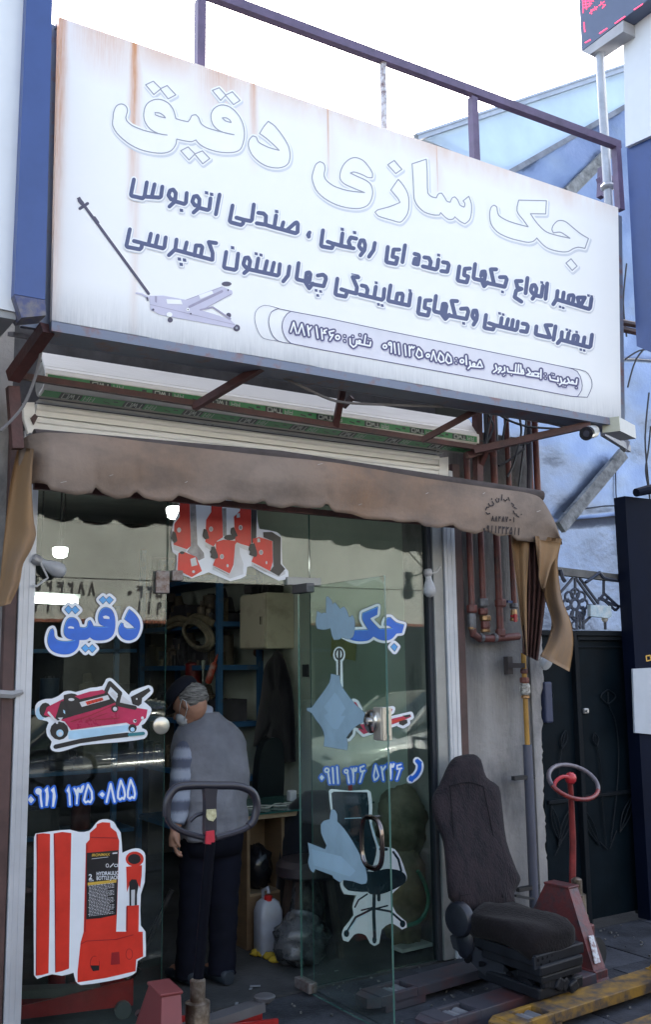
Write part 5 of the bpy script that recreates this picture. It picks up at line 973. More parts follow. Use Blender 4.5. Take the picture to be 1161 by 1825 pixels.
# ================================================================ GATE
gate = thing('gate', 'dark green steel gate with leaf ornaments and rosette grille', 'gate', (4.95, .02, 0))
gdk = mat('gate_paint', (.004, .009, .014), rough=.5, var=.3, scale=2.5, bump=.06, bscale=30, spec=.07); gfr = mat('gate_frame_paint', (.008, .011, .015), rough=.55, var=.2, spec=.1)
gx0, gx1, gx2 = 4.80, 4.915, 5.46; zt = 1.872
q = MB(); q.bb((4.60, .03, .03), (4.895, .07, 1.86)); q.build('panel', gdk, gate)
q = MB(); q.bb((4.95, .03, .03), (5.42, .07, zt - .06)); q.build('panel', gdk, gate)
for nm, lo, hi_ in (('frame_post', (4.895, -.01, 0), (4.925, .07, zt)), ('frame_post', (4.925, .005, 0), (4.95, .07, zt - .03)), ('frame_post', (5.42, -.01, 0), (5.47, .07, zt)), ('frame_rail', (4.925, .005, zt - .06), (5.42, .07, zt - .031)), ('frame_rail', (4.60, -.01, zt - .03), (4.895, .07, zt + .005)), ('frame_rail', (4.925, -.01, zt - .03), (5.42, .07, zt + .005)), ('frame_rail', (4.62, .012, .775), (4.895, .03, .80)), ('frame_rail', (4.95, .012, .785), (5.42, .03, .81)), ('frame_rail', (4.95, .015, zt - .11), (5.42, .03, zt - .10))):
    q = MB(); q.bb(lo, hi_, bev=.004); q.build(nm, gfr, gate)
org = mat('leaf_ornament', (.008, .012, .017), rough=.5, spec=.15)
def leafo(u, v, w_, h_, ang=0, stem=None):
    q = MB()
    ca, sa = math.cos(ang), math.sin(ang)
    def P(a, b_, y): return at(u + (a * ca - b_ * sa), v + (a * sa + b_ * ca), y)
    for sg in (-1, 1):
        pts = [P(sg * w_ * math.sin(math.pi * i / 8) * (1 - .25 * i / 8), -h_ / 2 + h_ * i / 8, .018) for i in range(9)]; q.tube(pts, .0045, 6)
    q.tube([P(0, -h_ / 2 + 4, .016), P(0, h_ / 2, .016)], .004, 5)
    if stem: q.tube([at(a, b_, .016) for a, b_ in smooth(stem, False, 5)], .004, 5)
    q.build('leaf_ornament', org, gate)
leafo(977, 1241, 11, 26, .2); leafo(1085, 1242, 15, 26, 0, [(1085, 1254), (1098, 1285), (1104, 1340), (1100, 1420), (1090, 1500)]); leafo(1006, 1318, 6, 34, .2, [(1002, 1335), (998, 1370), (996, 1420)]); leafo(1063, 1318, 6, 24, -.2, [(1066, 1330), (1072, 1370), (1076, 1440), (1082, 1508)])
leafo(1118, 1450, 8, 70, .35, [(1100, 1480), (1088, 1512)]); leafo(1052, 1470, 8, 80, -.45, [(1070, 1500), (1084, 1514)]); leafo(1010, 1470, 8, 80, .35, [(1000, 1505), (990, 1524)]); leafo(992, 1470, 7, 70, -.25)
q = MB(); c_ = at(1045, 1267, .015); q.box(c_, (.045, .02, .035), bev=.006); q.tube([c_ + Vector((-.01, -.01, 0)), c_ + Vector((-.01, -.03, 0))], .01, 10); q.build('lock', mat('gate_lock', (.5, .5, .5), rough=.35, metal=.6), gate)
gir = mat('grille_iron', (.035, .045, .075), rough=.5, metal=.2)
YG = .03
q = MB(); q.bar(at(960, 1014, YG), at(1122, 1033, YG), .05, .05); q.build('grille_bar', mat('grille_beam', (.13, .13, .13), rough=.7, var=.3, scale=9), gate)
q = MB(); q.tube([at(u, v, YG - .04) for u, v in smooth([(1000, 1015), (1004, 1030), (1008, 1036)], False)], .014, 6); q.tube([at(u, v, YG - .03) for u, v in smooth([(1045, 1038), (1060, 1028), (1070, 1020), (1078, 1030), (1112, 1036), (1121, 1025), (1120, 1015)], False, 4)], .011, 6); q.build('wound_wire', gir, gate)
q = MB(); cx_, cy_ = 1026, 1077
for i in range(8):
    a = i * math.pi / 4; q.tube([at(cx_ + 15 * math.cos(a) + 7.5 * math.cos(b2), cy_ + 19 * math.sin(a) + 9 * math.sin(b2), YG) for b2 in [j * math.pi / 5 for j in range(10)]], .009, 6, closed=True)
q.tube([at(cx_ + 7 * math.cos(b2), cy_ + 9 * math.sin(b2), YG) for b2 in [j * math.pi / 6 for j in range(12)]], .010, 6, closed=True); q.build('rosette', gir, gate, smooth=2)
q = MB(); cx_, cy_ = 1028, 1104
for i in range(5):
    a = i * math.pi / 2.5 - .6; q.tube([at(cx_ + 9 * math.cos(a) + 5.5 * math.cos(b2), cy_ + 11 * math.sin(a) + 7 * math.sin(b2), YG) for b2 in [j * math.pi / 5 for j in range(10)]], .007, 6, closed=True)
q.build('rosette', gir, gate, smooth=2)
for a, b_ in (((1026, 1030), (1026, 1060)), ((1027, 1030), (1062, 1078)), ((1034, 1030), (1068, 1076)), ((1022, 1030), (1000, 1056)), ((1029, 1090), (1029, 1122)), ((1035, 1092), (1035, 1122)), ((1040, 1080), (1041, 1122)), ((1077, 1034), (1077, 1058)), ((1079, 1100), (1080, 1122)), ((1068, 1066), (1100, 1080)), ((1066, 1072), (1078, 1058)), ((1078, 1058), (1104, 1082)), ((1104, 1082), (1098, 1088)), ((1072, 1064), (1098, 1088)), ((1086, 1064), (1081, 1070)), ((1095, 1073), (1090, 1080)), ((1103, 1080), (1120, 1081)), ((1112, 1035), (1114, 1122)), ((1048, 1078), (1060, 1080)), ((1042, 1110), (1056, 1096))):
    q = MB(); q.bar(at(*a, YG), at(*b_, YG), .014, .014); q.build('grille_rod', gir, gate)
q = MB(); q.prism([at(u, v, YG - .06) for u, v in ((1054, 1078), (1090, 1080), (1092, 1098), (1087, 1102), (1054, 1098))], (0, .03, 0)); q.build('tied_packet', mat('pale_blue_packet', (.30, .42, .50), rough=.5, col2=(.5, .55, .58), mix=.5, scale=25, bump=.4, bscale=30), gate)
q = MB(); q.sphere(at(1079, 1104, YG - .03), (.025, .02, .02)); q.build('taped_knot', mat('tape_beige', (.42, .40, .36), rough=.7), gate)
bx = MB(); c_ = at(967, 1252, -.0); bx.bb((4.60, -.02, c_.z - .13), (4.665, .03, c_.z + .13), bev=.01); bx.build('letter_slot', mat('slot_blue', (.03, .04, .09), rough=.5), gate)

# ================================================================ PALLET TRUCKS
def truck(name, loc, rot, bodym, forkm, label, handle='ring', hang=(0, 0), fork_h=.085, flen=1.15, hz=.98, own=True):
    t = thing('pallet_truck', label, 'pallet truck', loc, 'hand pallet trucks parked outside the shop')
    R_ = Matrix.Rotation(rot, 3, 'Z'); B = Vector(loc)
    def X(x_, y_, z_): return B + R_ @ Vector((x_, y_, z_))
    def tr(q): q.v = [B + R_ @ v for v in q.v]; return q
    top = fork_h
    for sy in (-1, 1):
        yc = sy * .215; q = MB(); w_ = .08
        # channel shaped fork with roller openings near the tip
        ax = flen - .30
        for lo, hi_ in (((0, yc - w_, top - .05), (ax, yc + w_, top)), ((ax + .15, yc - w_, top - .05), (flen - .06, yc + w_, top)), ((ax, yc - w_, top - .05), (ax + .15, yc - w_ + .025, top)), ((ax, yc + w_ - .025, top - .05), (ax + .15, yc + w_, top))): q.bb(lo, hi_, bev=.004)
        q.prism([Vector((flen - .06, yc - w_, top - .05)), Vector((flen - .06, yc + w_, top - .05)), Vector((flen, yc + w_ * .55, top - .05)), Vector((flen, yc - w_ * .55, top - .05))], (0, 0, .045))
        q.box((.30, yc - w_ + .004, top - .065), (.35, .008, .03)); q.box((ax + .08, yc + w_ - .004, top - .06), (.26, .008, .04)); q.box((ax + .08, yc - w_ + .004, top - .06), (.26, .008, .04))
        fk = tr(q).build('fork', forkm, t)
        q = MB(); q.tube([(ax + .045, yc - .045, .04), (ax + .045, yc + .045, .04)], .036, 14); q.tube([(ax + .115, yc - .045, .04), (ax + .115, yc + .045, .04)], .036, 14); tr(q).build('roller', mat('roller_grey', (.16, .17, .19), rough=.5, var=.3), fk, smooth=True)
        q = MB(); q.box((ax + .08, yc, .055), (.02, .11, .02)); tr(q).build('roller_link', mat('link_steel', (.28, .29, .31), rough=.5, metal=.4), fk)
    # tapered heel frame with side flanges and a cap
    hb_ = .455; tw = .075; bw = .29
    q = MB(); q.prism([Vector((-.004, -bw, top - .05)), Vector((-.004, bw, top - .05)), Vector((-.07, tw, hb_)), Vector((-.07, -tw, hb_))], (-.008, 0, 0)); tr(q).build('heel_plate', bodym, t)
    for sy in (-1, 1):
        q = MB(); q.prism([Vector((0, sy * bw, top - .05)), Vector((-.10, sy * bw, top - .05)), Vector((-.145, sy * tw, hb_)), Vector((-.07, sy * tw, hb_))], (0, sy * .008, 0)); tr(q).build('side_flange', bodym, t)
    q = MB(); q.box((-.108, 0, hb_ + .006), (.09, 2 * tw + .025, .012), bev=.004); tr(q).build('top_cap', bodym, t)
    q = MB(); q.box((-.05, 0, top - .02), (.1, 2 * bw, .05), bev=.006); tr(q).build('cross_beam', bodym, t)
    # pump, steering wheels
    q = MB(); q.lathe((-.24, 0, .17), [(0, .05), (.02, .055), (.11, .055), (.12, .048), (.22, .048), (.225, .03), (.30, .03), (.31, .014)], (0, 0, 1), 16); pu = tr(q).build('pump', mat('pump_worn', (.10, .075, .055), rough=.35, metal=.6, col2=(.30, .26, .22), mix=.42, scale=18), t, smooth=True)
    q = MB(); q.box((-.22, 0, .20), (.17, .12, .07), bev=.01); tr(q).build('pump_base', bodym, t)
    for sy in (-1, 1):
        q = MB(); q.tube([(-.26, sy * .045, .09), (-.26, sy * .095, .09)], .088, 20); tr(q).build('steering_wheel', mat('black_rubber', (.018, .018, .02), rough=.6), t, smooth=True)
    q = MB(); q.tube([(-.26, -.1, .09), (-.26, .1, .09)], .016, 8); tr(q).build('axle', forkm, t)
    # handle
    if not own: return t, X, tr, None
    hb0 = Vector((-.27, 0, .30)); q = MB(); q.box(hb0, (.05, .10, .12), bev=.01); tr(q).build('handle_yoke', bodym, t)
    ht = Vector((-.27 + hang[0], hang[1], hz)); q = MB(); q.tube([hb0, ht - Vector((0, 0, .20))], .019, 10); tr(q).build('handle_bar', bodym, t, smooth=True)
    return t, X, tr, ht
redm = mat('truck_red', (.11, .026, .026), rough=.45, var=.25, scale=16, col2=(.05, .035, .040), mix=.44, bump=.15); redf = mat('fork_worn_red', (.034, .034, .045), rough=.6, var=.3, scale=5, col2=(.075, .024, .024), mix=.40); yelm = mat('truck_yellow', (.20, .11, .015), rough=.5, var=.3, scale=8, col2=(.16, .10, .03), mix=.36, bump=.12); yelf = mat('fork_worn_yellow', (.20, .11, .014), rough=.65, var=.4, scale=11, col2=(.045, .035, .032), mix=.50)
redb = mat('truck_bright_red', (.15, .024, .026), rough=.5, var=.12, scale=4)
# the dull red one at the pier
t1, X1, tr1_, ht = truck('r', (3.985, -.60, 0), math.pi + .09, redm, redf, 'dull red hand pallet truck with round steering handle beside the bus seat', own=False)
C0 = at(1022, 1395, -.52)
q = MB(); ring = []
for i in range(28):
    a = 2 * math.pi * i / 28; ring.append(at(1023 + 44 * math.cos(a) + 5 * math.sin(a), 1394 + 30 * math.sin(a) + 8 * math.cos(a), -.52 - .10 * math.sin(a)))
n0 = 28; up = [p for i, p in enumerate(ring) if 12 <= i <= 27 or i == 0]; lo_ = ring[0:13]
q.tube(ring[12:] + ring[:2], .013, 10); q.build('grip', mat('grip_grey', (.14, .12, .14), rough=.4, var=.3), t1, smooth=True)
q = MB(); q.tube(ring[1:13], .0125, 10); q.tube([at(1021, 1595, -.50), at(1022, 1500, -.51), at(1019, 1420, -.53), at(1016, 1385, -.56)], [.02, .019, .016, .016], 10); q.build('handle_bar', mat('handle_red', (.20, .022, .022), rough=.45, var=.3, scale=12), t1, smooth=True)
q = MB(); q.sphere(at(1018, 1387, -.56), (.038, .03, .035)); q.tube([at(u, v, -.57) for u, v in smooth([(1020, 1388), (1005, 1384), (992, 1392), (989, 1402)], False)], [.014] * 9 + [.008] * 1 if False else .011, 8); q.build('release_lever', mat('lever_red', (.40, .02, .03), rough=.4), t1, smooth=True)
q = MB(); q.prism([X1(-.03, .262, .12), X1(-.075, .262, .12), X1(-.10, .205, .24), X1(-.06, .205, .24)], Vector((0, -.004, 0))); q.build('torn_label', mat('torn_label', (.5, .52, .55), rough=.6, col2=(.16, .05, .05), mix=.45, scale=60), t1)
# yellow one
t2, X2, tr2_, ht = truck('y', (4.30, -1.265, 0), math.pi + .07, yelm, yelf, 'worn yellow hand pallet truck at the lower right corner', hz=.95, flen=1.18)
q = MB(); q.tube([X2(-.27, -.12, 1.0), X2(-.27, -.12, 1.12), X2(-.27, .12, 1.12), X2(-.27, .12, 1.0), X2(-.27, 0, .93), X2(-.27, -.12, 1.0)], .013, 8); q.tube([X2(-.27, 0, .74), X2(-.27, 0, .95)], .02, 8); q.build('handle_loop', mat('loop_black', (.02, .02, .03), rough=.35), t2, smooth=2)
# the bright red one nearest
L3 = at(352, 1900, -1.0)
t3, X3, tr3_, ht = truck('n', (1.475, -.98, 0), math.pi - .10, redb, redm, 'bright red hand pallet truck with black loop handle in front of the doorway', own=False)
lb_ = mat('loop_black', (.02, .02, .03), rough=.35); YH = -1.0
lp = smooth([(297, 1455), (299, 1425), (313, 1405), (340, 1400), (377, 1400), (425, 1401), (450, 1412), (458, 1435), (452, 1462), (443, 1472)], False, 4)
q = MB(); q.tube([at(u, v, YH) for u, v in lp], .0165, 10); q.tube([at(u, v, YH) for u, v in smooth([(297, 1452), (304, 1468), (325, 1482), (363, 1493)], False, 4)], .012, 8); q.tube([at(u, v, YH) for u, v in smooth([(450, 1463), (440, 1475), (415, 1485), (385, 1493)], False, 4)], .012, 8); q.build('handle_loop', lb_, t3, smooth=True)
q = MB(); q.prism([at(u, v, YH - .012) for u, v in ((365, 1405), (388, 1405), (386, 1425), (386, 1480), (380, 1505), (368, 1505), (366, 1480), (367, 1425))], (0, .03, 0)); q.build('handle_plate', lb_, t3)
q = MB(); q.prism([at(u, v, YH - .018) for u, v in ((369, 1443), (385, 1442), (386, 1456), (380, 1464), (372, 1462), (368, 1456))], (0, .006, 0)); q.build('badge', mat('badge_cream', (.48, .47, .30), rough=.5, col2=(.30, .28, .16), mix=.5, scale=60), t3)
q = MB(); q.prism([at(u, v, YH - .020) for u, v in ((368, 1482), (382, 1480), (383, 1500), (377, 1505), (367, 1504))], (0, .010, 0)); q.build('badge', mat('badge_red', (.42, .02, .04), rough=.4), t3)
q = MB(); q.tube([at(u, v, YH + .02) for u, v in smooth([(368, 1448), (350, 1453), (338, 1464)], False)], .008, 6); q.build('release_lever', lb_, t3)
q = MB(); q.tube([at(375, 1500, YH), X3(-.24, 0, .45)], .021, 12); q.build('handle_bar', mat('bar_black', (.003, .0035, .007), rough=.6, spec=.06), t3, smooth=True)

# ================================================================ BUS SEAT
seat = thing('bus_seat', 'worn brown high back bus driver seat standing on the red pallet truck', 'seat', (3.62, -.62, .09))
cloth = mat('seat_cloth', (.019, .014, .017), rough=.95, var=.35, scale=22, bump=.5, bscale=110, stretch=(1, 1, .3), col2=(.009, .008, .011), mix=.46, sheen=.06); dirtc = mat('seat_cloth_dark', (.010, .008, .009), rough=.95, var=.3, scale=10, bump=.3, bscale=80, sheen=.04)
plas = mat('seat_plastic', (.014, .017, .026), rough=.4, var=.25, scale=8); blk_s = mat('seat_steel_black', (.009, .011, .016), rough=.5, var=.3, scale=10, spec=.3)
bp = [(800,1362),(812,1349),(845,1344),(858,1354),(868,1385),(890,1402),(896,1440),(904,1500),(921,1548),(929,1568),(918,1592),(921,1612),(838,1632),(812,1612),(800,1600),(795,1550),(790,1500),(774,1462),(770,1425),(784,1397)]
bps = smooth(bp, True, 3, 70)
def byaw(v): return -.58 + .30 * (1620 - v) / 280.
q = MB(); cxu, cyv = 850, 1490
# back rest: bulged front, thick padded edge, flat rear
rings = []
vs = []; nb_ = len(bps)
for sc_, dy in ((1.0, .085), (1.0, .012), (.985, -.004), (.93, -.026), (.80, -.036), (.55, -.040), (.25, -.040)):
    for (u, v) in bps:
        uu = cxu + (u - cxu) * sc_; vv = cyv + (v - cyv) * sc_; y_ = byaw(vv) + dy + .012 * math.sin((vv - 1350) / 42)
        vs.append(at(uu, vv, y_))
m_i = 7
fs = [(i * nb_ + k, i * nb_ + (k + 1) % nb_, (i + 1) * nb_ + (k + 1) % nb_, (i + 1) * nb_ + k) for i in range(m_i - 1) for k in range(nb_)] + [list(range((m_i - 1) * nb_, m_i * nb_)), list(range(nb_))[::-1]]
q.add(vs, fs); q.build('backrest', cloth, seat, smooth=2)
# cushion
q = MB()
cl = at(842, 1628, -.58); zt_ = cl.z
def cush(a, b_):
    # a across 0..1 (left to right), b from rear to front
    pass
cc = Vector((3.555, -.84, .368)); 
R_s = Matrix.Rotation(.10, 3, 'Z') @ Matrix.Rotation(.03, 3, 'X')
import bmesh
bm = bmesh.new(); bmesh.ops.create_cube(bm, size=1); bmesh.ops.subdivide_edges(bm, edges=list(bm.edges), cuts=7, use_grid_fill=True)
for v in bm.verts:
    x_, y_, z_ = v.co; e = 5.0
    L_n = (abs(2 * x_) ** e + abs(2 * y_) ** e + abs(2 * z_) ** 3) ** (1 / e) if max(abs(x_), abs(y_)) > .1 else 1
    f_ = 1 - .10 * (abs(2 * x_) ** 4 * abs(2 * y_) ** 4) - .06 * abs(2 * z_) ** 4 * max(abs(2 * x_), abs(2 * y_)) ** 6
    v.co = Vector((x_ * f_ * .37, y_ * f_ * .45, z_ * .105 + (.018 * (1 - (2 * x_) ** 2) * (1 if z_ > 0 else 0)) - .03 * (max(0, -2 * y_)) ** 3 + .010 * math.sin(x_ * 9 + y_ * 5)))
bm.verts.index_update(); q.add([cc + R_s @ v.co for v in bm.verts], [[v.index for v in f.verts] for f in bm.faces]); bm.free(); q.build('cushion', dirtc, seat, smooth=2)
# seams and piping on the backrest
for pts in (((803, 1400), (806, 1450), (812, 1520), (822, 1612)), ((862, 1402), (872, 1450), (885, 1520), (897, 1600)), ((806, 1400), (835, 1394), (862, 1402)), ((822, 1596), (860, 1590), (896, 1580))):
    q = MB(); q.tube([at(u, v, byaw(v) - .040) for u, v in smooth(list(pts), False, 5)], .0028, 5); q.build('seam', mat('seam_thread', (.006, .005, .007), rough=.8), seat)
# recliner disc, side arm, base
def sp(u, v, y_): return at(u, v, y_)
q = MB(); c_ = onX(819, 1638, 3.36); q.lathe(c_ + Vector((.02, 0, 0)), [(0, .085), (.03, .088), (.045, .078), (.05, .06)], (-1, -.15, 0), 24); q.sphere(c_ + Vector((.03, .0, -.10)), (.035, .075, .10)); q.build('recliner_disc', plas, seat, smooth=True)
arm = [(803,1668),(815,1662),(838,1668),(852,1690),(880,1705),(915,1730),(937,1742),(928,1750),(905,1756),(880,1750),(850,1725),(825,1700),(808,1690)]
q = MB(); ap = [onX(u, v, 3.345 + (u - 803) * .0012) for u, v in smooth(arm, True, 2)]; q.prism(ap, (.035, .0, 0)); q.build('side_arm', plas, seat)
q = MB()
for u, v, ru, rv in ((835, 1708, 7, 9), (858, 1718, 8, 5), (907, 1737, 7, 6), (843, 1678, 3, 6)): p = [onX(a, b_, 3.343 + (u - 803) * .0012) for a, b_ in circ(u, v, ru, rv, 12)]; q.prism(p, (-.002, 0, 0))
q.build('side_hole', mat('hole_dark', (.004, .004, .006), rough=.9), seat)
q = MB(); q.box((3.58, -.86, .285), (.36, .40, .05), None, R_s, .006); q.build('pan', blk_s, seat)
# perforated front rail
q = MB(); a = Vector((3.41, -1.07, .27)); b_ = Vector((3.72, -1.035, .285)); 
q.bar(a, b_, .012, .055); fr_ = q.build('perforated_rail', mat('rail_steel', (.025, .03, .042), rough=.4, metal=.5), seat)
q = MB()
for i in range(9):
    p = a.lerp(b_, .08 + i * .105) + Vector((0, -.0075, .012)); q.tube([p, p + Vector((0, -.002, 0))], .0075, 8)
    if i % 2: p = a.lerp(b_, .05 + i * .1) + Vector((0, -.0075, -.012)); q.tube([p, p + Vector((0, -.002, 0))], .006, 8)
q.build('rail_hole', MATS['hole_dark'], fr_)
q = MB(); q.box((3.58, -.88, .235), (.32, .38, .05), None, R_s, .01); q.box((3.60, -.98, .19), (.30, .16, .035), None, R_s, .008); q.build('suspension', blk_s, seat)
q = MB(); q.box((3.60, -.84, .125), (.33, .40, .055), None, R_s, .01)
for i in range(5): q.box((3.50 + i * .045, -1.05 + .012 * (i % 2), .17 - .012 * i), (.05, .03, .06), None, Matrix.Rotation(.3 * i, 3, 'Y'), .01)
q.build('base', blk_s, seat)
for s_ in (-1, 1): q = MB(); q.bar((3.6 + s_ * .13, -.70, .25), (3.6 + s_ * .13, -1.0, .14), .02, .035); q.bar((3.6 + s_ * .13, -1.0, .25), (3.6 + s_ * .13, -.70, .14), .02, .035); q.build('scissor_link', blk_s, seat)
q = MB(); q.tube([at(u, v, -.9) for u, v in smooth([(925, 1752), (945, 1760), (975, 1750), (985, 1735)], False, 4)], .006, 5); q.tube([at(u, v, -.92) for u, v in smooth([(930, 1738), (955, 1755), (970, 1762)], False, 4)], .005, 5); q.build('torn_bellows', MATS['clamp_black'], seat)
q = MB(); q.bar(at(917, 1596, -.35), at(950, 1602, -.1), .03, .012); q.build('back_strap', MATS['clamp_black'], seat)
# ================================================================ SHOP INTERIOR
XW = 3.797
bluesteel = mat('blue_shelf_steel', (.02, .09, .20), rough=.5, var=.3, scale=8, col2=(.10, .13, .16), mix=.34); wood = mat('desk_board', (.19, .125, .07), rough=.6, var=.15, scale=3, stretch=(1, 1, 5)); woodedge = mat('desk_edge', (.33, .25, .16), rough=.6)
rack = thing('shelf_rack', 'blue steel shelf rack crowded with parts at the back', 'shelf', (3.6, 3.0, 0))
XR0, XR1, YR0, YR1 = 3.42, 3.78, 2.32, 3.95
for x_ in (XR0, XR1):
    for y_ in (YR0, YR1):
        q = MB(); q.bb((x_ - .022, y_ - .022, 0), (x_ + .022, y_ + .022, 2.75)); q.build('upright', bluesteel, rack)
zs = [.35, .8, 1.22, 1.66, 2.0, 2.38]
for z in zs: q = MB(); q.bb((XR0 - .01, YR0 - .01, z - .02), (XR1, YR1 + .01, z + .02)); q.build('shelf', bluesteel, rack)
q = MB(); q.bb((XR0 + .1, YR1 + .015, 0), (XR1, YR1 + .03, 2.7)); q.build('back_panel', mat('rack_back', (.16, .14, .12), rough=.9), rack)
def clutter(x0, x1, y0, y1, z, n, seed, cat_lab):
    pass
cols = [(.03, .03, .035), (.10, .02, .02), (.05, .05, .06), (.20, .18, .14), (.02, .05, .10), (.12, .10, .07)]
random.seed(21); cid = 0
shapes = ['crate', 'can', 'motor']
labs = {'crate': 'dusty parts crate', 'can': 'oily metal can', 'motor': 'greasy pump body'}
names_c = ['black', 'dark red', 'grey', 'tan', 'navy', 'brown']; wherez = {.35: 'lowest shelf', .8: 'second shelf up', 1.22: 'shelf behind the man', 1.66: 'shelf above the man', 2.0: 'upper shelf', 2.38: 'topmost shelf'}
def item(kind, c, s, mt, label, group=None):
    t = None; q = MB(); x_, y_, z_ = c
    nm = {'crate': 'parts_crate', 'can': 'metal_can', 'motor': 'pump_body'}[kind]
    t = thing(nm, label, {'crate': 'crate', 'can': 'can', 'motor': 'machine part'}[kind], c, group)
    if kind == 'crate':
        w_, d_, h_ = s; th = .012
        for lo, hi_ in (((-w_, -d_, 0), (w_, d_, th)), ((-w_, -d_, th), (-w_ + th, d_, h_)), ((w_ - th, -d_, th), (w_, d_, h_)), ((-w_ + th, -d_, th), (w_ - th, -d_ + th, h_)), ((-w_ + th, d_ - th, th), (w_ - th, d_, h_))): q.bb(Vector(lo) + Vector(c), Vector(hi_) + Vector(c))
        q.build('box', mt, t); q = MB()
        for i in range(7): q.sphere((x_ + random.uniform(-w_, w_) * .6, y_ + random.uniform(-d_, d_) * .6, z_ + h_ * .85), (.035, .04, .035), None, 8)
        q.build('contents', MATS['oily'], t, kind='stuff')
    elif kind == 'can':
        r, _, h_ = s; q.lathe(c, [(0, r), (.006, r * 1.03), (h_ * .95, r), (h_ * .96, r * 1.04), (h_, r * .98)], (0, 0, 1), 14); q.build('can_body', mt, t, smooth=True); q = MB(); q.lathe((x_, y_, z_ + h_), [(0, r * .5), (.015, r * .45)], (0, 0, 1), 10); q.build('lid', MATS['oily'], t)
    else:
        w_, d_, h_ = s; q.lathe((x_, y_, z_ + .06), [(0, .03), (.01, w_), (h_ * .6, w_ * .9), (h_ * .65, w_ * .5), (h_, w_ * .4)], (0, .3, 1), 12); q.box((x_, y_, z_ + .035), (w_ * 2.2, w_ * 2, .07), bev=.01); q.build('casing', mt, t, smooth=True); q = MB(); q.tube([(x_ + w_, y_, z_ + .07), (x_ + w_ + .05, y_ - .05, z_ + .1), (x_ + w_ + .02, y_ - .08, z_ + .16)], .012, 6); q.build('pipe_stub', MATS['oily'], t)
mat('oily', (.03, .03, .032), rough=.35, metal=.5, var=.4, scale=20)
def stock(z, seed):
    random.seed(seed); q = MB(); y_ = 2.38
    while y_ < 3.9:
        w_ = random.uniform(.03, .09); h_ = random.uniform(.05, .2); c_ = (3.475 + random.uniform(-.02, .03), y_ + w_ / 2, z + .021 + h_ / 2)
        if random.random() < .5: q.box(c_, (.05, w_, h_), None, Matrix.Rotation(random.uniform(-.3, .3), 3, 'Z'), .004)
        else: q.lathe((c_[0], c_[1], z + .021), [(0, w_ / 2), (h_ * .7, w_ / 2), (h_ * .8, w_ * .2), (h_, w_ * .2)], (0, 0, 1), 10)
        y_ += w_ + random.uniform(.005, .05)
    return q
for k_, z in enumerate(zs[1:]):
    for j_, (c_, nm_) in enumerate((((.16, .13, .09), 'ochre'), ((.06, .065, .07), 'steel'))):
        q = stock(z, 50 + k_ * 3 + j_); o = q.build('small_parts', mat('stock_' + nm_, c_, rough=.5, var=.6, scale=18), kind='stuff'); recentre(o, (3.47, 2.4, z)); o['label'] = '%s small spare parts packed along the front of the %s' % (nm_, wherez[z]); o['category'] = 'parts'
wy = ['near end', 'middle', 'far end', 'right half', 'far corner']
for z in zs[2:]:
    for i in range(5):
        k_ = shapes[(i * 2 + int(z * 10)) % 3]; ci = (i * 3 + int(z * 7)) % 6
        s = {'crate': (.13, .13, .17), 'can': (.07, .07, .24), 'motor': (.085, .085, .22)}[k_]
        item(k_, (3.56 + .02 * (i % 2), 2.50 + i * .31, z + .021), s, mat('item_' + names_c[ci].replace(' ', '_'), cols[ci], rough=.6, var=.3), '%s %s on the %s, %s of the rack' % (names_c[ci], labs[k_], wherez[z], wy[i]))
# coils of belt / hose on the shelf
beltm = mat('pale_belt', (.22, .20, .14), rough=.7, var=.3, scale=12)
q = MB(); C_b = onX(358, 1132, 3.395)
for k_ in range(3):
    q.tube([C_b + Vector((-.02 - .015 * k_, (.27 - .02 * k_) * math.cos(a) , (.115 - .012 * k_) * math.sin(a) + .05 * math.cos(a))) for a in [i * math.pi / 10 for i in range(20)]], .016, 7, closed=True)
tag(recentre(q.build('belt_coil', beltm, smooth=2), C_b), 'pale coiled belt hanging off the shelf above the man', 'belt')
q = MB(); P_ = smooth([(300, 1110), (318, 1102), (335, 1106), (350, 1099), (368, 1104), (380, 1112)], False, 4); q.tube([onX(u, v, 3.40) for u, v in P_], .03, 7); q.tube([onX(u, v + 10, 3.39) for u, v in P_[:14]], .022, 7)
tag(recentre(q.build('rag_bundle', mat('rag', (.24, .21, .14), rough=.95, var=.3, scale=10, bump=.3), smooth=2), onX(340, 1105, 3.4)), 'tan rags heaped beside the coiled belt on the shelf', 'rags')
q = MB(); a = onX(371, 1215, 3.38); b_ = onX(384, 1178, 3.38); d = (b_ - a).normalized(); q.lathe(a, [(0, .028), (.17, .028), (.19, .012), (.27, .006)], d, 12); tag(recentre(q.build('sealant_tube', mat('sealant_red', (.38, .06, .03), rough=.4, col2=(.5, .48, .44), mix=.42, scale=10), smooth=True), a), 'red and white sealant tube leaning on the rack upright', 'tube')
q = MB(); a = onX(362, 1216, 3.38); q.lathe(a, [(0, .006), (.10, .006), (.105, .014), (.17, .016), (.175, .008)], (0, 0, 1), 10); tag(recentre(q.build('screwdriver', mat('clear_handle', (.35, .42, .36), rough=.2), smooth=True), a), 'screwdriver with pale translucent handle left of the sealant tube', 'screwdriver')
q = MB(); c_ = onX(345, 1200, 3.45); q.lathe(c_ - Vector((0, 0, .12)), [(0, .07), (.2, .07), (.21, .05)], (0, 0, 1), 16); tag(recentre(q.build('red_canister', mat('canister_red', (.16, .012, .012), rough=.4), smooth=True), c_), 'dark red canister standing behind the screwdriver', 'canister')
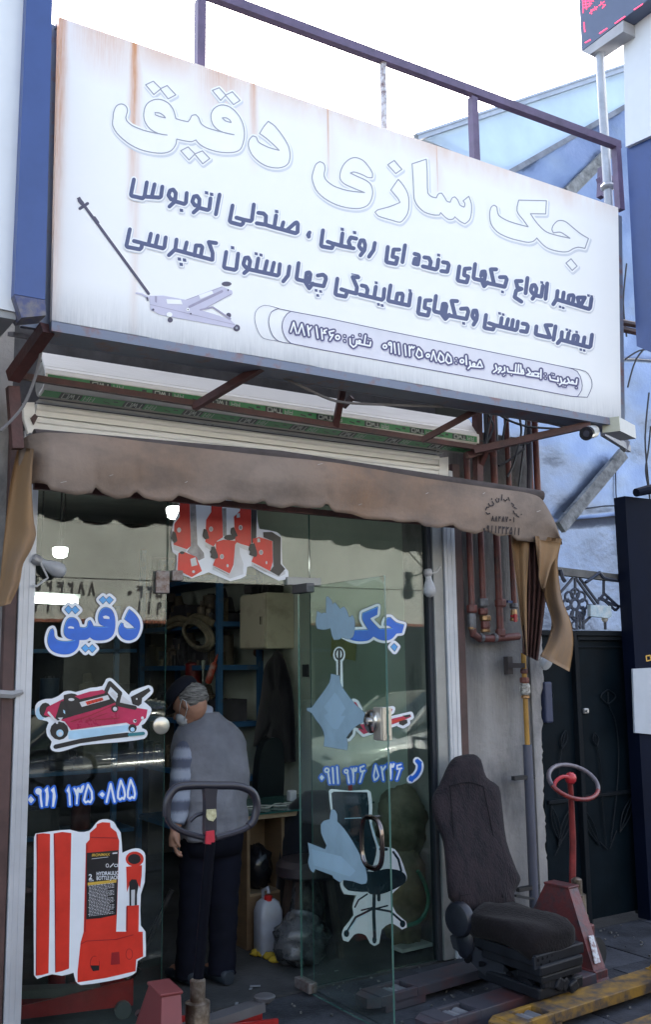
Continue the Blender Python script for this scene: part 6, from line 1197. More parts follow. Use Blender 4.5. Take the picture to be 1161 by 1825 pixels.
# bottles & boxes on dark shelf behind the left pane
rk2 = thing('wall_shelf', 'dark steel shelf along the back wall behind the left pane', 'shelf', (1.2, 3.7, 0))
for x_ in (.2, 1.6, 3.0):
    q = MB(); q.bb((x_, 3.5, 0), (x_ + .04, 3.54, 2.2)); q.build('upright', bluesteel, rk2)
for z in (.3, .8, 1.3, 1.8): q = MB(); q.bb((.2, 3.5, z), (3.2, 3.95, z + .03)); q.build('shelf', bluesteel, rk2)
for i, (x_, z) in enumerate(((2.45, .33), (2.8, .33), (2.6, .83), (2.9, .83), (2.5, 1.33), (2.85, 1.33), (3.1, 1.33), (2.7, 1.83), (3.0, 1.83))):
    k_ = shapes[i % 3]; item(k_, (x_, 3.7, z + .0), {'crate': (.13, .12, .2), 'can': (.08, .08, .26), 'motor': (.09, .09, .24)}[k_], mat('item_' + names_c[i % 6].replace(' ', '_'), cols[i % 6], rough=.6, var=.3), '%s %s on the back wall shelf, %s' % (names_c[i % 6], labs[k_], ['low and left', 'low and right', 'second tier left', 'second tier right', 'third tier left', 'third tier centre', 'third tier right', 'top tier left', 'top tier right'][i]))
# wall cabinet
cabm = mat('cream_enamel', (.50, .48, .36), rough=.5, var=.12, scale=3, col2=(.28, .22, .15), mix=.33)
cab = thing('wall_cabinet', 'cream metal wall cabinet with rust stains above the hanging coat', 'cabinet', (3.67, 2.0, 1.65))
z0, z1 = onX(470, 1156, 3.55).z, onX(470, 1056, 3.55).z
q = MB(); q.bb((3.56, 1.80, z0), (XW, 2.22, z1), bev=.006); q.build('carcass', cabm, cab)
q = MB(); q.bb((3.545, 1.81, z0 + .01), (3.558, 2.21, z1 - .01), bev=.003); dr = q.build('door', cabm, cab); q = MB(); q.bb((3.53, 1.84, (z0 + z1) / 2 - .03), (3.544, 1.855, (z0 + z1) / 2 + .03)); q.build('handle', chrome, dr)
q = MB(); 
q.prism([onX(u, v, XW - .004) for u, v in smooth([(453, 1158), (460, 1156), (470, 1160), (469, 1178), (462, 1182), (458, 1172), (452, 1166)])], (-.003, 0, 0)); tag(recentre(q.build('wall_scar', mat('bare_brick', (.16, .09, .06), rough=.9, var=.4, scale=20)), onX(460, 1168, XW)), 'brown scar of broken plaster below the cream cabinet', 'wall damage')
q = MB(); c_ = onX(455, 1050, 3.6)
for i in range(6): q.box((3.66 + .03 * math.sin(i), 1.86 + i * .06, z1 + .04 + .01 * (i % 2)), (.14, .05, .07), None, Matrix.Rotation(i * .4, 3, 'Z'), .008)
tag(recentre(q.build('tool_pile', MATS['oily']), (3.66, 2, z1)), 'dark pile of tools lying on top of the cream cabinet', 'tools', kind='stuff')
del bpy.data.objects['tool_pile']['kind']
# coat hanging
XCt = 3.70
ct = [(491,1158),(484,1170),(476,1180),(470,1195),(465,1240),(458,1280),(451,1330),(462,1328),(472,1315),(478,1330),(478,1356),(505,1360),(527,1357),(527,1300),(524,1250),(518,1210),(508,1175),(500,1162)]
cs_ = smooth(ct, True, 2, 50); fab_dark = mat('dark_coat', (.008, .009, .014), rough=.9, var=.3, scale=5, bump=.2, bscale=10, sheen=.2)
q = MB(); nb_ = len(cs_); vs = []
cu_, cv_ = 492, 1265
for sc_, dx in ((1, .06), (1, .0), (.93, -.03), (.7, -.05), (.4, -.055)):
    for j, (u, v) in enumerate(cs_): vs.append(onX(cu_ + (u - cu_) * sc_, cv_ + (v - cv_) * sc_, XCt + dx + .008 * math.sin(j * .9)))
q.add(vs, [(i * nb_ + k, i * nb_ + (k + 1) % nb_, (i + 1) * nb_ + (k + 1) % nb_, (i + 1) * nb_ + k) for i in range(4) for k in range(nb_)] + [list(range(4 * nb_, 5 * nb_)), list(range(nb_))[::-1]])
tag(recentre(q.build('hanging_coat', fab_dark, smooth=2), onX(490, 1260, XCt)), 'long dark coat hanging on the wall below the cream cabinet', 'coat')
# blind on the right wall
bd = thing('window_blind', 'cream horizontal slat blind on the inner right wall', 'blind', (XW - .05, 1.2, 1.2)); blm = mat('blind_slat', (.50, .52, .44), rough=.5)
y1_, y0_ = onX(556, 1200, XW - .04).y, onX(598, 1200, XW - .04).y
zt_b, zb_b = onX(575, 1085, XW).z, onX(575, 1335, XW).z; n_ = 34; me_s = None
for i in range(n_):
    z = zb_b + (zt_b - zb_b) * i / n_
    if me_s is None: q = MB(); q.box((0, 0, 0), (.022, y1_ - y0_, .016), None, Matrix.Rotation(.6, 3, 'Y')); o = q.build('slat', blm, bd); me_s = o.data
    else: o = bpy.data.objects.new('slat', me_s); C.objects.link(o); o.parent = bd
    o.location = Vector((XW - .03, (y0_ + y1_) / 2, z)) - bd.location
q = MB(); q.bb((XW - .06, y0_ - .02, zt_b), (XW - .005, y1_ + .02, zt_b + .05)); q.build('head_rail', blm, bd)
q = MB(); q.prism([onX(u, v, XW - .006) for u, v in ((592, 1133), (636, 1148), (634, 1178), (608, 1172), (590, 1170))], (-.002, 0, 0)); pn = tag(recentre(q.build('paper_note', mat('yellowed_paper', (.50, .48, .22), rough=.8)), onX(612, 1155, XW)), 'yellowed paper note stuck on the wall beside the blind', 'note')
q = MB(); q.bb((XW - .045, onX(640, 1150, XW).y - .02, 1.35), (XW - .003, onX(640, 1150, XW).y, 2.2)); q.build('x', inner) ; bpy.data.objects.remove(bpy.data.objects['x'])
# switch plate
q = MB(); c_ = onX(547, 1195, XW); q.box((XW - .01, c_.y, c_.z), (.02, .07, .09), bev=.004); tag(recentre(q.build('switch_plate', mat('dark_switch', (.03, .03, .035), rough=.4)), c_), 'dark switch plate on the wall near the door hinge', 'switch')
# desk
dk_ = thing('desk', 'chipboard desk with glass top behind the open door', 'desk', (3.2, 1.0, 0)); zt_d = .80
q = MB(); q.bb((2.84, .74, zt_d - .05), (3.76, 1.35, zt_d - .02), bev=.003); q.build('top_board', woodedge, dk_)
q = MB(); q.bb((2.82, .72, zt_d - .0195), (3.76, 1.35, zt_d - .010)); q.build('glass_top', mat('desk_glass', (.03, .10, .09), rough=.12, spec=.7), dk_)
for x_ in (2.86, 3.10): q = MB(); q.bb((x_, .78, 0), (x_ + .02, 1.3, zt_d - .051)); q.build('side_panel', wood, dk_)
q = MB(); q.bb((2.88, 1.0, .0), (3.72, 1.02, zt_d - .051)); q.build('back_panel', wood, dk_)
q = MB(); q.bb((2.881, .785, .0), (3.099, .80, .30)); q.build('lower_panel', wood, dk_)
q = MB(); q.bb((2.881, .785, .301), (3.099, 1.0, .315)); q.build('shelf_board', woodedge, dk_)
q = MB()
for a_ in range(3): q.tube([(2.9 + .2 * a_ + .1 * math.cos(b2), .9 + .06 * math.sin(b2 * 2), zt_d + .0) for b2 in [i * .5 for i in range(12)]], .005, 5)
tag(recentre(q.build('phone_wires', mat('pale_wire', (.45, .45, .42), rough=.6)), (3.1, .9, zt_d)), 'pale tangled wires lying on the desk', 'cable')
# things on the desk: radio box, glass dish
rd = thing('small_box', 'grey cardboard box with a red band on the desk', 'box', tuple(at(622, 1405, 1.0)))
c_ = at(622, 1407, 1.0); q = MB(); q.box((c_.x, 1.0, zt_d + .05), (.30, .12, .10), bev=.004); q.build('carton', mat('grey_carton', (.30, .32, .34), rough=.7), rd); q = MB(); q.box((c_.x - .03, .936, zt_d + .06), (.03, .006, .07)); q.build('band', red, rd)
c_ = at(520, 1408, 1.0); q = MB(); q.box((c_.x, 1.0, zt_d + .035), (.05, .05, .07), bev=.008); tag(recentre(q.build('white_socket', mat('white_plastic', (.6, .62, .65), rough=.4)), c_), 'small white plug adaptor on the desk', 'plug')
# office chair behind desk
oc = thing('office_chair', 'black office chair with rounded back behind the desk', 'chair', (3.30, 1.75, 0)); vin = mat('black_vinyl', (.012, .018, .022), rough=.35, var=.2)
bk = smooth([(462,1440),(460,1400),(464,1350),(472,1325),(485,1315),(500,1318),(506,1335),(507,1390),(504,1440)], True, 3, 60)
q = MB(); q.prism([at(u, v, 1.72) for u, v in bk], (0, .09, 0)); q.build('backrest', vin, oc); 
q = MB(); q.box((3.3, 1.5, .5), (.48, .46, .09), bev=.03); q.build('seat', vin, oc); q = MB(); q.tube([(3.3, 1.5, .1), (3.3, 1.5, .46)], .03, 10); q.bar((3.3, 1.75, .5), (3.3, 1.8, .9), .05, .02); q.build('column', blk_s, oc)
for i in range(5): a = i * math.tau / 5; q = MB(); q.bar((3.3, 1.5, .11), (3.3 + .28 * math.cos(a), 1.5 + .28 * math.sin(a), .07), .04, .03); lg_ = q.build('foot', blk_s, oc); q = MB(); q.sphere((3.3 + .28 * math.cos(a), 1.5 + .28 * math.sin(a), .03), .03, None, 8); q.build('castor', vin, lg_)
# round black stool seat near door
st = thing('stool', 'padded dark stool standing in front of the desk', 'stool', (3.13, .50, 0))
c_ = at(535, 1560, .50)
q = MB(); q.lathe((3.13, .50, .44), [(0, .17), (.02, .20), (.07, .20), (.10, .17), (.11, .05)], (0, 0, 1), 24); q.build('seat', mat('brown_vinyl', (.03, .022, .026), rough=.5), st, smooth=True)
for i in range(4): a = i * math.pi / 2 + .6; q = MB(); q.bar((3.13 + .13 * math.cos(a), .5 + .13 * math.sin(a), .44), (3.13 + .19 * math.cos(a), .5 + .19 * math.sin(a), 0), .035); q.build('leg', mat('dark_leg', (.05, .035, .03), rough=.6), st)
# black draped round object behind the pane
q = MB(); c_ = at(570, 1540, .75); q.loft([((c_.x, .80, z), (r * .9, 0, 0), (0, r * .6, 0)) for z, r in ((.05, .28), (.3, .30), (.6, .28), (.8, .20), (.88, .08))], 20); tag(recentre(q.build('covered_machine', fab_dark, smooth=2), (c_.x, .8, 0)), 'bulky machine under a black cover beside the stool', 'machine')
# white jerry can
jc = thing('jerry_can', 'dirty white plastic jerry can with red cap against the desk', 'jerry can', tuple(fl(478, 1698)))
c_ = Vector(fl(478, 1700)); jm2 = mat('dirty_white_plastic', (.30, .33, .40), rough=.45, var=.2, scale=6, col2=(.26, .27, .30), mix=.36)
q = MB(); q.loft([((c_.x, c_.y, z), (w_, 0, 0), (0, d_, 0)) for z, w_, d_ in ((.0, .068, .055), (.01, .075, .062), (.24, .075, .062), (.29, .06, .05), (.31, .035, .035))], 20, None, 5); q.build('can_body', jm2, jc, smooth=True)
q = MB(); q.lathe((c_.x - .01, c_.y - .02, .305), [(0, .024), (.025, .024), (.028, .018)], (0, -.1, 1), 14); q.build('cap', mat('red_cap', (.5, .02, .02), rough=.4), jc, smooth=True)
q = MB(); q.tube([(c_.x - .01, c_.y + .035, .28), (c_.x - .01, c_.y + .04, .35), (c_.x - .0, c_.y, .37), (c_.x, c_.y - .01, .34)], .012, 8); q.build('handle', jm2, jc, smooth=2)
# crumpled bags and rags via noisy spheres
def crumpled(c, r, seed, n=26, amp=.25, sq_=1.0):
    random.seed(seed); ph = [(random.uniform(0, 6), random.uniform(2, 7), random.uniform(2, 7), random.uniform(2, 7)) for _ in range(6)]
    q = MB(); m = n // 2; vs = []
    for i in range(m + 1):
        a = math.pi * i / m
        for k in range(n):
            b_ = 2 * math.pi * k / n; d = Vector((math.sin(a) * math.cos(b_), math.sin(a) * math.sin(b_), math.cos(a)))
            f_ = 1 + amp * sum(abs(math.sin(p + d.x * u + d.y * v + d.z * w_)) - .5 for p, u, v, w_ in ph) / 2.5
            vs.append(Vector(c) + Vector((d.x * r[0] * f_, d.y * r[1] * f_, max(-r[2] * .98, d.z * r[2] * f_))) + Vector((.3 * r[0] * math.sin(9 * d.z + ph[0][0]) * abs(d.x * d.y), 0, 0)))
    q.add(vs, [(i * n + k, (i + 1) * n + k, (i + 1) * n + (k + 1) % n, i * n + (k + 1) % n) for i in range(m) for k in range(n)]); return q
plastic_bag = mat('grey_plastic_bag', (.085, .09, .10), rough=.28, var=.5, scale=10, bump=1.0, bscale=11); blackbag = mat('black_plastic_bag', (.012, .012, .015), rough=.2, bump=.4, bscale=12)
c_ = fl(535, 1722); q = crumpled((c_.x + .02, c_.y + .02, .13), (.14, .12, .13), 4, amp=.35); q.v += []; tag(recentre(q.build('plastic_bag', plastic_bag, smooth=2), c_), 'crumpled grey plastic bag on the floor by the stool', 'bag')
c_ = fl(562, 1700); q = crumpled((c_.x, c_.y + .1, .22), (.09, .08, .22), 14, amp=.4); tag(recentre(q.build('plastic_bag', plastic_bag, smooth=2), c_), 'tall twisted grey plastic bag behind the door hinge', 'bag')
q = crumpled((2.99, .9, .44), (.08, .09, .12), 9, amp=.4); tag(recentre(q.build('bin_bag', blackbag, smooth=2), (2.99, .9, .32)), 'shiny black bin bag stuffed in the desk opening', 'bag')
q = MB(); c_ = fl(478, 1712); random.seed(6)
for (u, v) in ((458, 1702), (470, 1704), (480, 1708), (492, 1714), (498, 1707)):
    p = fl(u, v); k_ = crumpled((p.x, p.y, .014), (.035, .025, .018), int(u), 12, .5); b0 = len(q.v); q.v += k_.v; q.f += [[a + b0 for a in f] for f in k_.f]; q.mi += k_.mi
tag(recentre(q.build('yellow_cloth', mat('yellow_cloth', (.45, .33, .04), rough=.8), smooth=2), c_), 'crumpled yellow cloth on the floor by the jerry can', 'cloth')
# sack and hose at the right pane
sack = mat('burlap', (.23, .20, .14), rough=.95, var=.35, scale=5, bump=.5, bscale=25)
c_ = at(722, 1530, .28); q = crumpled((c_.x, .30, .72), (.15, .12, .20), 31, 30, .22); tag(recentre(q.build('sack', sack, smooth=2), (c_.x, .3, .5)), 'bulging tan sack leaning inside the right pane', 'sack')
q = crumpled((c_.x - .01, .28, .30), (.12, .11, .28), 35, 30, .3); tag(recentre(q.build('sack', sack, smooth=2), (c_.x, .28, 0)), 'slumped lower tan sack on the floor inside the right pane', 'sack')
q = MB(); q.tube([at(u, v, .12) for u, v in smooth([(745, 1552), (758, 1575), (764, 1605), (757, 1630), (742, 1645), (720, 1650)], False, 5)], .012, 8); tag(recentre(q.build('green_hose', mat('green_hose', (.02, .16, .10), rough=.4)), at(760, 1600, .12)), 'curved green hose behind the right pane', 'hose')
q = MB(); p0, p1 = fl(708, 1692, .03), fl(762, 1680, .03); q.bar(p0, p1, .10, .02); tag(recentre(q.build('white_board', mat('pale_board', (.45, .47, .48), rough=.5)), (p0 + p1) / 2), 'pale strip of board lying on the floor inside the right pane', 'board')
q = MB(); c_ = at(676, 1500, .9); q.bb((c_.x - .05, .86, 0), (c_.x + .05, .92, at(676, 1432, .9).z)); tag(recentre(q.build('dark_plank', mat('dark_plank', (.04, .03, .03), rough=.7)), (c_.x, .9, 0)), 'dark plank standing upright behind the chair sticker', 'plank')
c_ = at(700, 1640, .5); q = crumpled((c_.x, .5, .12), (.14, .12, .12), 77, amp=.4); tag(recentre(q.build('purple_bundle', mat('purple_cloth', (.10, .08, .13), rough=.9)), (c_.x, .5, 0)), 'dark purplish cloth bundle on the floor beside the sacks', 'bundle')
# papers on the floor
q = MB()
for u, v, l in ((455, 1757, .05), (447, 1762, .03), (422, 1788, .03), (600, 1730, .02)): p = fl(u, v, .008); q.box(p, (l * 1.1, l * .5, .002), None, Matrix.Rotation(u, 3, 'Z'))
tag(recentre(q.build('paper_scraps', mat('scrap_paper', (.22, .23, .25), rough=.8)), fl(450, 1760)), 'few pale paper scraps on the floor of the doorway', 'litter')
# jacks on the floor inside left pane
def floor_jack(loc, rot, label, stick=True):
    t = thing('trolley_jack', label, 'trolley jack', loc, 'red trolley jacks standing on the floor'); R_ = Matrix.Rotation(rot, 3, 'Z'); B = Vector(loc)
    def tr(q): q.v = [B + R_ @ v for v in q.v]; return q
    jr = mat('jack_red', (.30, .015, .015), rough=.35, var=.2, scale=8)
    for s_ in (-1, 1):
        q = MB(); q.prism([Vector((-.3, s_ * .09, .05)), Vector((.3, s_ * .07, .04)), Vector((.3, s_ * .07, .09)), Vector((.05, s_ * .08, .12)), Vector((-.3, s_ * .09, .17))], (0, .012, 0)); tr(q).build('side_plate', jr, t)
        for x_ in (-.25, .27): q = MB(); q.tube([(x_, s_ * .10, .04), (x_, s_ * .13, .04)], .04, 14); tr(q).build('wheel', mat('jack_wheel', (.10, .10, .11), rough=.4, metal=.4), t, smooth=True)
    q = MB(); q.bar((-.15, 0, .11), (.25, 0, .14), .08, .04); q.lathe((.27, 0, .14), [(0, .02), (.02, .045), (.035, .05), (.04, .04)], (0, 0, 1), 14); tr(q).build('lift_arm', mat('jack_arm', (.16, .16, .17), rough=.4, metal=.5), t)
    q = MB(); q.tube([(-.28, 0, .14), (-.33, 0, .20)], .03, 10); q.tube([(-.33, 0, .20), (-.5, 0, .55)] if stick else [(-.33, 0, .20), (-.36, 0, .23)], .014, 8); tr(q).build('handle', MATS['oily'], t)
floor_jack((1.62, .28, 0), 2.9, 'red trolley jack on the floor behind the bottle jack sticker'); floor_jack((2.02, -.50, 0), .05, 'low red trolley jack on the doorway floor right of the pump', False)
for i, (u, v, mt, lb) in enumerate(((100, 1760, MATS['jack_red'], 'red bottle jack standing left of two others behind the pane'), (190, 1755, MATS['jack_red'], 'red bottle jack under the sticker edge behind the pane'), (148, 1765, MATS['oily'], 'oily dark bottle jack between the red ones'))):
    c_ = at(u, v, .62); t = thing('bottle_jack', lb, 'bottle jack', (c_.x, .62, 0), 'bottle jacks standing on the floor')
    q = MB(); q.box((c_.x, .62, .02), (.13, .11, .04), bev=.006); q.build('base', mt, t); q = MB(); q.lathe((c_.x, .62, .041), [(0, .045), (.18, .045), (.19, .035)], (0, 0, 1), 16); q.build('cylinder', mt, t, smooth=True); q = MB(); q.lathe((c_.x, .62, .231), [(0, .018), (.05, .018), (.051, .025), (.06, .025)], (0, 0, 1), 12); q.build('ram', chrome, t)
# lit lamps inside, then a bar glowing for a pane reflection
def lamp_(c, w_, nm, lab, energy):
    t = thing('ceiling_lamp', lab, 'lamp', tuple(c), 'lit lamps inside the shop'); q = MB(); q.lathe(Vector(c) - Vector((0, 0, w_ * .8)), [(0, w_ * .5), (w_ * .2, w_ * .85), (w_ * 1.1, w_), (w_ * 1.3, w_ * .9)], (0, 0, 1), 20); q.build('diffuser', emis('lamp_glow', (1, .98, .94), energy), t, smooth=2)
    q = MB(); q.lathe(Vector(c) + Vector((0, 0, w_ * .5)), [(0, w_ * .6), (w_ * .4, w_ * .35), (w_ * 1.2, .02)], (0, 0, 1), 14); q.build('cap', MATS['clamp_black'], t); q = MB(); q.tube([Vector(c) + Vector((0, 0, w_ * 1.2)), Vector((c[0], c[1], 3.0))], .006, 6); q.build('flex', MATS['black_cable'], t)
lamp_(at(107, 983, 1.6), .05, 'a', 'lit white lamp hanging behind the upper left pane', 6); lamp_(at(312, 912, 1.3), .06, 'b', 'lit lamp glaring beside the jack stickers on the transom', 8)
a, b_ = at(50, 1068, 2.6), at(137, 1073, 2.6); q = MB(); q.bar(a, b_, .06, .045); tl = thing('reflection_bar', 'white glowing bar added for a reflection in the left pane above the word sticker', 'lamp', tuple((a + b_) / 2)); q.build('diffuser', emis('reflection_glow', (1, .99, .95), 2.5), tl); q = MB(); q.bar(a + Vector((0, .04, .045)), b_ + Vector((.03, .04, .045)), .04, .03); q.build('batten', cw, tl)  # glowing bar with made-up batten and cords, standing in for a pane reflection
for x_ in (a.x + .1, b_.x - .1): q = MB(); q.tube([(x_, 2.64, a.z + .06), (x_, 2.64, 3.0)], .006, 6); q.build('flex', MATS['black_cable'], tl)
# ================================================================ PERSON
per = thing('person', 'grey haired man in black cap, grey vest and striped sweater seen from behind', 'person', (2.42, .38, 0))
skin = mat('skin', (.33, .17, .115), rough=.55, var=.1, scale=20); vest = mat('vest_grey', (.17, .175, .205), rough=.9, var=.2, scale=5, bump=.9, bscale=7, sheen=.15); trou = mat('trousers_navy', (.006, .007, .015), rough=.9, var=.3, scale=4, bump=.15, bscale=9)
hairm = mat('grey_hair', (.24, .23, .22), rough=.7, var=.7, scale=50, bump=.8, bscale=70, stretch=(.5, .5, 3)); capm = mat('black_cap', (.010, .011, .018), rough=.9)
# striped sweater
sw = bpy.data.materials.new('striped_knit'); sw.use_nodes = True; nt = sw.node_tree; N = nt.nodes; L = nt.links; p = N['Principled BSDF']; p.inputs['Roughness'].default_value = .95
ge = N.new('ShaderNodeNewGeometry'); sx = N.new('ShaderNodeSeparateXYZ'); L.new(ge.outputs['Position'], sx.inputs[0]); mu = N.new('ShaderNodeMath'); mu.operation = 'MULTIPLY'; mu.inputs[1].default_value = 58; L.new(sx.outputs[2], mu.inputs[0])
nz = N.new('ShaderNodeTexNoise'); nz.inputs['Scale'].default_value = 25; ad = N.new('ShaderNodeMath'); ad.operation = 'ADD'; L.new(nz.outputs[0], ad.inputs[0]); L.new(mu.outputs[0], ad.inputs[1]); si = N.new('ShaderNodeMath'); si.operation = 'SINE'; L.new(ad.outputs[0], si.inputs[0])
rp_ = N.new('ShaderNodeValToRGB'); e = rp_.color_ramp.elements; e[0].position = .25; e[0].color = (.09, .10, .15, 1); e[1].position = .8; e[1].color = (.30, .33, .42, 1); mr = N.new('ShaderNodeMapRange'); mr.inputs[1].default_value = -1; L.new(si.outputs[0], mr.inputs[0]); L.new(mr.outputs[0], rp_.inputs[0]); L.new(rp_.outputs[0], p.inputs['Base Color'])
n2 = N.new('ShaderNodeTexNoise'); n2.inputs['Scale'].default_value = 150; bu = N.new('ShaderNodeBump'); bu.inputs['Strength'].default_value = .4; bu.inputs['Distance'].default_value = .01; L.new(n2.outputs[0], bu.inputs['Height']); L.new(bu.outputs[0], p.inputs['Normal'])
V = Vector
def limb(q, pts, rs, n=14, fl_=1.0): q.tube([V(a) for a in pts], rs, n); return q
H = V((2.305, .40, 1.475)); hd = V((-.52, .70, -.50)).normalized(); hs = hd.cross(V((0, 0, 1))).normalized(); hu = hs.cross(hd)
HR = Matrix((hd, -hs, hu)).transposed()
q = MB()
q.sphere(H, (.098, .076, .112), None, 24, HR); q.sphere(H + HR @ V((.045, 0, -.055)), (.062, .055, .06), None, 16, HR)
q.tube([H + HR @ V((.09, 0, .0)), H + HR @ V((.122, 0, -.035)), H + HR @ V((.10, 0, -.045))], [.012, .017, .012], 8)   # nose
q.tube([H + HR @ V((.09, 0, -.07)), H + HR @ V((.10, 0, -.075))], [.025, .012], 8)
for s_ in (-1, 1):
    q.sphere(H + HR @ V((-.01, s_ * .078, -.01)), (.020, .010, .034), None, 12, HR); q.sphere(H + HR @ V((.082, s_ * .03, .012)), (.014, .016, .01), None, 8, HR)
limb(q, [H + V((.03, .01, -.06)), (2.385, .405, 1.37), (2.41, .40, 1.25)], [.055, .058, .08])
for a, b_, r1_, r2_ in (((2.42, .40, 1.27), (2.43, .39, .80), .09, .10),): limb(q, [a, (2.43, .4, 1.1), b_], [r1_, .12, r2_], 16)
LA = [(2.31, .38, 1.25), (2.235, .345, 1.06), (2.20, .315, .87), (2.178, .30, .81)]; limb(q, LA, [.036, .038, .032, .027])
RA = [(2.56, .43, 1.24), (2.655, .50, 1.05), (2.58, .70, .98), (2.55, .75, .98)]; limb(q, RA, [.036, .038, .032, .027])
LL = [(2.365, .385, .82), (2.345, .40, .45), (2.315, .42, .08)]; RL = [(2.50, .39, .82), (2.50, .37, .45), (2.475, .34, .08)]
limb(q, LL, [.095, .06, .042]); limb(q, RL, [.095, .06, .042])
for f0, dy in ((V((2.31, .44, .05)), .12), (V((2.47, .37, .05)), .10)): limb(q, [f0 + V((0, -.06, 0)), f0 + V((-.01, .05, 0)), f0 + V((-.02, dy, -.01))], [.035, .038, .028])
def hand(q, w_, dirn, side):
    d = V(dirn).normalized(); s_ = V(side); s_ = (s_ - d * s_.dot(d)).normalized(); nn = d.cross(s_)
    limb(q, [w_, w_ + d * .03, w_ + d * .075], [.024, .031, .030], 12)
    for i, (ln, off) in enumerate(((.062, -.024), (.072, -.008), (.068, .009), (.052, .024))):
        b0 = w_ + d * .07 + s_ * off; limb(q, [b0, b0 + d * ln * .45 + nn * .008, b0 + d * ln * .75 + nn * .026, b0 + d * ln * .8 + nn * .044], [.0098, .0092, .0085, .007], 8)
    b0 = w_ + d * .025 - s_ * .026; limb(q, [b0, b0 + d * .025 - s_ * .018 + nn * .012, b0 + d * .05 - s_ * .016 + nn * .026], [.012, .0105, .008], 8)
hand(q, V(LA[3]), (-.02, -.02, -1), (.35, 1, 0)); hand(q, V(RA[3]), (-.5, .8, -.1), (.6, .3, .6))
bo = q.build('body', skin, per, smooth=2)
rm = bo.modifiers.new('skin_remesh', 'REMESH'); rm.mode = 'VOXEL'; rm.voxel_size = .0055; rm.use_smooth_shade = True
sm = bo.modifiers.new('skin_smooth', 'SMOOTH'); sm.iterations = 2; sm.factor = .5
# clothes
def wob(p, k_=0): return .006 * math.sin(p * 9 + k_)
q = MB(); rings = []
prof_v = [(.775, 2.438, .372, .178, .145), (.79, 2.438, .375, .186, .152), (.84, 2.437, .378, .190, .152), (.92, 2.436, .385, .190, .148), (1.0, 2.435, .392, .196, .150), (1.08, 2.435, .398, .205, .152), (1.16, 2.433, .402, .210, .150), (1.24, 2.43, .408, .208, .142), (1.30, 2.428, .412, .192, .128), (1.345, 2.42, .415, .155, .110), (1.38, 2.405, .412, .110, .092), (1.405, 2.392, .408, .080, .078), (1.418, 2.388, .407, .072, .072), (1.414, 2.388, .407, .062, .062)]
pv = []
for a, b_ in zip(prof_v, prof_v[1:]):
    n_s = max(1, int(abs(b_[0] - a[0]) / .014))
    pv += [tuple(a[k_] + (b_[k_] - a[k_]) * i / n_s for k_ in range(5)) for i in range(n_s)]
pv.append(prof_v[-1])
for i, (z, x_, y_, rx, ry) in enumerate(pv): rings.append(((x_, y_, z), (rx, .03 * rx / .2, 0), (-.03, ry, 0)))
q.loft(rings, 72, None, 2.5)
for i, v in enumerate(q.v):
    a = math.atan2(v.y - .39, v.x - 2.43); z = v.z
    f_ = .007 * math.sin(a * 5 + z * 9) + .006 * math.sin(z * 26 + a * 2.5) * (1 if z < 1.1 else .4) + (.008 * math.sin(a * 9) if z < .9 else 0)
    f_ += .012 * (1 - abs(math.sin(z * 17 + a * 1.6 + .6 * math.sin(a * 4)))) ** 2 * math.exp(-((z - .98) / .10) ** 2) + .011 * (1 - abs(math.sin(a * 2.2 + z * 7 + 1))) ** 3 * math.exp(-((z - 1.17) / .12) ** 2)
    f_ -= .006 * (abs(z - .835) < .008)
    d = V((v.x - 2.43, v.y - .39, 0)); q.v[i] = v + (d.normalized() * f_ if d.length > .08 else V())
    if z < .80: q.v[i].z += .03 * math.sin(a + 1.2)
vo = q.build('vest', vest, per, smooth=2)
def sleeve_(pts, rs, nm, mt, n=18, folds=.005, seg=26, p=(0, 0)):
    P = [V(x_) for x_ in pts]; L_ = [0]
    for a, b_ in zip(P, P[1:]): L_.append(L_[-1] + (b_ - a).length)
    path = []; rr = []
    for i in range(seg + 1):
        s = L_[-1] * i / seg
        for k_ in range(len(P) - 1):
            if L_[k_ + 1] >= s - 1e-9:
                t_ = (s - L_[k_]) / (L_[k_ + 1] - L_[k_]); t2 = t_
                p0 = P[max(0, k_ - 1)]; p1 = P[k_]; p2 = P[k_ + 1]; p3 = P[min(len(P) - 1, k_ + 2)]
                c_ = .5 * ((2 * p1) + (p2 - p0) * t2 + (2 * p0 - 5 * p1 + 4 * p2 - p3) * t2 ** 2 + (3 * p1 - p0 - 3 * p2 + p3) * t2 ** 3)
                path.append(c_); rr.append(rs[k_] + (rs[k_ + 1] - rs[k_]) * t_ + folds * math.sin(i * 1.7) * (.4 + .6 * math.sin(i * .6) ** 2)); break
    q = MB(); q.tube(path, rr, n); return q.build(nm, mt, per, smooth=2)
sleeve_([(2.315, .385, 1.30), (2.27, .365, 1.20), (2.237, .345, 1.06), (2.215, .325, .94), (2.19, .305, .845)], [.052, .072, .066, .058, .042], 'sleeve', sw, folds=.0025)
sleeve_([(2.56, .425, 1.30), (2.61, .46, 1.2), (2.65, .50, 1.06), (2.62, .60, .99), (2.575, .70, .98)], [.05, .068, .062, .055, .042], 'sleeve', sw, folds=.0035)
q = MB(); q.tube([V((2.395, .41, 1.385)), H + V((.035, .008, -.055))], [.078, .064], 18); q.build('collar', mat('collar_pale', (.26, .28, .34), rough=.9), per, smooth=True)
q = MB(); q.loft([((2.435, .385, .66), (.165, 0, 0), (0, .125, 0)), ((2.435, .382, .74), (.175, 0, 0), (0, .13, 0)), ((2.435, .385, .86), (.172, 0, 0), (0, .132, 0)), ((2.435, .385, .92), (.16, 0, 0), (0, .12, 0))], 24, None, 2.6); q.build('trousers_seat', trou, per, smooth=2)
sleeve_([(2.36, .385, .80), (2.35, .39, .62), (2.338, .40, .42), (2.322, .41, .20), (2.318, .42, .035)], [.098, .095, .080, .072, .074], 'trouser_leg', trou, folds=.004, seg=30)
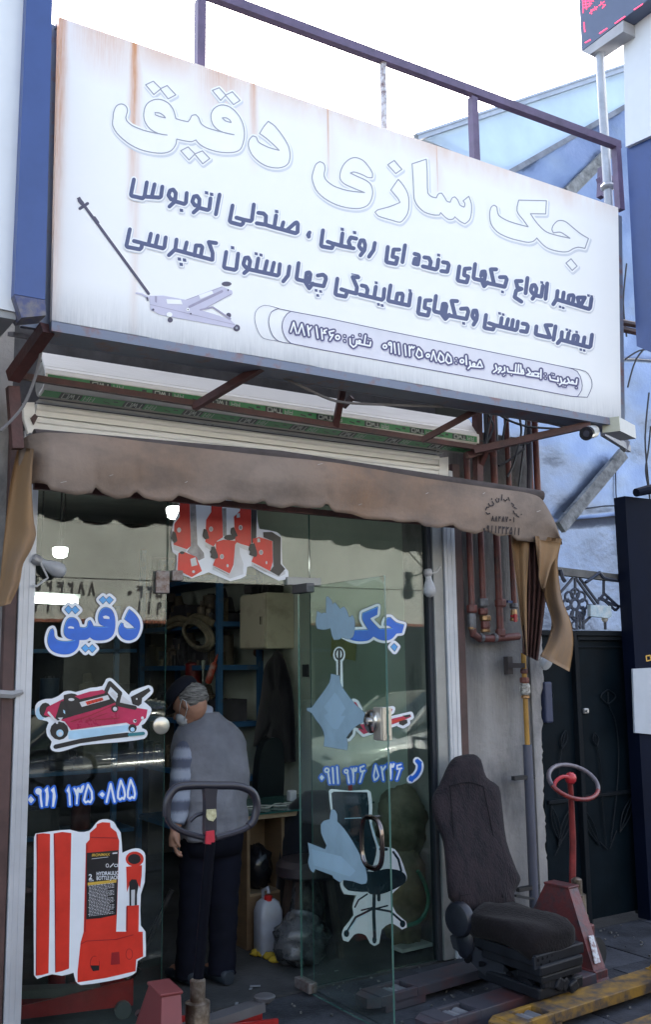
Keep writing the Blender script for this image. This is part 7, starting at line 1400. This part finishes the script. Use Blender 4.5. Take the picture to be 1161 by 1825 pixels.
sleeve_([(2.51, .385, .80), (2.508, .38, .62), (2.50, .37, .42), (2.485, .345, .20), (2.478, .34, .045)], [.098, .097, .084, .074, .076], 'trouser_leg', trou, folds=.004, seg=30)
for f0, dd in ((V((2.315, .44, 0)), V((-.15, 1, 0))), (V((2.472, .36, 0)), V((-.12, 1, 0)))):
    dd.normalize(); ss = V((dd.y, -dd.x, 0)); q = MB(); q.loft([(f0 - dd * .10 + V((0, 0, .035)), ss * .03, V((0, 0, .032))), (f0 - dd * .085 + V((0, 0, .04)), ss * .042, V((0, 0, .04))), (f0 + V((0, 0, .045)), ss * .045, V((0, 0, .045))), (f0 + dd * .09 + V((0, 0, .035)), ss * .05, V((0, 0, .034))), (f0 + dd * .16 + V((0, 0, .025)), ss * .035, V((0, 0, .022)))], 16, None, 2.6); q.build('shoe', mat('dark_shoe', (.014, .02, .03), rough=.5), per, smooth=True)
# hair, cap, mask
q = MB(); q.sphere(H + HR @ V((-.022, 0, .004)), (.094, .085, .102), None, 24, HR)
q.v = [v for v in q.v]; 
for i, v in enumerate(q.v):
    l = HR.transposed() @ (v - H)
    if l.z < -.035: l.z = -.035 + (l.z + .035) * .25; l *= .97
    if l.x > .015: l.x = .015 + (l.x - .015) * .1
    rr_ = 1 + .035 * math.sin(i * 2.3) + .02 * math.sin(i * .7); q.v[i] = H + HR @ (l * rr_)
q.build('hair', hairm, per, smooth=2)
q = MB(); cz = H + HR @ V((.012, 0, .052)); Rc = HR @ Matrix.Rotation(.30, 3, 'Y')
q.loft([(cz + Rc @ V((0, 0, -.004)), Rc @ V((.100, 0, 0)), Rc @ V((0, .088, 0))), (cz + Rc @ V((0, 0, .012)), Rc @ V((.107, 0, 0)), Rc @ V((0, .094, 0))), (cz + Rc @ V((0, 0, .045)), Rc @ V((.105, 0, 0)), Rc @ V((0, .092, 0))), (cz + Rc @ V((0, 0, .072)), Rc @ V((.082, 0, 0)), Rc @ V((0, .07, 0))), (cz + Rc @ V((0, 0, .084)), Rc @ V((.04, 0, 0)), Rc @ V((0, .035, 0)))], 24)
q.loft([(cz + Rc @ V((.085, 0, -.004)), Rc @ V((.06, 0, 0)), Rc @ V((0, .07, 0))), (cz + Rc @ V((.09, 0, .004)), Rc @ V((.06, 0, 0)), Rc @ V((0, .07, 0)))], 20)
q.build('cap', capm, per, smooth=True)
q = MB(); q.sphere(H + HR @ V((.060, 0, -.058)), (.058, .060, .052), None, 18, HR)
for s_ in (-1, 1):
    q.tube([H + HR @ V(c_) for c_ in ((.06, s_ * .055, -.035), (.02, s_ * .078, -.0), (-.012, s_ * .088, .018), (-.026, s_ * .090, -.005), (-.012, s_ * .082, -.04), (.05, s_ * .055, -.08))], .0022, 5)
q.build('face_mask', mat('mask_white', (.5, .52, .55), rough=.8), per, smooth=2)
